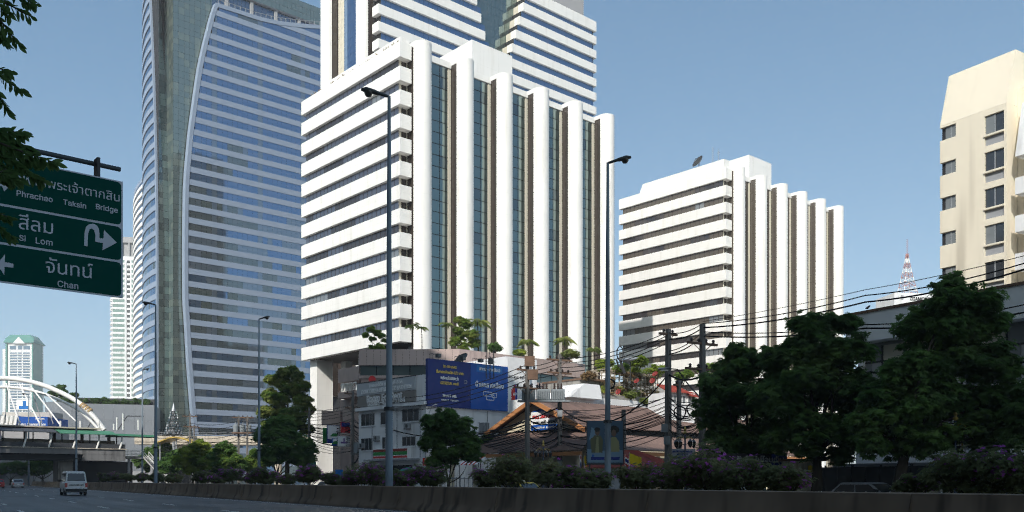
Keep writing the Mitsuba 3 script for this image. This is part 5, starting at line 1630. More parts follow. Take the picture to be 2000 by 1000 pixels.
# the cone of glass facets
cn = thing('glass_cone_tree', 'cone shaped tree of silver glass facets in front of the glass tower', 'sculpture')
Yc = 244.0
c = at(339, 849, Yc)
Hc = at(0, 787, Yc)[2] - c[2]
rr = 2.35
r = np.random.default_rng(2)
MB().lathe(c, [(rr * 0.9, 0), (0.05, Hc * 0.95)], 16).put(f'{cn}__core', 'canopy_dark')
MB().tube([(c[0], c[1], -0.4), (c[0], c[1], c[2] + 0.02)], 0.4, 8).put(f'{cn}__stem', 'steel_grey')
MB().lathe(c + Z3 * Hc * 0.74, [(rr * 0.27, 0), (0.02, Hc * 0.27)], 14).put(f'{cn}__tip', 'galvanised', 40)
NL = 9
for i in range(NL):
    t0, t1 = i / NL * 0.74, (i + 1) / NL * 0.74
    ns = 14
    for j in range(ns):
        a0, a1 = (j + 0.5 * (i % 2)) / ns * 2 * math.pi, (j + 0.94 + 0.5 * (i % 2)) / ns * 2 * math.pi
        am = (a0 + a1) / 2
        if math.sin(am) > 0.35:
            continue
        q = lambda t, a, o=0: c + np.array([(rr * (1 - t) + o) * math.cos(a), (rr * (1 - t) + o) * math.sin(a), Hc * t])
        o = 0.12 + 0.2 * r.random()
        MB().add([q(t0, a0), q(t0, a1), q(t1, am), q((t0 + t1) / 2, am, o)], [[0, 1, 3], [1, 2, 3], [2, 0, 3]]).put(numbered(f'{cn}__facet'), 'glass_teal' if r.random() < 0.55 else 'galvanised')

# ================================================================ street lamps of the median and the big road sign


def street_lamp(label, px, Y, ytop, side, base_z=-0.4, scale=1.0, group=None):
    k = thing('street_lamp', label, 'street lamp', group)
    c = at(px, 930, Y)
    H = at(px, ytop, Y)[2]
    x, y = c[0], c[1]
    m = MB().tube([(x, y, base_z), (x, y, H * 0.24), (x, y, H * 0.25), (x, y, H - 0.05)], [0.185 * scale, 0.165 * scale, 0.15 * scale, 0.075 * scale], 12)
    m.put(f'{k}__pole', 'pole_paint', 40)
    MB().tube([(x, y, H * 0.235), (x, y, H * 0.243)], 0.24 * scale, 12).put(f'{k}__collar', 'metal_dark', 40)
    MB().lathe((x, y, base_z), [(0.3 * scale, 0), (0.3 * scale, 0.5), (0.2 * scale, 0.62)], 10).put(f'{k}__base', 'pole_paint')
    d = np.array([side * 0.97, -0.25, 0])
    d /= np.linalg.norm(d)
    p0 = np.array([x, y, H - 0.06])
    w = np.array([-d[1], d[0], 0])
    # the lantern: neck, shell, bowl
    sec = [(0.0, 0.05, 0.05, 0.0), (0.10, 0.09, 0.07, 0.01), (0.45, 0.10, 0.08, 0.10), (0.62, 0.17, 0.10, 0.13), (1.0, 0.21, 0.11, 0.2), (1.22, 0.12, 0.05, 0.2)]
    v, f = [], []
    for s, hw, hh, dz in sec:
        for an in np.arange(8) * math.pi / 4:
            v.append(p0 + d * s * scale * 1.05 + w * hw * math.cos(an) * scale + Z3 * (hh * math.sin(an) + dz) * scale)
    for i in range(len(sec) - 1):
        f += [[8 * i + j, 8 * i + (j + 1) % 8, 8 * i + 8 + (j + 1) % 8, 8 * i + 8 + j] for j in range(8)]
    mm = MB().add(np.array(v), f)
    mm.add(np.array(v[-8:]), [[0, 1, 2], [0, 2, 3], [0, 3, 4], [0, 4, 5], [0, 5, 6], [0, 6, 7]])
    mm.put(f'{k}__head', 'lamp_shell', 50)
    b = p0 + d * 0.95 * scale + Z3 * 0.13 * scale
    MB().lathe(b, [(0.0, -0.26 * scale), (0.12 * scale, -0.22 * scale), (0.19 * scale, -0.1 * scale), (0.2 * scale, 0.0), (0.0, 0.01)], 12).put(f'{k}__bowl', 'lamp_glass', 50)
    return k


street_lamp('tallest street lamp with arm to the left, peeling blue grey paint', 760, 42.3, 186, -1)
street_lamp('street lamp with arm to the right, in front of the market roof', 1187, 50.3, 316, 1)
street_lamp('street lamp in front of the glass tower, its arm to the left', 304, 92.2, 594, -1)
street_lamp('street lamp before the tall leafy tree, with arm to the right', 506, 100.5, 622, 1)
street_lamp('street lamp rising before the grey clad hall, with arm to the left', 149, 139.5, 710, -1)
street_lamp('faint street lamp in front of the station with arm to the right', 278, 151.0, 722, 1)
street_lamp('farthest street lamp, standing in front of the arch hangers', 56, 187.0, 770, -1)

sg = thing('road_sign', 'large green overhead road sign with Thai and English place names', 'road sign')
YS = 24.0
pr_ = at(240, 355, YS)
FSg = Frame(pr_[:2], unit((0.7461, 0.6659)), unit((-0.6659, 0.7461)))
zt, zb = at(241, 355, YS)[2], at(236, 582, YS)[2]
Ws = 5.4
MB().box(FSg, -Ws, 0, 0, 0.05, zb, zt).put(f'{sg}__plate', 'sign_white')
hs = zt - zb
rows = [(zt - hs * 0.375, zt - 0.035), (zt - hs * 0.68, zt - hs * 0.395), (zb + 0.035, zt - hs * 0.70)]
for z0, z1 in rows:
    a0, a1 = -Ws + 0.04, -0.045
    rad = 0.1
    poly = []
    for cx_, cz_, st_ in ((a1 - rad, z1 - rad, 0), (a0 + rad, z1 - rad, 90), (a0 + rad, z0 + rad, 180), (a1 - rad, z0 + rad, 270)):
        poly += [(cx_ + rad * math.cos(math.radians(st_ + q)), cz_ + rad * math.sin(math.radians(st_ + q))) for q in (0, 30, 60, 90)]
    fr2 = Frame(FSg.o[:2], FSg.u[:2], (0, 0))
    poly = np.array(poly)
    tri = tri_poly(poly)
    nv = len(poly)
    v = np.vstack([np.c_[poly[:, 0], np.full(nv, -0.008), poly[:, 1]], np.c_[poly[:, 0], np.full(nv, -0.001), poly[:, 1]]])
    f = [list(t_) for t_ in tri] + [[i, (i + 1) % nv, nv + (i + 1) % nv] for i in range(nv)] + [[i, nv + (i + 1) % nv, nv + i] for i in range(nv)]
    MB().add(FSg.pts(v), f).put(numbered(f'{sg}__field'), 'sign_green')


def on_plane_sg(px, py):
    a, z = on_plane(FSg, px, py, -0.01)
    return a, z


def sgt(tx, px0, px1, py, thai, bold=True):
    a0, z = on_plane_sg(px0, py[0])
    a1, z1 = on_plane_sg(px1, py[1])
    text_on(f'{sg}__lettering', tx, 'sign_white', FSg.p((a0 + a1) / 2, -0.016, (z + z1) / 2), FSg.u, Z3, width=a1 - a0, thai=thai, bold=bold, depth=0.006)


sgt('สะพานพระเจ้าตากสิน', 18, 235, (346, 380), True, 'thin')
sgt('Phrachao', 31, 104, (377, 390), False, False)
sgt('Taksin', 122, 169, (396, 401), False, False)
sgt('Bridge', 186, 231, (405, 412), False, False)
sgt('สีลม', 34, 106, (428, 446), True, 'thin')
sgt('Si', 36, 51, (464, 466), False, False)
sgt('Lom', 68, 104, (470, 474), False, False)
sgt('จันทน์', 88, 182, (516, 530), True, 'thin')
sgt('Chan', 111, 154, (553, 560), False, False)


def sg_shape(px_poly, key='arrow'):
    P_ = np.array([on_plane_sg(x, y) for x, y in px_poly])
    nv = len(P_)
    v = np.vstack([np.c_[P_[:, 0], np.full(nv, -0.016), P_[:, 1]], np.c_[P_[:, 0], np.full(nv, -0.0085), P_[:, 1]]])
    f = [list(t_) for t_ in tri_poly(P_)] + [[i, (i + 1) % nv, nv + (i + 1) % nv] for i in range(nv)] + [[i, nv + (i + 1) % nv, nv + i] for i in range(nv)]
    MB().add(FSg.pts(v), f).put(numbered(f'{sg}__{key}'), 'sign_white')


sg_shape([(164, 480), (165, 454), (168, 443), (174, 438), (182, 437), (189, 440), (193, 447), (194, 456), (194, 465), (202, 466), (203, 449), (228, 474), (200, 489), (201, 475), (186, 472), (186, 458), (184, 450), (179, 446), (175, 448), (172, 456), (171, 481)])
sg_shape([(-6, 516), (10, 496), (9, 512), (26, 515), (26, 523), (9, 521), (8, 537)])
sg_shape([(-14, 352), (-6, 350), (6, 344), (23, 360), (8, 374), (4, 364), (-14, 362)])
MB().tube([FSg.p(-9, 0.35, zt + 0.42), FSg.p(0.05, 0.35, zt + 0.42)], 0.06, 10).put(f'{sg}__arm', 'lamp_shell', 40)
for a in (-0.62, -4.4):
    MB().box(FSg, a, a + 0.07, 0.055, 0.34, zt - 0.9, zt + 0.52).put(numbered(f'{sg}__bracket'), 'metal_dark')
MB().tube([FSg.p(-9, 0.35, -0.4), FSg.p(-9, 0.35, zt + 0.6)], 0.16, 12).put(f'{sg}__pole', 'lamp_shell', 40)

# ================================================================ utility poles, transformers and cables on the far pavement


def utility_pole(label, px, Y, ytop, arms, w=0.16, z0=-0.3):
    k = thing('utility_pole', label, 'utility pole')
    c = at(px, 930, Y)
    H = at(px, ytop, Y)[2]
    fr = Frame(c[:2], ROAD.u[:2], ROAD.v[:2])
    MB().prism(fr, [(-w, -w), (w, -w), (w, w), (-w, w)], z0, H, [(-w * 0.7, -w * 0.7), (w * 0.7, -w * 0.7), (w * 0.7, w * 0.7), (-w * 0.7, w * 0.7)]).put(f'{k}__shaft', 'pole_concrete')
    for dz, hw, nb in arms:
        z = H - dz
        kk = numbered(f'{k}__crossarm')
        MB().box(fr, -0.1, 0.1, -hw, hw, z - 0.07, z + 0.07).put(kk, 'rust_metal')
        for i in range(nb):
            q = -hw + 2 * hw * (i + 0.5) / nb
            MB().lathe(fr.p(0, q, z + 0.07), [(0.03, 0), (0.11, 0.05), (0.06, 0.1), (0.12, 0.17), (0.05, 0.26), (0, 0.28)], 8).put(numbered(f'{k}__insulator'), 'ceramic_brown')
        MB().tube([fr.p(0, -hw * 0.6, z - 0.05), fr.p(0, 0, z - 0.6)], 0.03, 4).tube([fr.p(0, hw * 0.6, z - 0.05), fr.p(0, 0, z - 0.6)], 0.03, 4).put(numbered(f'{k}__brace'), 'rust_metal')
    return k, fr, H


poles = {}
for nm, lab, px, Y, yt, arms in (
        ('a', 'concrete utility pole at the foot of the white pier, with a transformer platform', 689, 116.0, 763, ((0.4, 1.1, 3), (2.2, 1.0, 3))),
        ('b', 'concrete utility pole wrapped in cable coils before the white corner building', 723, 114.0, 768, ((0.3, 1.3, 4), (1.9, 1.5, 4), (3.4, 1.0, 3))),
        ('c', 'concrete utility pole carrying the left end of the transformer rack', 1030, 76.5, 702, ((0.9, 1.0, 3), (2.4, 1.3, 4))),
        ('d', 'concrete utility pole with a box on its shaft, right of the transformer rack', 1093, 78.0, 692, ((0.5, 1.3, 4), (1.6, 1.2, 4))),
        ('e', 'dark concrete utility pole with a small street light, before the red roofed house', 1305, 64.0, 643, ((0.35, 0.8, 2),)),
        ('f', 'concrete utility pole with two heavy crossarms left of the dark trees', 1372, 60.5, 633, ((1.3, 1.3, 4), (3.0, 1.45, 4))),
        ('g', 'thin concrete utility pole between the two poles before the red roofed house', 1326, 70.0, 742, ((0.4, 0.5, 2),)),
        ('h', 'thin concrete utility pole behind the portrait billboard', 1218, 71.0, 800, ()),
        ('i', 'left pole of the pair with a transformer deck before the glass tower', 466, 150.0, 812, ((0.3, 1.1, 3),)),
        ('j', 'right pole of the pair with a transformer deck before the glass tower', 483, 149.0, 812, ((0.3, 1.1, 3),)),
        ('k', 'brown utility pole in front of the viaduct, left one of two', 371, 172.0, 808, ((0.5, 1.4, 4), (2.4, 1.2, 3))),
        ('l', 'short brown utility pole in front of the viaduct, right one of two', 379, 170.0, 831, ((0.3, 1.0, 3),)),
        ('m', 'dark thin pole at the left edge of the white pier', 604, 124.0, 796, ((0.6, 0.7, 2),)),
        ('n', 'thin pole behind the small round tree', 815, 108.0, 838, ((0.5, 0.6, 2),))):
    poles[nm] = utility_pole(lab, px, Y, yt, arms, 0.2 if nm in 'ef' else 0.17)

for nm, lab, c, wd in (('rack', 'grey transformer rack of ribbed tanks between two utility poles', at(1062, 771, 77.3), 1.9),):
    k = thing('transformer', lab, 'transformer')
    fq = Frame(c[:2], unit((1, 0.05)), unit((-0.05, 1)))
    MB().box(fq, -wd - 0.3, wd + 0.3, -0.5, 0.5, c[2] - 0.62, c[2] - 0.5).put(f'{k}__platform', 'transformer_grey')
    for i in range(3):
        a = -wd + 0.05 + i * 1.25
        kk = numbered(f'{k}__tank')
        MB().box(fq, a, a + 1.1, -0.35, 0.35, c[2] - 0.49, c[2] + 0.45).put(kk, 'transformer_grey')
        m = MB()
        for j in range(7):
            m.box(fq, a + 0.05 + 0.15 * j, a + 0.11 + 0.15 * j, -0.52, -0.351, c[2] - 0.42, c[2] + 0.35)
        m.put(stuff(f'{kk}__fin'), 'transformer_grey')
        for j in range(3):
            MB().lathe(fq.p(a + 0.25 + 0.3 * j, 0, c[2] + 0.45), [(0.09, 0), (0.12, 0.08), (0.06, 0.16), (0.11, 0.24), (0.05, 0.32), (0.09, 0.4), (0.02, 0.55)], 8).put(numbered(f'{kk}__bushing'), 'ceramic_brown')
k = thing('transformer', 'transformer on a low platform between the two poles before the white pier', 'transformer')
c = at(706, 874, 114.5)
fq = Frame(c[:2], dR, dL)
MB().box(fq, -1.2, 1.2, -0.6, 0.6, c[2] - 0.9, c[2] - 0.7).put(f'{k}__platform', 'pole_concrete')
MB().box(fq, -0.9, 0.3, -0.4, 0.4, c[2] - 0.69, c[2] + 0.6).put(f'{k}__tank', 'transformer_grey')
for j in range(5):
    MB().box(fq, -0.85 + 0.22 * j, -0.77 + 0.22 * j, -0.58, -0.401, c[2] - 0.6, c[2] + 0.45).put(numbered(f'{k}__fin'), 'galvanised')
for j in range(3):
    MB().box(fq, 0.31, 1.15, -0.35, 0.3, c[2] - 0.65 + 0.42 * j, c[2] - 0.32 + 0.42 * j).put(numbered(f'{k}__box'), 'transformer_grey')
k = thing('transformer', 'transformer pair on the deck between two poles before the glass tower', 'transformer')
c = at(474, 836, 149.5)
fq = Frame(c[:2], (1, 0), (0, 1))
MB().box(fq, -1.6, 1.6, -0.6, 0.6, c[2] - 0.9, c[2] - 0.7).put(f'{k}__platform', 'rust_metal')
for a in (-1.3, -0.2, 0.8):
    MB().lathe(fq.p(a + 0.2, -0.1, c[2] - 0.69), [(0.42, 0), (0.45, 0.2), (0.45, 1.1), (0.3, 1.25), (0.1, 1.3), (0.08, 1.6), (0, 1.62)], 10).put(numbered(f'{k}__tank'), 'transformer_grey')
k = thing('speaker_box', 'dark square louvred box at the top of the pole beside the white billboard', 'box')
for i, (px, py) in enumerate(((1035, 706), (1041, 732))):
    c = at(px, py, 76.3)
    fq = Frame(c[:2], (1, 0), (0, 1))
    MB().box(fq, -0.45, 0.4, -0.3, 0.1, c[2] - 0.42, c[2] + 0.42).put(f'{k}__box' + ('_001' if i else ''), 'rust_metal')
for px, py, Y, lab in ((1093, 808, 77.6, 'grey meter box on the pole right of the transformer rack'), (1297, 836, 63.7, 'upper pale box on the dark pole by the red kiosk'), (1302, 860, 63.7, 'lower pale box on the dark pole by the red kiosk'), (1093, 905, 77.6, 'grey cabinet low on the pole right of the transformer rack')):
    k = thing('meter_box', lab, 'meter box')
    c = at(px, py, Y)
    fq = Frame(c[:2], (1, 0), (0, 1))
    MB().box(fq, -0.2, 0.22, -0.32, 0.0, c[2] - 0.28, c[2] + 0.28).put(f'{k}__case', 'transformer_grey')
    MB().box(fq, -0.15, 0.17, -0.335, -0.321, c[2] - 0.2, c[2] + 0.2).put(f'{k}__door', 'galvanised')
k = thing('pole_light', 'small pale street light on a bent arm at the dark concrete pole', 'street lamp')
c = at(1302, 722, 63.4)
fq = Frame(c[:2], (1, 0), (0, 1))
MB().hull([fq.p(a, b, c[2] + z) for a, b, z in ((-0.6, -0.15, 0.02), (-0.6, 0.15, 0.02), (0.2, -0.2, 0.12), (0.2, 0.2, 0.12), (-0.55, -0.1, 0.14), (-0.55, 0.1, 0.14), (0.3, -0.1, 0.0), (0.3, 0.1, 0.0), (-0.4, 0, -0.06))]).put(f'{k}__head', 'galvanised')
MB().tube([c + [0.3, 0, 0.06], c + [0.75, 0, 0.02], at(1345, 752, 63.4), at(1366, 775, 62.0)], 0.045, 6).put(f'{k}__arm', 'metal_dark')
MB().box(fq, -0.4, 0.1, -0.1, 0.1, c[2] - 0.09, c[2] - 0.01).put(f'{k}__lens', 'lamp_clear')
k = thing('pole_light', 'white street light on a curved arm in front of the billboard', 'street lamp')
c = at(850, 791, 98)
MB().hull([c + np.array(q) for q in ((-0.35, -0.1, -0.12), (-0.35, 0.1, -0.12), (0.3, -0.08, 0.1), (0.3, 0.08, 0.1), (0, -0.1, 0.12), (0, 0.1, 0.12))]).put(f'{k}__head', 'steel_white')
MB().tube([c + [-0.3, 0, -0.1], at(838, 806, 98), at(833, 830, 98.2), at(831, 900, 98.4)], 0.05, 6).put(f'{k}__arm', 'steel_grey')


def cable(pts, r_=0.03, sag=0.0, n=14, label=None, span=''):
    """one cable through its supports, hanging between them"""
    k = thing('overhead_cable', label or f'black cable {span}', 'cable', None if label else f'cables {span}')
    P_ = []
    for i in range(len(pts) - 1):
        t_ = np.linspace(0, 1, n)[:-1 if i < len(pts) - 2 else None, None]
        p = np.asarray(pts[i]) + (np.asarray(pts[i + 1]) - pts[i]) * t_
        p[:, 2] -= (4 * sag * t_ * (1 - t_))[:, 0]
        P_.append(p)
    MB().tube(np.vstack(P_), r_, 4).put(k, 'cable_black')


PY = {'b': 114.0, 'n': 108.0, 'c': 76.5, 'd': 78.0, 'e': 64.0, 'f': 60.5}
# the heavy cable
cable([at(600, 843, 124), at(690, 832, 116), at(723, 826, 114)], 0.05, 0.5, label='heavy cable from the white pier to the coil wrapped pole')
cable([at(723, 822, 114), at(1093, 795, 78), at(1305, 731, 64)], 0.06, 2.3, label='heavy sagging cable passing in front of the market gable')
cable([at(1305, 731, 64), at(1372, 733, 60.5), at(1700, 727, 49), at(2030, 700, 42)], 0.06, 0.35, label='heavy cable running in front of the big trees')
# high lines
for i, (y0, y1, y2) in enumerate(((664, 577, 505), (676, 590, 517), (700, 634, 588), (706, 641, 604))):
    cable([at(1305, y0 - 14, 64), at(1372, 632 + 8 * i, 60.5), at(1690, y1, 49), at(2030, y2, 42)], 0.03 + 0.012 * (i % 2), 0.25, span='rising to the right over the big trees')
    cable([at(1093, 700 + 9 * i, 78), at(1305, 648 + 7 * i, 64)], 0.032, 0.5, span='strung high before the second white tower')
    cable([at(1030, 716 + 8 * i, 76.5), at(1093, 700 + 9 * i, 78)], 0.03, 0.15, span='between the poles of the transformer rack')
    cable([at(723, 775 + 8 * i, 114), at(1030, 712 + 10 * i, 76.5)], 0.034, 1.1, span='crossing in front of the blue billboard')
    cable([at(604, 803 + 6 * i, 124), at(723, 778 + 6 * i, 114)], 0.03, 0.4, span='strung high before the white pier')
cable([at(1372, 628, 60.5), at(1690, 566, 49), at(2030, 492, 42)], 0.018, 0.1, span='thinnest and highest over the big trees')
# low bundles: many cables hanging unevenly
r = np.random.default_rng(77)
for i in range(24):
    o = r.normal(0, 1.0, 8)
    b = i / 23
    cable([at(604, 826 + 40 * b + 3 * o[0], 124), at(690, 818 + 62 * b + 3 * o[1], 116), at(723, 822 + 60 * b + 3 * o[2], 114)], 0.03, 0.3 + 0.4 * r.random(), span='hanging low before the white pier')
    cable([at(723, 815 + 62 * b + 3 * o[3], 114), at(815, 842 + 46 * b + 3 * o[4], 108), at(1030, 818 + 54 * b + 3 * o[5], 76.5)], 0.024 + 0.014 * r.random(), 0.4 + 0.9 * r.random(), span='in the bundle before the white corner building')
for i in range(20):
    o = r.normal(0, 1.0, 8)
    b = i / 19
    cable([at(1030, 812 + 54 * b + 3 * o[0], 76.5), at(1093, 808 + 56 * b + 3 * o[1], 78), at(1305, 775 + 66 * b + 4 * o[2], 64), at(1372, 778 + 58 * b + 3 * o[3], 60.5)], 0.02 + 0.014 * r.random(), 0.3 + 0.7 * r.random(), span='in the bundle before the market hall roof')
    if i % 2 == 0:
        cable([at(1372, 778 + 54 * b + 3 * o[4], 60.5), at(1700, 782 + 48 * b + 3 * o[5], 49), at(2030, 776 + 56 * b + 4 * o[6], 42)], 0.018 + 0.01 * r.random(), 0.2 + 0.3 * r.random(), span='in the bundle across the big trees')
for i in range(7):
    cable([at(300, 838 + 6 * i + r.normal(), 185), at(371, 826 + 7 * i, 172), at(466, 822 + 6 * i, 150), at(604, 812 + 8 * i, 124)], 0.04, 0.5 + 0.5 * r.random(), span='before the rail viaduct and the tall olive tree')
for px, py, Y, R_c, lab in ((1328, 806, 66, 0.42, 'coil of black cable hanging at the thin pole by the red roofed house'), (734, 852, 113, 0.6, 'coil of black cable on the pole before the white corner building'), (1352, 800, 61, 0.36, 'small coil of black cable beside the pole left of the dark trees'), (1192, 750, 64, 0.3, 'tangle of black cable at the second street lamp')):
    k = thing('cable_coil', lab, 'cable coil')
    c = at(px, py, Y)
    t_ = np.linspace(0, 2 * np.pi * 4, 60)
    MB().tube(c + np.stack([R_c * (1 + 0.1 * np.sin(3 * t_)) * np.cos(t_), 0.04 * np.sin(2 * t_), R_c * 1.1 * np.sin(t_)], 1), 0.05, 5).put(k, 'cable_black')
for px0, py0, px1, py1, Y in ((715, 880, 722, 925, 113.6), (730, 870, 726, 930, 113.7), (735, 868, 742, 905, 113.4), (690, 905, 700, 880, 113.5), (718, 830, 713, 885, 113.5), (738, 845, 728, 890, 113.5)):
    cable([at(px0, py0, Y), at((px0 + px1) / 2 + 5, (py0 + py1) / 2, Y), at(px1, py1, Y)], 0.09, 0.2, 6, span='hanging loose from the coil wrapped pole')
# ================================================================ trees and plants
r = np.random.default_rng(101)


def on_line_p(px, p):
    """depth at which the ray of a pixel column reaches the line p metres from the camera across the road"""
    q = (px - 1000) / FOC
    return p / (0.8499 * q + 0.527)


def ground(px, Y, z=-0.3):
    return np.array([(px - 1000) / FOC * Y, Y, z])


def big(name, label, px, Y, blobs, n, size, leaf, tr, seed, **kw):
    return tree(name, label, ground(px, Y), px_blobs(blobs, Y, np.random.default_rng(seed), 0.7), n, size, leaf, tr, seed, **kw)


big('street_tree', 'dark broad street tree left of the two tallest trees, right of the utility poles', 1462, 53,
    [(1440, 720, 42), (1475, 708, 36), (1412, 765, 44), (1462, 790, 55), (1405, 835, 36), (1440, 868, 34), (1500, 850, 48), (1512, 760, 48), (1410, 880, 34), (1390, 800, 36), (1480, 888, 36), (1448, 690, 26)], 5200, 0.26, 'leaf_dark', 0.2, 41, fork=0.5, second=('leaf_deep', 0.35))
big('street_tree', 'large street tree with pointed top before the second white tower', 1592, 49,
    [(1610, 632, 30), (1566, 640, 28), (1660, 634, 26), (1590, 678, 52), (1650, 690, 40), (1545, 705, 46), (1610, 760, 68), (1540, 790, 60), (1670, 775, 52), (1585, 845, 54), (1660, 845, 50), (1530, 862, 36), (1625, 715, 50), (1680, 800, 46), (1690, 860, 36), (1575, 880, 30), (1640, 890, 26), (1560, 740, 40)], 8200, 0.26, 'leaf_deep', 0.3, 42, fork=0.42, second=('leaf_dark', 0.45))
big('street_tree', 'tallest street tree at right, its crown narrowing to a round top', 1745, 43,
    [(1862, 560, 30), (1838, 592, 36), (1890, 600, 40), (1800, 640, 42), (1860, 650, 60), (1925, 640, 36), (1830, 710, 66), (1905, 715, 56), (1765, 735, 50), (1780, 800, 60), (1860, 790, 70), (1935, 790, 52), (1735, 830, 44), (1800, 862, 48), (1890, 850, 50), (1965, 835, 40), (1700, 870, 30), (1990, 770, 36), (1730, 780, 44), (1820, 760, 60), (1950, 720, 40), (1760, 872, 36), (1930, 868, 36), (1845, 620, 44), (1700, 825, 36)],
    11500, 0.24, 'leaf_deep', 0.3, 43, fork=0.45, second=('leaf_dark', 0.4))
big('street_tree', 'leafy tree at the right edge behind the bougainvillea', 2030, 40, [(2005, 820, 40), (2040, 780, 60), (1985, 862, 30), (2060, 850, 60)], 2600, 0.22, 'leaf_dark', 0.2, 44)
big('round_tree', 'small round dark tree before the blue billboard', 876, 66,
    [(872, 818, 24), (845, 832, 22), (902, 836, 24), (868, 852, 34), (838, 868, 18), (905, 872, 28), (875, 892, 28), (922, 890, 18), (850, 905, 16)], 3600, 0.28, 'leaf_dark', 0.14, 45, fork=0.3, second=('leaf_deep', 0.5))
big('tall_tree', 'tall olive green tree in sunlight between the glass tower and the white pier', 562, 128,
    [(570, 722, 9), (556, 730, 12), (582, 736, 12), (530, 742, 13), (548, 748, 14), (592, 756, 13), (566, 760, 18), (524, 772, 14), (545, 782, 20), (588, 784, 18), (600, 800, 12), (516, 806, 14), (545, 812, 22), (578, 818, 22), (524, 834, 16), (596, 838, 14), (556, 846, 22)], 5200, 0.46, 'leaf_olive', 0.32, 46, second=('leaf_light', 0.3), fork=0.5)
big('shade_tree', 'dark bushy tree below the tall olive green tree', 540, 116, [(545, 836, 26), (522, 856, 26), (560, 868, 34), (535, 892, 26), (585, 892, 28), (600, 872, 14)], 3200, 0.42, 'leaf_deep', 0.2, 47)
big('bright_tree', 'bright yellow green tree in sunlight behind the barrier at left', 375, 140, [(392, 872, 14), (372, 888, 20), (355, 902, 16), (395, 900, 20), (412, 888, 14), (376, 916, 18), (412, 916, 14)], 3000, 0.5, 'leaf_yellow', 0.18, 48, second=('leaf_light', 0.5))
big('shade_tree', 'dark green tree beside the bright yellow green tree', 432, 134, [(440, 882, 18), (418, 898, 16), (452, 902, 20), (430, 914, 18), (470, 908, 12)], 2600, 0.45, 'leaf_deep', 0.2, 49, second=('leaf_light', 0.25))
big('bright_tree', 'small light green tree behind the pair of transformer poles', 498, 138, [(492, 898, 12), (505, 905, 12), (486, 912, 10), (518, 898, 12), (500, 885, 8)], 1400, 0.45, 'leaf_light', 0.12, 50)
big('shade_tree', 'dark tree behind the foot of the station stairs', 336, 170, [(330, 900, 16), (346, 908, 18), (322, 914, 14), (352, 888, 12)], 1800, 0.5, 'leaf_deep', 0.2, 51)
big('garden_tree', 'sunlit tree seen under the station deck, left one', 96, 240, [(96, 908, 10), (88, 916, 9), (106, 916, 9)], 1200, 0.6, 'leaf_yellow', 0.2, 52, second=('leaf_light', 0.5))
big('garden_tree', 'sunlit tree seen under the station deck, between the lamp posts', 122, 245, [(122, 908, 10), (115, 916, 8), (132, 915, 9)], 1200, 0.6, 'leaf_light', 0.2, 53)
big('garden_tree', 'light green tree seen under the deck right of the concrete pier', 168, 240, [(166, 912, 9), (174, 918, 7)], 700, 0.6, 'leaf_light', 0.2, 54)
big('garden_tree', 'dark tree under the left end of the station deck', 20, 235, [(12, 912, 10), (28, 916, 10), (45, 918, 10), (2, 920, 10)], 1500, 0.6, 'leaf_deep', 0.2, 55)
big('garden_tree', 'low dark tree under the deck behind the silver car', 66, 225, [(60, 920, 9), (72, 922, 8)], 900, 0.6, 'leaf_dark', 0.2, 56)
big('garden_tree', 'wide dark tree filling the gap under the deck behind the silver car', 84, 205, [(60, 908, 14), (78, 900, 14), (100, 902, 14), (118, 908, 12), (90, 916, 14), (40, 912, 12)], 3000, 0.6, 'leaf_deep', 0.3, 59)
big('shade_tree', 'dark tree behind the upper part of the station stairs', 300, 206, [(300, 890, 18), (284, 902, 16), (318, 878, 16), (312, 908, 16), (292, 912, 14)], 2600, 0.55, 'leaf_deep', 0.25, 60)
big('shade_tree', 'dark foliage between the round tree and the market roof', 935, 88, [(930, 866, 14), (950, 862, 12), (915, 872, 12)], 1200, 0.35, 'leaf_dark', 0.14, 57)
big('slender_tree', 'light green young tree beside the lower trunk of the tallest street tree', 1885, 44, [(1882, 770, 16), (1872, 790, 12), (1890, 795, 14)], 700, 0.2, 'leaf_light', 0.06, 58)


def shrub(name, label, c, R, n, size, leaf, seed, group=None, flowers=None, cat='shrub', sq=0.7):
    r_ = np.random.default_rng(seed)
    k = thing(name, label, cat, group)
    c = np.asarray(c, float)
    m = MB()
    for i in range(5):
        d = r_.normal(size=3) * [0.5, 0.5, 0.1] * R
        m.tube([c - Z3 * R * 0.9, c + d * 0.6 - Z3 * R * 0.3, c + d + Z3 * R * 0.2], [0.03, 0.025, 0.012], 5)
    m.put(f'{k}__stem', 'bark')
    cl = clumps([[c[0], c[1], c[2], R]], 22, r_, 0.4)
    cl[:, 2] = c[2] + (cl[:, 2] - c[2]) * sq
    put(f'{k}__foliage', mikit.ply(rosettes(cl, n, size, r_, 4, 0.5), leaf))
    if flowers:
        up = cl[cl[:, 2] > c[2] - 0.1 * R]
        up = up[r_.random(len(up)) < 0.8]
        up[:, 3] *= 1.12
        put(stuff(f'{k}__bract'), mikit.ply(rosettes(up, flowers, size * 0.8, r_, 3, 0.85), 'bract_purple'))
    return k


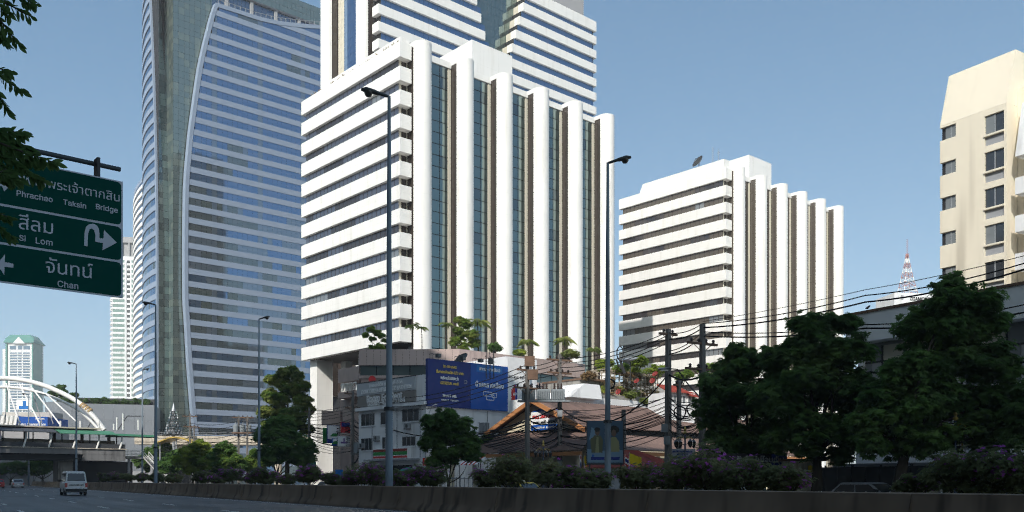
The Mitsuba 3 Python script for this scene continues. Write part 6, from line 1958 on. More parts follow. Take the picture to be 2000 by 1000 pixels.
# bougainvillea along the barrier
bou = [(206, 933, 15, 0.5), (228, 933, 14, 0.6), (250, 934, 13, 0.0), (277, 934, 14, 0.6), (305, 935, 16, 0.1), (340, 935, 20, 0.1), (398, 936, 22, 0.3), (428, 938, 15, 0.7), (453, 931, 25, 0.8), (492, 937, 16, 0.5), (522, 933, 28, 0.5), (562, 938, 16, 0.4), (598, 932, 28, 0.8),
       (650, 940, 24, 0.3), (716, 933, 42, 1.0), (690, 938, 30, 0.6), (788, 938, 34, 0.5), (842, 934, 42, 0.8), (955, 938, 36, 0.7), (1005, 930, 56, 0.12), (1075, 938, 46, 0.12), (1120, 940, 40, 0.5), (1165, 944, 34, 0.1), (1245, 938, 46, 0.35), (1330, 936, 60, 0.25), (1395, 926, 74, 0.6), (1462, 938, 58, 0.4), (1525, 942, 48, 0.25), (1785, 950, 34, 0.3), (1900, 938, 76, 0.35), (1972, 930, 90, 0.4)]
tags = 'beside the white van,right of the white van,low and green,below the stairs,small and dull,right of the stairs,in front of the bright yellow green tree,low and pink,deep purple,between two purple ones,before the right hand arm lamp,low beside the tall tree,at the white pier,sparse beside the pier,richest purple left of the tallest lamp,half behind the richest purple one,right of the tallest lamp,under the red notice board,right of the yellow taxi,broad and almost flowerless,before the gable posts,pink topped right of the gable,pale beside the second lamp,under the yellow flag,grey green below the kiosk,widest with purple top,before the dark banner,flowerless beside the dark banner,low beside the fence,broad at the right end,last one at the right edge'.split(',')
for i, (px, py, rp, fl) in enumerate(bou):
    Y = on_line_p(px, 18.6)
    R = rp / FOC * Y
    c = at(px, py, Y)
    c[2] = max(c[2], 0.35 + 0.3 * R)
    shrub('bougainvillea', f'bougainvillea bush with purple flowers, {tags[i]}' if fl > 0.2 else f'bougainvillea bush with few flowers, {tags[i]}', c, R, int(900 + 700 * min(R, 1.5)), 0.10 if px > 600 else 0.14, 'shrub_leaf', 200 + i, 'bougainvillea bushes along the barrier', int(330 * fl) if fl else None)
# roof garden of the podium
ZP = 17.3


def podc(px, Y):
    c = ground(px, Y, ZP)
    return c


def palm(label, px, Y, ytop, nf, fl, seed, z0=ZP, r0=0.09, arch=0.9, group=None):
    r_ = np.random.default_rng(seed)
    k = thing('palm', label, 'palm tree', group)
    b = ground(px, Y, z0)
    H = at(px, ytop, Y)[2]
    topp = np.array([b[0] + r_.normal() * 0.15, b[1], H])
    MB().tube([b, (b + topp) / 2 + [0.08, 0, 0], topp], [r0 * 1.3, r0, r0 * 0.8], 7).put(f'{k}__trunk', 'bark', 40)
    for i in range(nf):
        a = 2 * math.pi * (i + r_.random() * 0.5) / nf
        L_ = fl * (0.8 + 0.4 * r_.random())
        rise = 0.25 + 0.7 * r_.random()
        t = np.linspace(0, 1, 12)
        d = np.array([math.cos(a), math.sin(a), 0])
        P_ = topp + d * (L_ * t * (1 - 0.12 * t))[:, None] + Z3 * (L_ * (rise * t - arch * (0.6 + rise * 0.5) * t ** 2))[:, None]
        sd_ = np.array([-d[1], d[0], 0])
        m = MB().tube(P_, np.linspace(0.025, 0.008, 12), 4)
        n_ = 26
        tt = np.repeat(np.linspace(0.12, 1, n_), 2)
        pb = np.stack([np.interp(tt, t, P_[:, q]) for q in range(3)], 1)
        sgn = np.tile([1, -1], n_)[:, None]
        tang = np.gradient(P_, axis=0)
        tg_ = np.stack([np.interp(tt, t, tang[:, q]) for q in range(3)], 1)
        tg_ /= np.linalg.norm(tg_, axis=1, keepdims=True)
        dd = sd_ * sgn * 0.8 + tg_ * 0.55 - Z3 * 0.35
        dd /= np.linalg.norm(dd, axis=1, keepdims=True)
        ss = np.cross(dd, Z3)
        ss /= np.linalg.norm(ss, axis=1, keepdims=True)
        LL = L_ * 0.36 * np.sin(np.pi * (0.12 + 0.8 * tt))
        m.add(*kites(pb, dd, ss, LL, LL * 0.16, 0.0))
        m.put(numbered(f'{k}__frond'), 'leaf_olive')
    return k


palm('slim palm with drooping fronds on the podium, left of two', 804, 124, 636, 8, 1.35, 1, r0=0.06)
palm('slim palm with drooping fronds on the podium, right of two', 823, 125, 640, 8, 1.1, 2, r0=0.06)
palm('palm on the podium before the first glass bay', 867, 126, 634, 9, 1.25, 3, r0=0.07)
palm('tall palm on the podium beside the leafy tree', 934, 128, 630, 11, 2.0, 4, r0=0.09)
palm('broad palm on the podium behind the white billboard', 1032, 131, 668, 14, 1.9, 5)
palm('bushy palm on the podium right of the broad palm', 1101, 134, 664, 14, 1.9, 6)
palm('small palm beside the last glass bay', 1160, 136, 682, 10, 1.4, 7, z0=14)
big_ = lambda name, label, px, Y, blobs, n, size, leaf, seed, second=None: tree(name, label, ground(px, Y, ZP), px_blobs(blobs, Y, np.random.default_rng(seed), 0.6), n, size, leaf, 0.1, seed, second=second)
big_('roof_garden_tree', 'open leafy tree on the podium left of the tallest lamp', 733, 123, [(724, 643, 7), (736, 650, 8), (714, 655, 6), (746, 656, 7), (728, 662, 6), (752, 664, 5)], 260, 0.32, 'leaf_light', 61)
big_('roof_garden_tree', 'dense leafy tree in the middle of the podium', 905, 127, [(896, 626, 9), (910, 634, 12), (898, 648, 14), (915, 658, 16), (890, 668, 12), (925, 672, 12), (905, 680, 12)], 1500, 0.32, 'leaf_light', 62, ('leaf_olive', 0.4))
for px, py, rp, Y, lf, tg_ in ((737, 681, 14, 122.5, 'leaf_yellow', 'clipped and low beside the tallest lamp'), (965, 680, 14, 124.5, 'leaf_deep', 'round and dark'), (1112, 694, 16, 132, 'leaf_olive', 'between two palms'), (1015, 690, 10, 130, 'leaf_yellow', 'small and yellow green'), (1180, 712, 16, 118, 'leaf_yellow', 'sunlit beside the second lamp post')):
    shrub('roof_garden_shrub', f'shrub on the podium roof garden, {tg_}', at(px, py, Y), rp / FOC * Y, 900, 0.26, lf, int(px), 'shrubs of the podium roof garden')
for px, py, rp, Y, lf, tg_ in ((1248, 708, 18, 103, 'leaf_yellow', 'brightest, under the flat grey dish'), (1215, 720, 12, 102, 'leaf_light', 'left of the brightest one'), (1285, 722, 16, 103, 'leaf_yellow', 'long and low'), (1335, 735, 18, 102, 'leaf_light', 'over the red roof'), (1382, 722, 18, 103, 'leaf_light', 'between the two concrete poles'), (1150, 735, 14, 101, 'dry_leaf', 'dry and brown'), (1400, 740, 18, 101, 'leaf_yellow', 'right of the concrete poles'), (1232, 772, 10, 96, 'leaf_olive', 'low at the trellis foot'), (1262, 785, 12, 96, 'leaf_olive', 'low by the market roof')):
    shrub('terrace_shrub', f'sunlit shrub of the roof terrace, {tg_}', at(px, py, Y), rp / FOC * Y, 900, 0.22, lf, int(px) + 3, 'shrubs of the roof terrace')
MB().box(FT, 9.6, 26, 4.2, 8.9, -0.4, 12.9).put(thing('back_terrace', 'pale planted terrace house behind the trellis', 'building'), 'far_block')

# the tree whose twigs hang into the picture at the upper left
k = thing('overhanging_tree', 'tree with large dark leaves hanging in at the upper left, nearest the camera', 'tree')
YN = 12.0
r = np.random.default_rng(9)
trunk = np.array([[-9.2, YN, -0.1], [-9.1, YN - 0.1, 3.0], [-8.8, YN, 6.5], [-8.3, YN, 9.0]])
MB().tube(trunk, [0.24, 0.2, 0.16, 0.1], 10).put(f'{k}__trunk', 'bark', 40)
twigs = [((-90, -60), (-10, -5), (60, 32)), ((-90, -40), (-5, 30), (35, 85)), ((-60, -60), (10, -20), (70, 8)), ((-60, 0), (-10, 45), (10, 80)), ((-90, -50), (-20, -10), (20, 30)), ((-100, 90), (-10, 140), (42, 178)), ((-90, 120), (-15, 160), (12, 215)), ((-90, 110), (-20, 128), (18, 140)),
         ((-100, 220), (0, 258), (62, 292)), ((-90, 240), (10, 285), (108, 318)), ((-90, 255), (0, 300), (82, 352)), ((-90, 230), (-10, 250), (50, 262)), ((-90, 280), (-20, 315), (40, 350)), ((-80, 300), (-15, 330), (26, 352)), ((-70, 260), (20, 300), (70, 318)), ((-90, 250), (-10, 275), (30, 290)),
         ((-90, 390), (-20, 410), (18, 425)), ((-80, 400), (-20, 430), (22, 462)), ((-90, -80), (0, -40), (50, -12)), ((-80, 330), (-25, 350), (12, 330))]
P_, D_, S_, L_ = [], [], [], []
for i, tw in enumerate(twigs):
    Y = YN + r.uniform(-1.0, 1.0)
    pts = np.array([at(*q, Y + 0.3 * j) for j, q in enumerate(tw)])
    pts = np.vstack([trunk[3 if tw[0][1] < 60 else 2], pts])
    tq = np.array([0, 0.45, 0.72, 1.0])
    tt = np.linspace(0, 1, 14)
    C_ = np.stack([np.interp(tt, tq, pts[:, q]) for q in range(3)], 1)
    for _ in range(2):
        C_[1:-1] = (C_[:-2] + 2 * C_[1:-1] + C_[2:]) / 4
    MB().tube(C_, np.linspace(0.035, 0.006, 14), 5).put(numbered(f'{k}__twig'), 'bark', 40)
    tg_ = unit(pts[-1] - pts[-2])
    n_ = 80 if 220 <= tw[0][1] <= 310 else 36
    for j in range(n_):
        u = 0.5 + 0.51 * j / n_
        b = np.array([np.interp(u, tt, C_[:, q]) for q in range(3)])
        side = unit(np.cross(tg_, [0, 1, 0]) * (1 if j % 2 else -1) + r.normal(size=3) * 0.5)
        d = unit(tg_ * 0.6 + side * 0.8 - Z3 * (0.5 + 0.4 * r.random()))
        s = unit(np.cross(d, r.normal(size=3) * 0.7 + [0, 1, 0]))
        P_.append(b), D_.append(d), S_.append(s), L_.append(0.10 + 0.08 * r.random())
P_, D_, S_, L_ = map(np.array, (P_, D_, S_, L_))


def blades(p, d, s, L, w):
    """pointed leaves of eight facets, arched and folded along the midrib"""
    up = np.cross(d, s)
    v = [p]
    prof = [(0.22, 0.62), (0.5, 1.0), (0.78, 0.66)]
    for t, q in prof:
        for g in (1, 0, -1):
            v.append(p + d * (L * t)[:, None] + s * (w * q * g * 0.5)[:, None] - up * (w * (0.16 if g == 0 else 0.0) + L * 0.12 * t * t)[:, None])
    v.append(p + d * L[:, None] - up * (L * 0.16)[:, None])
    v = np.stack(v, 1)
    n = len(p)
    f1 = [[0, 1, 2], [0, 2, 3], [1, 4, 5], [1, 5, 2], [2, 5, 6], [2, 6, 3], [4, 7, 8], [4, 8, 5], [5, 8, 9], [5, 9, 6], [7, 10, 8], [8, 10, 9]]
    f = (np.arange(n)[:, None, None] * 11 + np.array(f1)).reshape(-1, 3)
    return v.reshape(-1, 3), f


for i in range(0, min(len(P_), 300)):
    put(numbered(f'{k}__leaf'), mikit.ply(blades(P_[i:i + 1], D_[i:i + 1], S_[i:i + 1], L_[i:i + 1], L_[i:i + 1] * 0.42), 'leaf_dark'))
put(stuff(numbered(f'{k}__leaf')), mikit.ply(blades(P_[300:], D_[300:], S_[300:], L_[300:], L_[300:] * 0.42), 'leaf_dark'))

# ================================================================ vehicles


def lerp_quad(q, u, v):
    q = np.asarray(q, float)
    return (q[0] * (1 - u) + q[1] * u) * (1 - v) + (q[3] * (1 - u) + q[2] * u) * v


def panel_on(fr, q, u0, u1, v0, v1, off, th=0.02):
    """thin slab on part of a four cornered face"""
    q = np.asarray(q, float)
    n = unit(np.cross(q[1] - q[0], q[3] - q[0]))
    c = [lerp_quad(q, *t) for t in ((u0, v0), (u1, v0), (u1, v1), (u0, v1))]
    v = np.array([p + n * off for p in c] + [p + n * (off - th) for p in c])
    return MB().add(fr.pts(v), [[0, 1, 2, 3], [7, 6, 5, 4], [0, 4, 5, 1], [1, 5, 6, 2], [2, 6, 7, 3], [3, 7, 4, 0]])


def vehicle(name, label, cat, pos, paint, L, W, H, belt, roof, wheel_x, wr=0.31, fwd=1, low=0.22, nose=None, z=0.0, sign=None, group=None, rear_split=False):
    """roof: (rear base x, rear top x, front top x, front base x); x runs forwards from the rear bumper"""
    k = thing(name, label, cat, group)
    u = ROAD.u[:2] * fwd
    fr = Frame(pos[:2], u, (-u[1], u[0]), z)
    h = W / 2
    nose = nose or [(0.0, 0.55, belt - 0.12, 0.90), (0.10, low, belt, 0.97), (0.6, low, belt + 0.01, 1.0), (L * 0.5, low, belt, 1.0), (L - 1.0, low, belt - 0.05, 1.0), (L - 0.25, low, belt - 0.2, 0.93), (L, 0.4, belt - 0.32, 0.84)]
    v, f = [], []
    for x, z0, z1, w in nose:
        hw = h * w
        zm = z0 + (z1 - z0) * 0.45
        v += [(x, -hw * 0.94, z0), (x, hw * 0.94, z0), (x, hw, zm), (x, hw * 0.985, z1 - 0.05), (x, hw * 0.93, z1), (x, -hw * 0.93, z1), (x, -hw * 0.985, z1 - 0.05), (x, -hw, zm)]
    for i in range(len(nose) - 1):
        f += [[8 * i + j, 8 * i + (j + 1) % 8, 8 * i + 8 + (j + 1) % 8, 8 * i + 8 + j] for j in range(8)]
    m = MB().add(fr.pts(np.array(v, float)), f)
    n8 = 8 * (len(nose) - 1)
    m.add(fr.pts(np.array(v, float)), [[0, j + 1, j] for j in range(1, 7)] + [[n8, n8 + j, n8 + j + 1] for j in range(1, 7)])
    m.put(f'{k}__body', paint, 35)
    xr0, xr1, xf1, xf0 = roof
    wt, wb_ = h * 0.80, h * 0.93
    zb, zt = belt - 0.01, H
    B = [(xr0, -wb_, zb), (xf0, -wb_, zb), (xf0, wb_, zb), (xr0, wb_, zb)]
    Tp = [(xr1, -wt, zt - 0.06), (xf1, -wt, zt - 0.06), (xf1, wt, zt - 0.06), (xr1, wt, zt - 0.06)]
    cr = [(xr1 + 0.15, -wt * 0.86, zt), (xf1 - 0.15, -wt * 0.86, zt), (xf1 - 0.15, wt * 0.86, zt), (xr1 + 0.15, wt * 0.86, zt)]
    MB().hull(fr.pts(np.array(B + Tp + cr, float))).put(f'{k}__cabin', paint, 25)
    rear = [B[3], B[0], Tp[0], Tp[3]]
    front = [B[1], B[2], Tp[2], Tp[1]]
    right = [B[0], B[1], Tp[1], Tp[0]]
    left = [B[2], B[3], Tp[3], Tp[2]]
    panel_on(fr, rear, 0.07, 0.93, 0.12, 0.86, 0.012).put(f'{k}__rear_window', 'car_glass')
    panel_on(fr, front, 0.06, 0.94, 0.08, 0.92, 0.012).put(f'{k}__windscreen', 'car_glass')
    ns = 3 if xf1 - xr1 > 2.6 else 2
    for q in (right, left):
        for i in range(ns):
            panel_on(fr, q, 0.05 + 0.9 * i / ns + 0.012, 0.05 + 0.9 * (i + 1) / ns - 0.012, 0.10, 0.88, 0.012).put(numbered(f'{k}__side_window'), 'car_glass')
    for s_ in (-1, 1):
        MB().box(fr, -0.012, 0.06, s_ * h * 0.88 - 0.09, s_ * h * 0.88 + 0.09, belt - 0.42, belt - 0.08).put(numbered(f'{k}__tail_light'), 'lamp_red')
        MB().box(fr, L - 0.12, L - 0.0, s_ * h * 0.68 - 0.16, s_ * h * 0.68 + 0.16, belt - 0.45, belt - 0.31).put(numbered(f'{k}__headlight'), 'lamp_clear')
        MB().box(fr, xf0 - 0.35, xf0 - 0.22, s_ * (h + 0.02) - 0.11, s_ * (h + 0.02) + 0.11, belt + 0.02, belt + 0.2).put(numbered(f'{k}__mirror'), 'bumper_black')
        for x in wheel_x:
            c = fr.p(x, s_ * (h - 0.1), wr)
            kk = numbered(f'{k}__wheel')
            MB().lathe(c - fr.v * 0.1, [(wr * 0.6, 0), (wr * 0.95, 0.0), (wr, 0.05), (wr, 0.15), (wr * 0.95, 0.2), (wr * 0.6, 0.2)], 18, fr.v).put(kk, 'black_rubber', 40)
            MB().lathe(c - fr.v * 0.085, [(0, 0), (wr * 0.6, 0.0), (wr * 0.6, 0.17), (0, 0.17)], 14, fr.v).put(f'{kk}__rim', 'galvanised')
    MB().box(fr, -0.10, 0.08, -h * 0.93, h * 0.93, low + 0.05, low + 0.27).put(f'{k}__rear_bumper', 'bumper_black' if cat == 'van' else paint)
    MB().box(fr, -0.02, 0.05, -0.26, 0.26, low + 0.32, low + 0.44).put(f'{k}__number_plate', 'print_white')
    if cat == 'van':
        MB().tube([fr.p(xr0 - 0.02, 0.05, belt + 0.1), fr.p((xr0 + xr1) / 2 - 0.05, -0.35, belt + 0.25)], 0.015, 4).put(f'{k}__wiper', 'bumper_black')
        MB().box(fr, -0.015, 0.02, -0.55, 0.55, belt - 0.28, belt - 0.2).put(f'{k}__handle_strip', 'bumper_black')
    if sign:
        MB().box(fr, (xr1 + xf1) / 2 - 0.1, (xr1 + xf1) / 2 + 0.1, -0.3, 0.3, H, H + 0.16).put(f'{k}__roof_sign', sign)
    return k


c = ground(149, 74.5, 0)
vehicle('van', 'white van seen from behind on the road', 'van', c, 'car_white', 4.6, 1.69, 1.98, 1.10, (0.02, 0.22, 3.7, 4.3), (0.85, 3.5), 0.30, 1, 0.28,
        [(0.0, 0.5, 1.02, 0.96), (0.06, 0.3, 1.10, 0.99), (0.6, 0.26, 1.11, 1.0), (2.3, 0.26, 1.11, 1.0), (3.9, 0.26, 1.08, 1.0), (4.4, 0.28, 0.95, 0.95), (4.6, 0.4, 0.75, 0.86)])
vehicle('car', 'silver hatchback seen from behind far down the road', 'car', ground(36, 150, 0), 'car_silver', 4.0, 1.69, 1.46, 0.92, (0.1, 0.75, 2.4, 3.1), (0.75, 3.2))
vehicle('car', 'red car cut off by the left edge far down the road', 'car', ground(-3, 140, 0), 'car_red', 4.3, 1.7, 1.44, 0.92, (0.5, 1.2, 2.6, 3.4), (0.8, 3.4))
ZF = -0.35
vehicle('car', 'dark blue saloon beyond the barrier under the big trees', 'car', ROAD.p(22.6, 35.5, 0), 'car_blue', 4.5, 1.72, 1.42, 0.90, (0.55, 1.25, 2.7, 3.5), (0.85, 3.5), fwd=-1, z=ZF)
vehicle('taxi', 'yellow taxi half hidden by bougainvillea left of the market', 'taxi', ROAD.p(56.5, 34.6, 0), 'taxi_yellow', 4.5, 1.7, 1.46, 0.92, (0.6, 1.3, 2.7, 3.5), (0.85, 3.5), fwd=-1, z=ZF, sign='print_white')
vehicle('car', 'white car parked at the foot of the market hall', 'car', ROAD.p(58.5, 41.0, 0), 'car_white', 4.4, 1.7, 1.5, 0.95, (0.3, 0.9, 2.6, 3.4), (0.85, 3.4), fwd=-1, z=ZF)
vehicle('car', 'white car behind the widest bougainvillea bush', 'car', ROAD.p(36.0, 35.0, 0), 'car_white', 4.4, 1.7, 1.46, 0.92, (0.4, 1.0, 2.6, 3.4), (0.85, 3.4), fwd=-1, z=ZF)
vehicle('car', 'pale blue car behind the bougainvillea below the kiosk', 'car', ROAD.p(41.5, 38.5, 0), 'car_silver', 4.4, 1.7, 1.46, 0.92, (0.4, 1.0, 2.6, 3.4), (0.85, 3.4), fwd=-1, z=ZF)
vehicle('car', 'silver car parked left of the blue saloon, by the tree trunk', 'car', ROAD.p(32.5, 40.6, 0), 'car_silver', 4.3, 1.7, 1.5, 0.95, (0.2, 0.8, 2.6, 3.4), (0.85, 3.4), fwd=-1, z=ZF)
vehicle('car', 'silver blue car behind the bougainvillea at the right edge', 'car', ROAD.p(16.8, 33.5, 0), 'car_silver', 4.4, 1.7, 1.42, 0.90, (0.5, 1.2, 2.6, 3.4), (0.85, 3.4), fwd=-1, z=ZF)
vehicle('car', 'dark car behind the purple bushes left of the white pier', 'car', ROAD.p(96.0, 35.0, 0), 'car_blue', 4.4, 1.7, 1.44, 0.9, (0.5, 1.2, 2.6, 3.4), (0.85, 3.4), fwd=-1, z=ZF)

# ================================================================ small things along the far pavement


def flag(label, px, Y, ytop, ybot_flag, w, colors, lean, z0=-0.3):
    k = thing('flag', label, 'flag')
    b, t = ground(px, Y, z0), at(px, ytop, Y)
    MB().tube([b, t], 0.025, 6).put(f'{k}__pole', 'steel_white')
    z1, zlo = t[2] - 0.05, at(px, ybot_flag, Y)[2]
    n = len(colors)
    for i, c in enumerate(colors):
        m = MB()
        x = np.linspace(0, 1, 9)
        v = []
        for q in x:
            for e in (i / n, (i + 1) / n):
                v.append((b[0] + w * q * lean[0] + 0.04 * math.sin(6 * q), Y - 0.05 - 0.12 * math.sin(5 * q + 0.6) * q, z1 + (zlo - z1) * e + w * q * lean[1] - 0.05 * q * math.sin(3 * q)))
        v = np.array(v)
        v2 = v + [0, 0.008, 0]
        f = [[2 * j, 2 * j + 2, 2 * j + 3, 2 * j + 1] for j in range(8)]
        m.add(v, f).add(v2, [g[::-1] for g in f])
        m.put(numbered(f'{k}__cloth' if n == 1 else f'{k}__stripe'), c)


thai = ['print_red', 'print_white', 'print_navy', 'print_navy', 'print_white', 'print_red']
flag('yellow flag flying beside the portrait billboard, right of the second lamp post', 1229, 62, 884, 905, 0.85, ['flag_yellow'], (1, -0.28))
flag('red white and blue striped flag left of the yellow flag by the kiosk', 1221, 63, 888, 908, 0.5, thai, (0.5, -0.2))
flag('small yellow flag hanging left of the portrait billboard', 1141, 66, 888, 905, 0.4, ['flag_yellow'], (0.5, -0.6))
flag('striped flag hanging limp left of the portrait billboard', 1133, 66, 888, 925, 0.3, thai, (0.4, -0.8))
flag('striped flag at the left of the dark banner', 1383, 57, 884, 905, 0.55, thai, (0.9, -0.35))
flag('yellow flag hanging left of the dark banner', 1396, 57, 886, 915, 0.35, ['flag_yellow'], (0.5, -0.9))
flag('striped flag hanging in the dark porch at right', 1868, 44, 872, 902, 0.3, thai, (0.4, -0.6))
flag('yellow flag hanging in the dark porch at right', 1877, 44, 862, 902, 0.25, ['flag_yellow'], (0.4, -0.6))

k = thing('portrait_billboard', 'sky blue billboard with two yellow clad figures, behind the second lamp post', 'billboard')
Yp = 65.0
c0, c1 = at(1147, 905, Yp), at(1217, 822, Yp)
fq = Frame(c0[:2], (1, 0), (0, 1))
Wp, z0, z1 = c1[0] - c0[0], c0[2], c1[2]
MB().box(fq, 0, Wp, 0, 0.12, z0, z1).put(f'{k}__board', 'poster_blue')
MB().box(fq, -0.04, Wp + 0.04, -0.03, 0.14, z0 - 0.1, z0 - 0.001).box(fq, -0.05, -0.001, -0.03, 0.14, z0, z1).box(fq, Wp + 0.001, Wp + 0.05, -0.03, 0.14, z0, z1).put(f'{k}__frame', 'metal_dark')


def print_shape(poly, c, lay, nm):
    P_ = np.array(poly, float) * [Wp, z1 - z0] + [0, z0]
    nv = len(P_)
    y = -0.003 - 0.003 * lay
    v = np.vstack([np.c_[P_[:, 0], np.full(nv, y), P_[:, 1]], np.c_[P_[:, 0], np.full(nv, -0.0005), P_[:, 1]]])
    f = [list(t_) for t_ in tri_poly(P_)] + [[i, (i + 1) % nv, nv + (i + 1) % nv] for i in range(nv)] + [[i, nv + (i + 1) % nv, nv + i] for i in range(nv)]
    MB().add(fq.pts(v), f).put(numbered(f'{k}__{nm}'), c)


ell = lambda cx_, cy_, a, b, n=14: [(cx_ + a * math.cos(2 * math.pi * i / n), cy_ + b * math.sin(2 * math.pi * i / n)) for i in range(n)]
flat('print_pale_blue', (0.16, 0.26, 0.36), 0.6)
flat('print_olive', (0.11, 0.115, 0.06), 0.6)
flat('print_pale_yellow', (0.25, 0.25, 0.13), 0.6)
flat('print_skin', (0.13, 0.085, 0.06), 0.6)
print_shape([(0.0, 0.02), (1, 0.02), (1, 0.30), (0.75, 0.34), (0.4, 0.29), (0, 0.34)], 'print_pale_blue', 0, 'cloud')
print_shape([(0.05, 0.55), (0.3, 0.5), (0.35, 0.75), (0.12, 0.85)], 'print_pale_blue', 0, 'cloud')
print_shape([(0.12, 0.25), (0.42, 0.25), (0.44, 0.55), (0.36, 0.66), (0.2, 0.66), (0.08, 0.56)], 'print_olive', 1, 'figure')
print_shape([(0.22, 0.25), (0.33, 0.25), (0.31, 0.62), (0.26, 0.62)], 'print_pale_yellow', 2, 'figure')
print_shape(ell(0.28, 0.74, 0.07, 0.085), 'print_skin', 2, 'face')
print_shape(ell(0.28, 0.795, 0.078, 0.055), 'print_black', 3, 'hair')
print_shape([(0.58, 0.27), (0.9, 0.27), (0.89, 0.5), (0.8, 0.62), (0.68, 0.62), (0.6, 0.5)], 'print_pale_yellow', 1, 'figure')
print_shape(ell(0.74, 0.71, 0.07, 0.085), 'print_skin', 2, 'face')
print_shape(ell(0.75, 0.79, 0.14, 0.10), 'print_black', 1, 'hair')
print_shape([(0.1, 0.08), (0.9, 0.08), (0.9, 0.15), (0.1, 0.15)], 'print_navy', 2, 'text_band')
print_shape(ell(0.16, 0.18, 0.035, 0.03), 'billboard_blue', 3, 'emblem')
for a in (0.12, Wp - 0.2):
    MB().box(fq, a, a + 0.1, 0.02, 0.11, -0.4, z0 - 0.101).put(numbered(f'{k}__post'), 'metal_dark')

k = thing('dark_banner', 'dark banner with white Thai lettering under the dark street tree', 'banner')
Yb = 51.5
c0, c1 = at(1412, 926, Yb), at(1536, 886, Yb)
fq = Frame(c0[:2], unit((1, -0.03)), unit((0.03, 1)))
Wb, z0, z1 = c1[0] - c0[0], c0[2], c1[2]
MB().box(fq, 0, Wb, 0, 0.08, z0, z1).put(f'{k}__cloth', 'print_black')
MB().box(fq, Wb * 0.76, Wb - 0.01, -0.012, -0.001, z0 + 0.02, z1 - 0.02).put(f'{k}__blue_panel', 'print_navy')
text_on(f'{k}__lettering', 'รับซื้อ ไม่โอนเงิน', 'print_grey', fq.p(Wb * 0.58, -0.03, z1 - 0.3), fq.u, Z3, width=Wb * 0.75, thai=True, bold=True)
text_on(f'{k}__lettering', 'มือสอง ราคาดี โทรเลย', 'print_grey', fq.p(Wb * 0.42, -0.03, z1 - 0.72), fq.u, Z3, width=Wb * 0.5, thai=True)
MB().lathe(fq.p(Wb * 0.84, -0.02, z0 + 0.5), [(0.14, 0), (0.2, 0), (0.2, 0.02), (0.14, 0.02)], 16, (0, -1, 0)).put(f'{k}__emblem', 'print_grey')
for a in (0.02, Wb - 0.08):
    MB().box(fq, a, a + 0.06, 0.081, 0.14, -0.4, z1).put(numbered(f'{k}__post'), 'metal_dark')
k = thing('white_notice_board', 'pale notice board with blue grey lettering behind the lantern post', 'sign')
c0, c1 = at(1307, 898, 67), at(1358, 877, 67)
fq = Frame(c0[:2], (1, 0), (0, 1))
MB().box(fq, 0, c1[0] - c0[0], 0, 0.08, c0[2], c1[2]).put(f'{k}__board', 'print_grey')
for i, (tx, w) in enumerate((('สถานีตำรวจนครบาล', 1.5), ('ยานนาวา', 0.8), ('POLICE STATION', 1.5))):
    text_on(f'{k}__lettering', tx, 'print_navy', fq.p((c1[0] - c0[0]) / 2, -0.02, c1[2] - 0.16 - 0.23 * i), fq.u, Z3, width=w, thai=i < 2, bold=True)
for a in (0.1, c1[0] - c0[0] - 0.18):
    MB().box(fq, a, a + 0.08, 0.081, 0.16, -0.4, c1[2]).put(numbered(f'{k}__post'), 'steel_grey')
k = thing('arched_sign', 'small blue arched notice sign beside the porch at right', 'sign')
c = at(1842, 910, 43.5)
fq = Frame(c[:2], (1, 0), (0, 1))
for nm, o, cc, y in (('border', 0.0, 'print_grey', 0.0), ('face', 0.05, 'print_navy', -0.02)):
    P_ = [(-0.16 + o, -0.35 + o), (0.16 - o, -0.35 + o), (0.16 - o, 0.22)] + [((0.16 - o) * math.cos(q), 0.22 + (0.16 - o) * math.sin(q)) for q in np.linspace(0.2, math.pi - 0.2, 7)] + [(-0.16 + o, 0.22)]
    P_ = np.array(P_)
    nv = len(P_)
    v = np.vstack([np.c_[P_[:, 0], np.full(nv, y - 0.03), P_[:, 1] + c[2]], np.c_[P_[:, 0], np.full(nv, y), P_[:, 1] + c[2]]])
    f = [list(t_) for t_ in tri_poly(P_)] + [[i, (i + 1) % nv, nv + (i + 1) % nv] for i in range(nv)] + [[nv + a, nv + c_, nv + b] for a, b, c_ in tri_poly(P_)]
    MB().add(fq.pts(v), f).put(f'{k}__{nm}', cc)
MB().box(fq, -0.14, 0.14, -0.02, 0.2, -0.4, c[2] - 0.351).put(f'{k}__plinth', 'concrete')
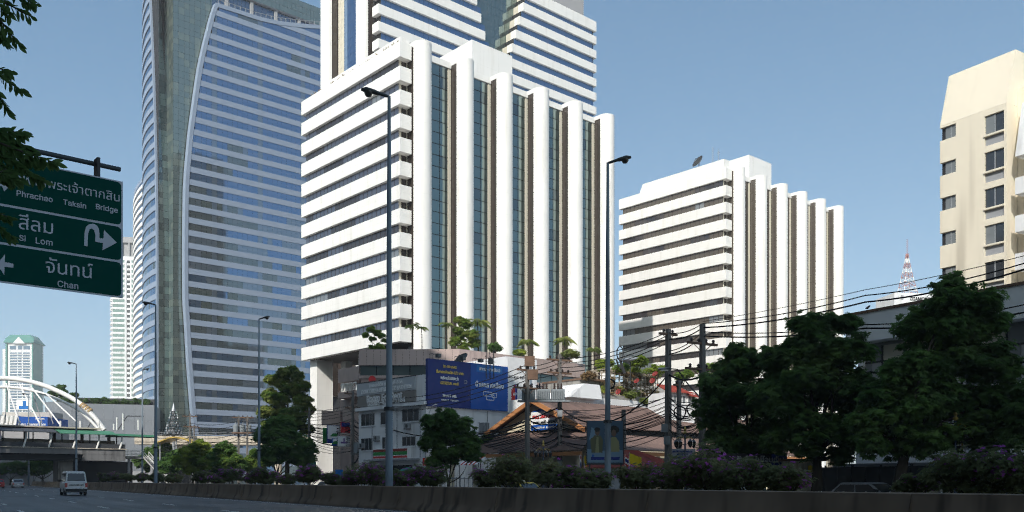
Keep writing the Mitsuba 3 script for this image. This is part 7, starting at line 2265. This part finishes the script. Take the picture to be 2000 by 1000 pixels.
for lab, px, py, Y, w, h, c, tx in (('green and blue bank sign on the white pier', 644, 851, 120, 1.9, 2.0, 'print_green', None), ('white and dark blue panel sign in front of the green sign', 651, 848, 118.5, 1.75, 2.35, 'print_navy', None), ('red and blue advertising board beside the pole', 675, 835, 117.5, 1.3, 1.35, 'print_red', None),
                                   ('white poster with pink strokes below the red and blue board', 672, 862, 117.0, 1.7, 1.3, 'print_white', None), ('small sky blue board standing behind the bougainvillea', 663, 926, 112, 1.0, 1.1, 'billboard_sky', None), ('teal notice board at the foot of the white pier', 610, 911, 121, 1.1, 1.3, 'roof_teal', None), ('bright blue box sign beside the white and dark blue panel', 654, 863, 117.5, 0.7, 0.95, 'billboard_blue', None)):
    k = thing('wall_sign', lab, 'sign')
    q = at(px, py, Y)
    fq = Frame(q[:2], dR, dL)
    MB().box(fq, -w / 2, w / 2, 0, 0.15, q[2] - h / 2, q[2] + h / 2).put(f'{k}__board', c)
    if 'dark blue panel' in lab:
        MB().box(fq, -w / 2 + 0.05, w / 2 - 0.05, -0.02, -0.001, q[2] - h * 0.28, q[2] + h / 2 - 0.05).put(f'{k}__print', 'print_white')
        MB().prism(Frame(q[:2], fq.u[:2], fq.v[:2], 0), [(-0.5, -0.04), (0.5, -0.04), (0.5, -0.021), (-0.5, -0.021)], q[2] - 0.3, q[2] + 0.1, [(-0.1, -0.04), (0.75, -0.04), (0.75, -0.021), (-0.1, -0.021)]).put(f'{k}__print_001', 'print_green')
    if 'red and blue' in lab:
        MB().box(fq, -w / 2 + 0.03, w / 2 - 0.03, -0.02, -0.001, q[2] + 0.1, q[2] + h / 2 - 0.05).put(f'{k}__print', 'print_navy')
    if 'pink strokes' in lab:
        MB().box(fq, -0.5, 0.5, -0.02, -0.001, q[2] - 0.25, q[2] - 0.05).box(fq, -0.1, 0.1, -0.02, -0.001, q[2] - 0.04, q[2] + 0.4).put(f'{k}__print', 'print_purple')
    if q[2] < 3:
        MB().box(fq, -0.05, 0.05, 0.151, 0.25, -0.4, q[2] + h / 2).put(f'{k}__post', 'steel_grey')


def lantern_post(label, px, Y, ytop):
    k = thing('lantern_post', label, 'lamp post')
    b = ground(px, Y, -0.3)
    H = at(px, ytop, Y)[2]
    MB().tube([b, b + [0, 0, 1.0], (b[0], Y, H - 0.4)], [0.09, 0.07, 0.05], 10).put(f'{k}__pole', 'car_blue', 40)
    MB().lathe((b[0], Y, H - 0.42), [(0.06, 0), (0.13, 0.1), (0.05, 0.2), (0.1, 0.3), (0.02, 0.5), (0, 0.55)], 10).put(f'{k}__finial', 'gold_paint', 40)
    for i in range(4):
        a = math.pi / 2 * i + 0.35
        d = np.array([math.cos(a), math.sin(a), 0])
        t = np.linspace(0, 1, 7)
        P_ = np.array([b[0], Y, H - 0.75]) + d * (0.62 * t)[:, None] + Z3 * (0.16 * np.sin(t * math.pi))[:, None]
        MB().tube(P_, 0.022, 5).put(numbered(f'{k}__arm'), 'gold_paint', 40)
        c = P_[-1]
        MB().lathe(c, [(0.02, 0.02), (0.15, -0.14), (0.16, -0.18), (0.12, -0.42), (0.05, -0.5), (0.0, -0.55)], 8).put(numbered(f'{k}__lantern'), 'lamp_glass')


lantern_post('ornate post with four hanging lanterns before the market hall', 1061, 73, 862)
lantern_post('ornate post with four hanging lanterns between the concrete poles', 1338, 57, 835)
lantern_post('ornate blue post with gold finial beside the porch at right', 1866, 42.5, 804)
k = thing('parasol', 'green parasol before the dark shopfront of the white corner building', 'parasol')
c = at(797, 913, 100)
MB().lathe(c, [(1.15, -0.42), (0.6, -0.12), (0.05, 0.03), (0.0, 0.04)], 8).put(f'{k}__canopy', 'umbrella_teal')
MB().tube([(c[0], c[1], -0.3), c], 0.03, 6).put(f'{k}__pole', 'steel_white')
# hoarding fence, railings and porch on the right
k = thing('hoarding_fence', 'dark green panel fence under the big trees at right', 'fence')
for i in range(11):
    s = 26.2 + 0.92 * i
    MB().box(ROAD, s + 0.02, s + 0.9, 43.2, 43.25, -0.2, 2.0).put(numbered(f'{k}__panel'), 'canopy_dark')
for i in range(6):
    MB().box(ROAD, 26.15 + 1.84 * i, 26.24 + 1.84 * i, 43.26, 43.34, -0.2, 2.1).put(numbered(f'{k}__post'), 'metal_dark')
k = thing('folding_barrier', 'row of white zigzag barriers on the far kerb', 'barrier')
for i in range(6):
    s = 21.0 + 1.15 * i
    MB().tube([ROAD.p(s, 33.0, -0.33), ROAD.p(s + 0.45, 33.0, 0.75), ROAD.p(s + 0.9, 33.0, -0.33)], 0.03, 5).put(numbered(f'{k}__frame'), 'steel_white')
    MB().tube([ROAD.p(s + 0.2, 33.0, 0.2), ROAD.p(s + 0.7, 33.0, 0.2)], 0.025, 5).put(numbered(f'{k}__bar'), 'steel_white')
k = thing('porch', 'dark porch with pale beam at the right edge', 'porch')
c = at(1920, 857, 44)
fq = Frame(c[:2], ROAD.u[:2] * -1, ROAD.v[:2])
MB().box(fq, -1.6, 3.0, 0, 0.2, c[2] - 0.12, c[2] + 0.12).put(f'{k}__beam', 'grey_wall')
MB().box(fq, -1.6, 3.0, 0.21, 1.6, c[2] + 0.02, c[2] + 0.1).put(f'{k}__roof', 'rust_metal')
for a in (-1.6, 2.9):
    MB().box(fq, a, a + 0.14, 0.02, 0.16, -0.3, c[2] - 0.121).put(numbered(f'{k}__post'), 'concrete')
MB().box(fq, -2.6, -0.3, -0.9, -0.3, -0.3, 0.75).put(f'{k}__planter', 'cream_board')
k = thing('cream_stall', 'cream panelled stall with yellow notice left of the big tree trunk', 'stall')
c = at(1536, 900, 50)
fq = Frame(c[:2], unit((1, -0.1)), unit((0.1, 1)))
MB().box(fq, 0, 1.9, 0.1, 1.5, -0.3, 2.3).put(f'{k}__wall', 'cream_board')
for i in range(6):
    MB().box(fq, 0.05 + 0.3 * i, 0.2 + 0.3 * i, 0.0, 0.09, 0.9 + 0.15 * (i % 2), 2.2).put(numbered(f'{k}__slat'), 'cream_paint')
MB().box(fq, 1.15, 1.4, -0.03, -0.001, 1.7, 2.05).put(f'{k}__notice', 'flag_yellow')
MB().box(fq, -0.2, 2.1, -0.6, 1.6, 2.301, 2.4).put(f'{k}__roof', 'rust_metal')
k = thing('steel_fence', 'low dark steel fence before the small round tree', 'fence')
for i in range(14):
    s = 55.5 + 0.62 * i
    MB().tube([ROAD.p(s, 32.6, -0.33), ROAD.p(s, 32.6, 1.5)], 0.03, 4).put(numbered(f'{k}__bar'), 'steel_grey')
MB().tube([ROAD.p(55.4, 32.6, 1.4), ROAD.p(63.7, 32.6, 1.4)], 0.035, 4).put(f'{k}__rail', 'steel_grey')
k = thing('bird', 'small dark bird perched on the coping of the long building', 'bird')
c = at(1695, 604, 53.6)
c[2] = 11.25
MB().hull([c + np.array(q) * 0.9 for q in ((-0.2, 0, 0.08), (-0.1, 0.05, 0.06), (-0.1, -0.05, 0.06), (0.05, 0.06, 0.1), (0.05, -0.06, 0.1), (0.02, 0, 0.2), (0.1, 0.03, 0.22), (0.1, -0.03, 0.22), (0.13, 0, 0.28), (0.19, 0, 0.25), (0.0, 0, 0.03), (0.09, 0, 0.3))]).put(f'{k}__body', 'print_black', 60)

# ================================================================ the air: a thin morning haze
scene['air'] = {'type': 'homogeneous', 'albedo': 0.95, 'sigma_t': 0.00028}
scene['haze'] = {'type': 'cube', 'to_world': T().translate([0, 1880, 88]) @ T().scale([3500, 2300, 92]), 'bsdf': {'type': 'null'}, 'interior': {'type': 'ref', 'id': 'air'}}
scene['camera']['medium'] = {'type': 'ref', 'id': 'air'}
labels['haze'] = {'kind': 'stuff'}
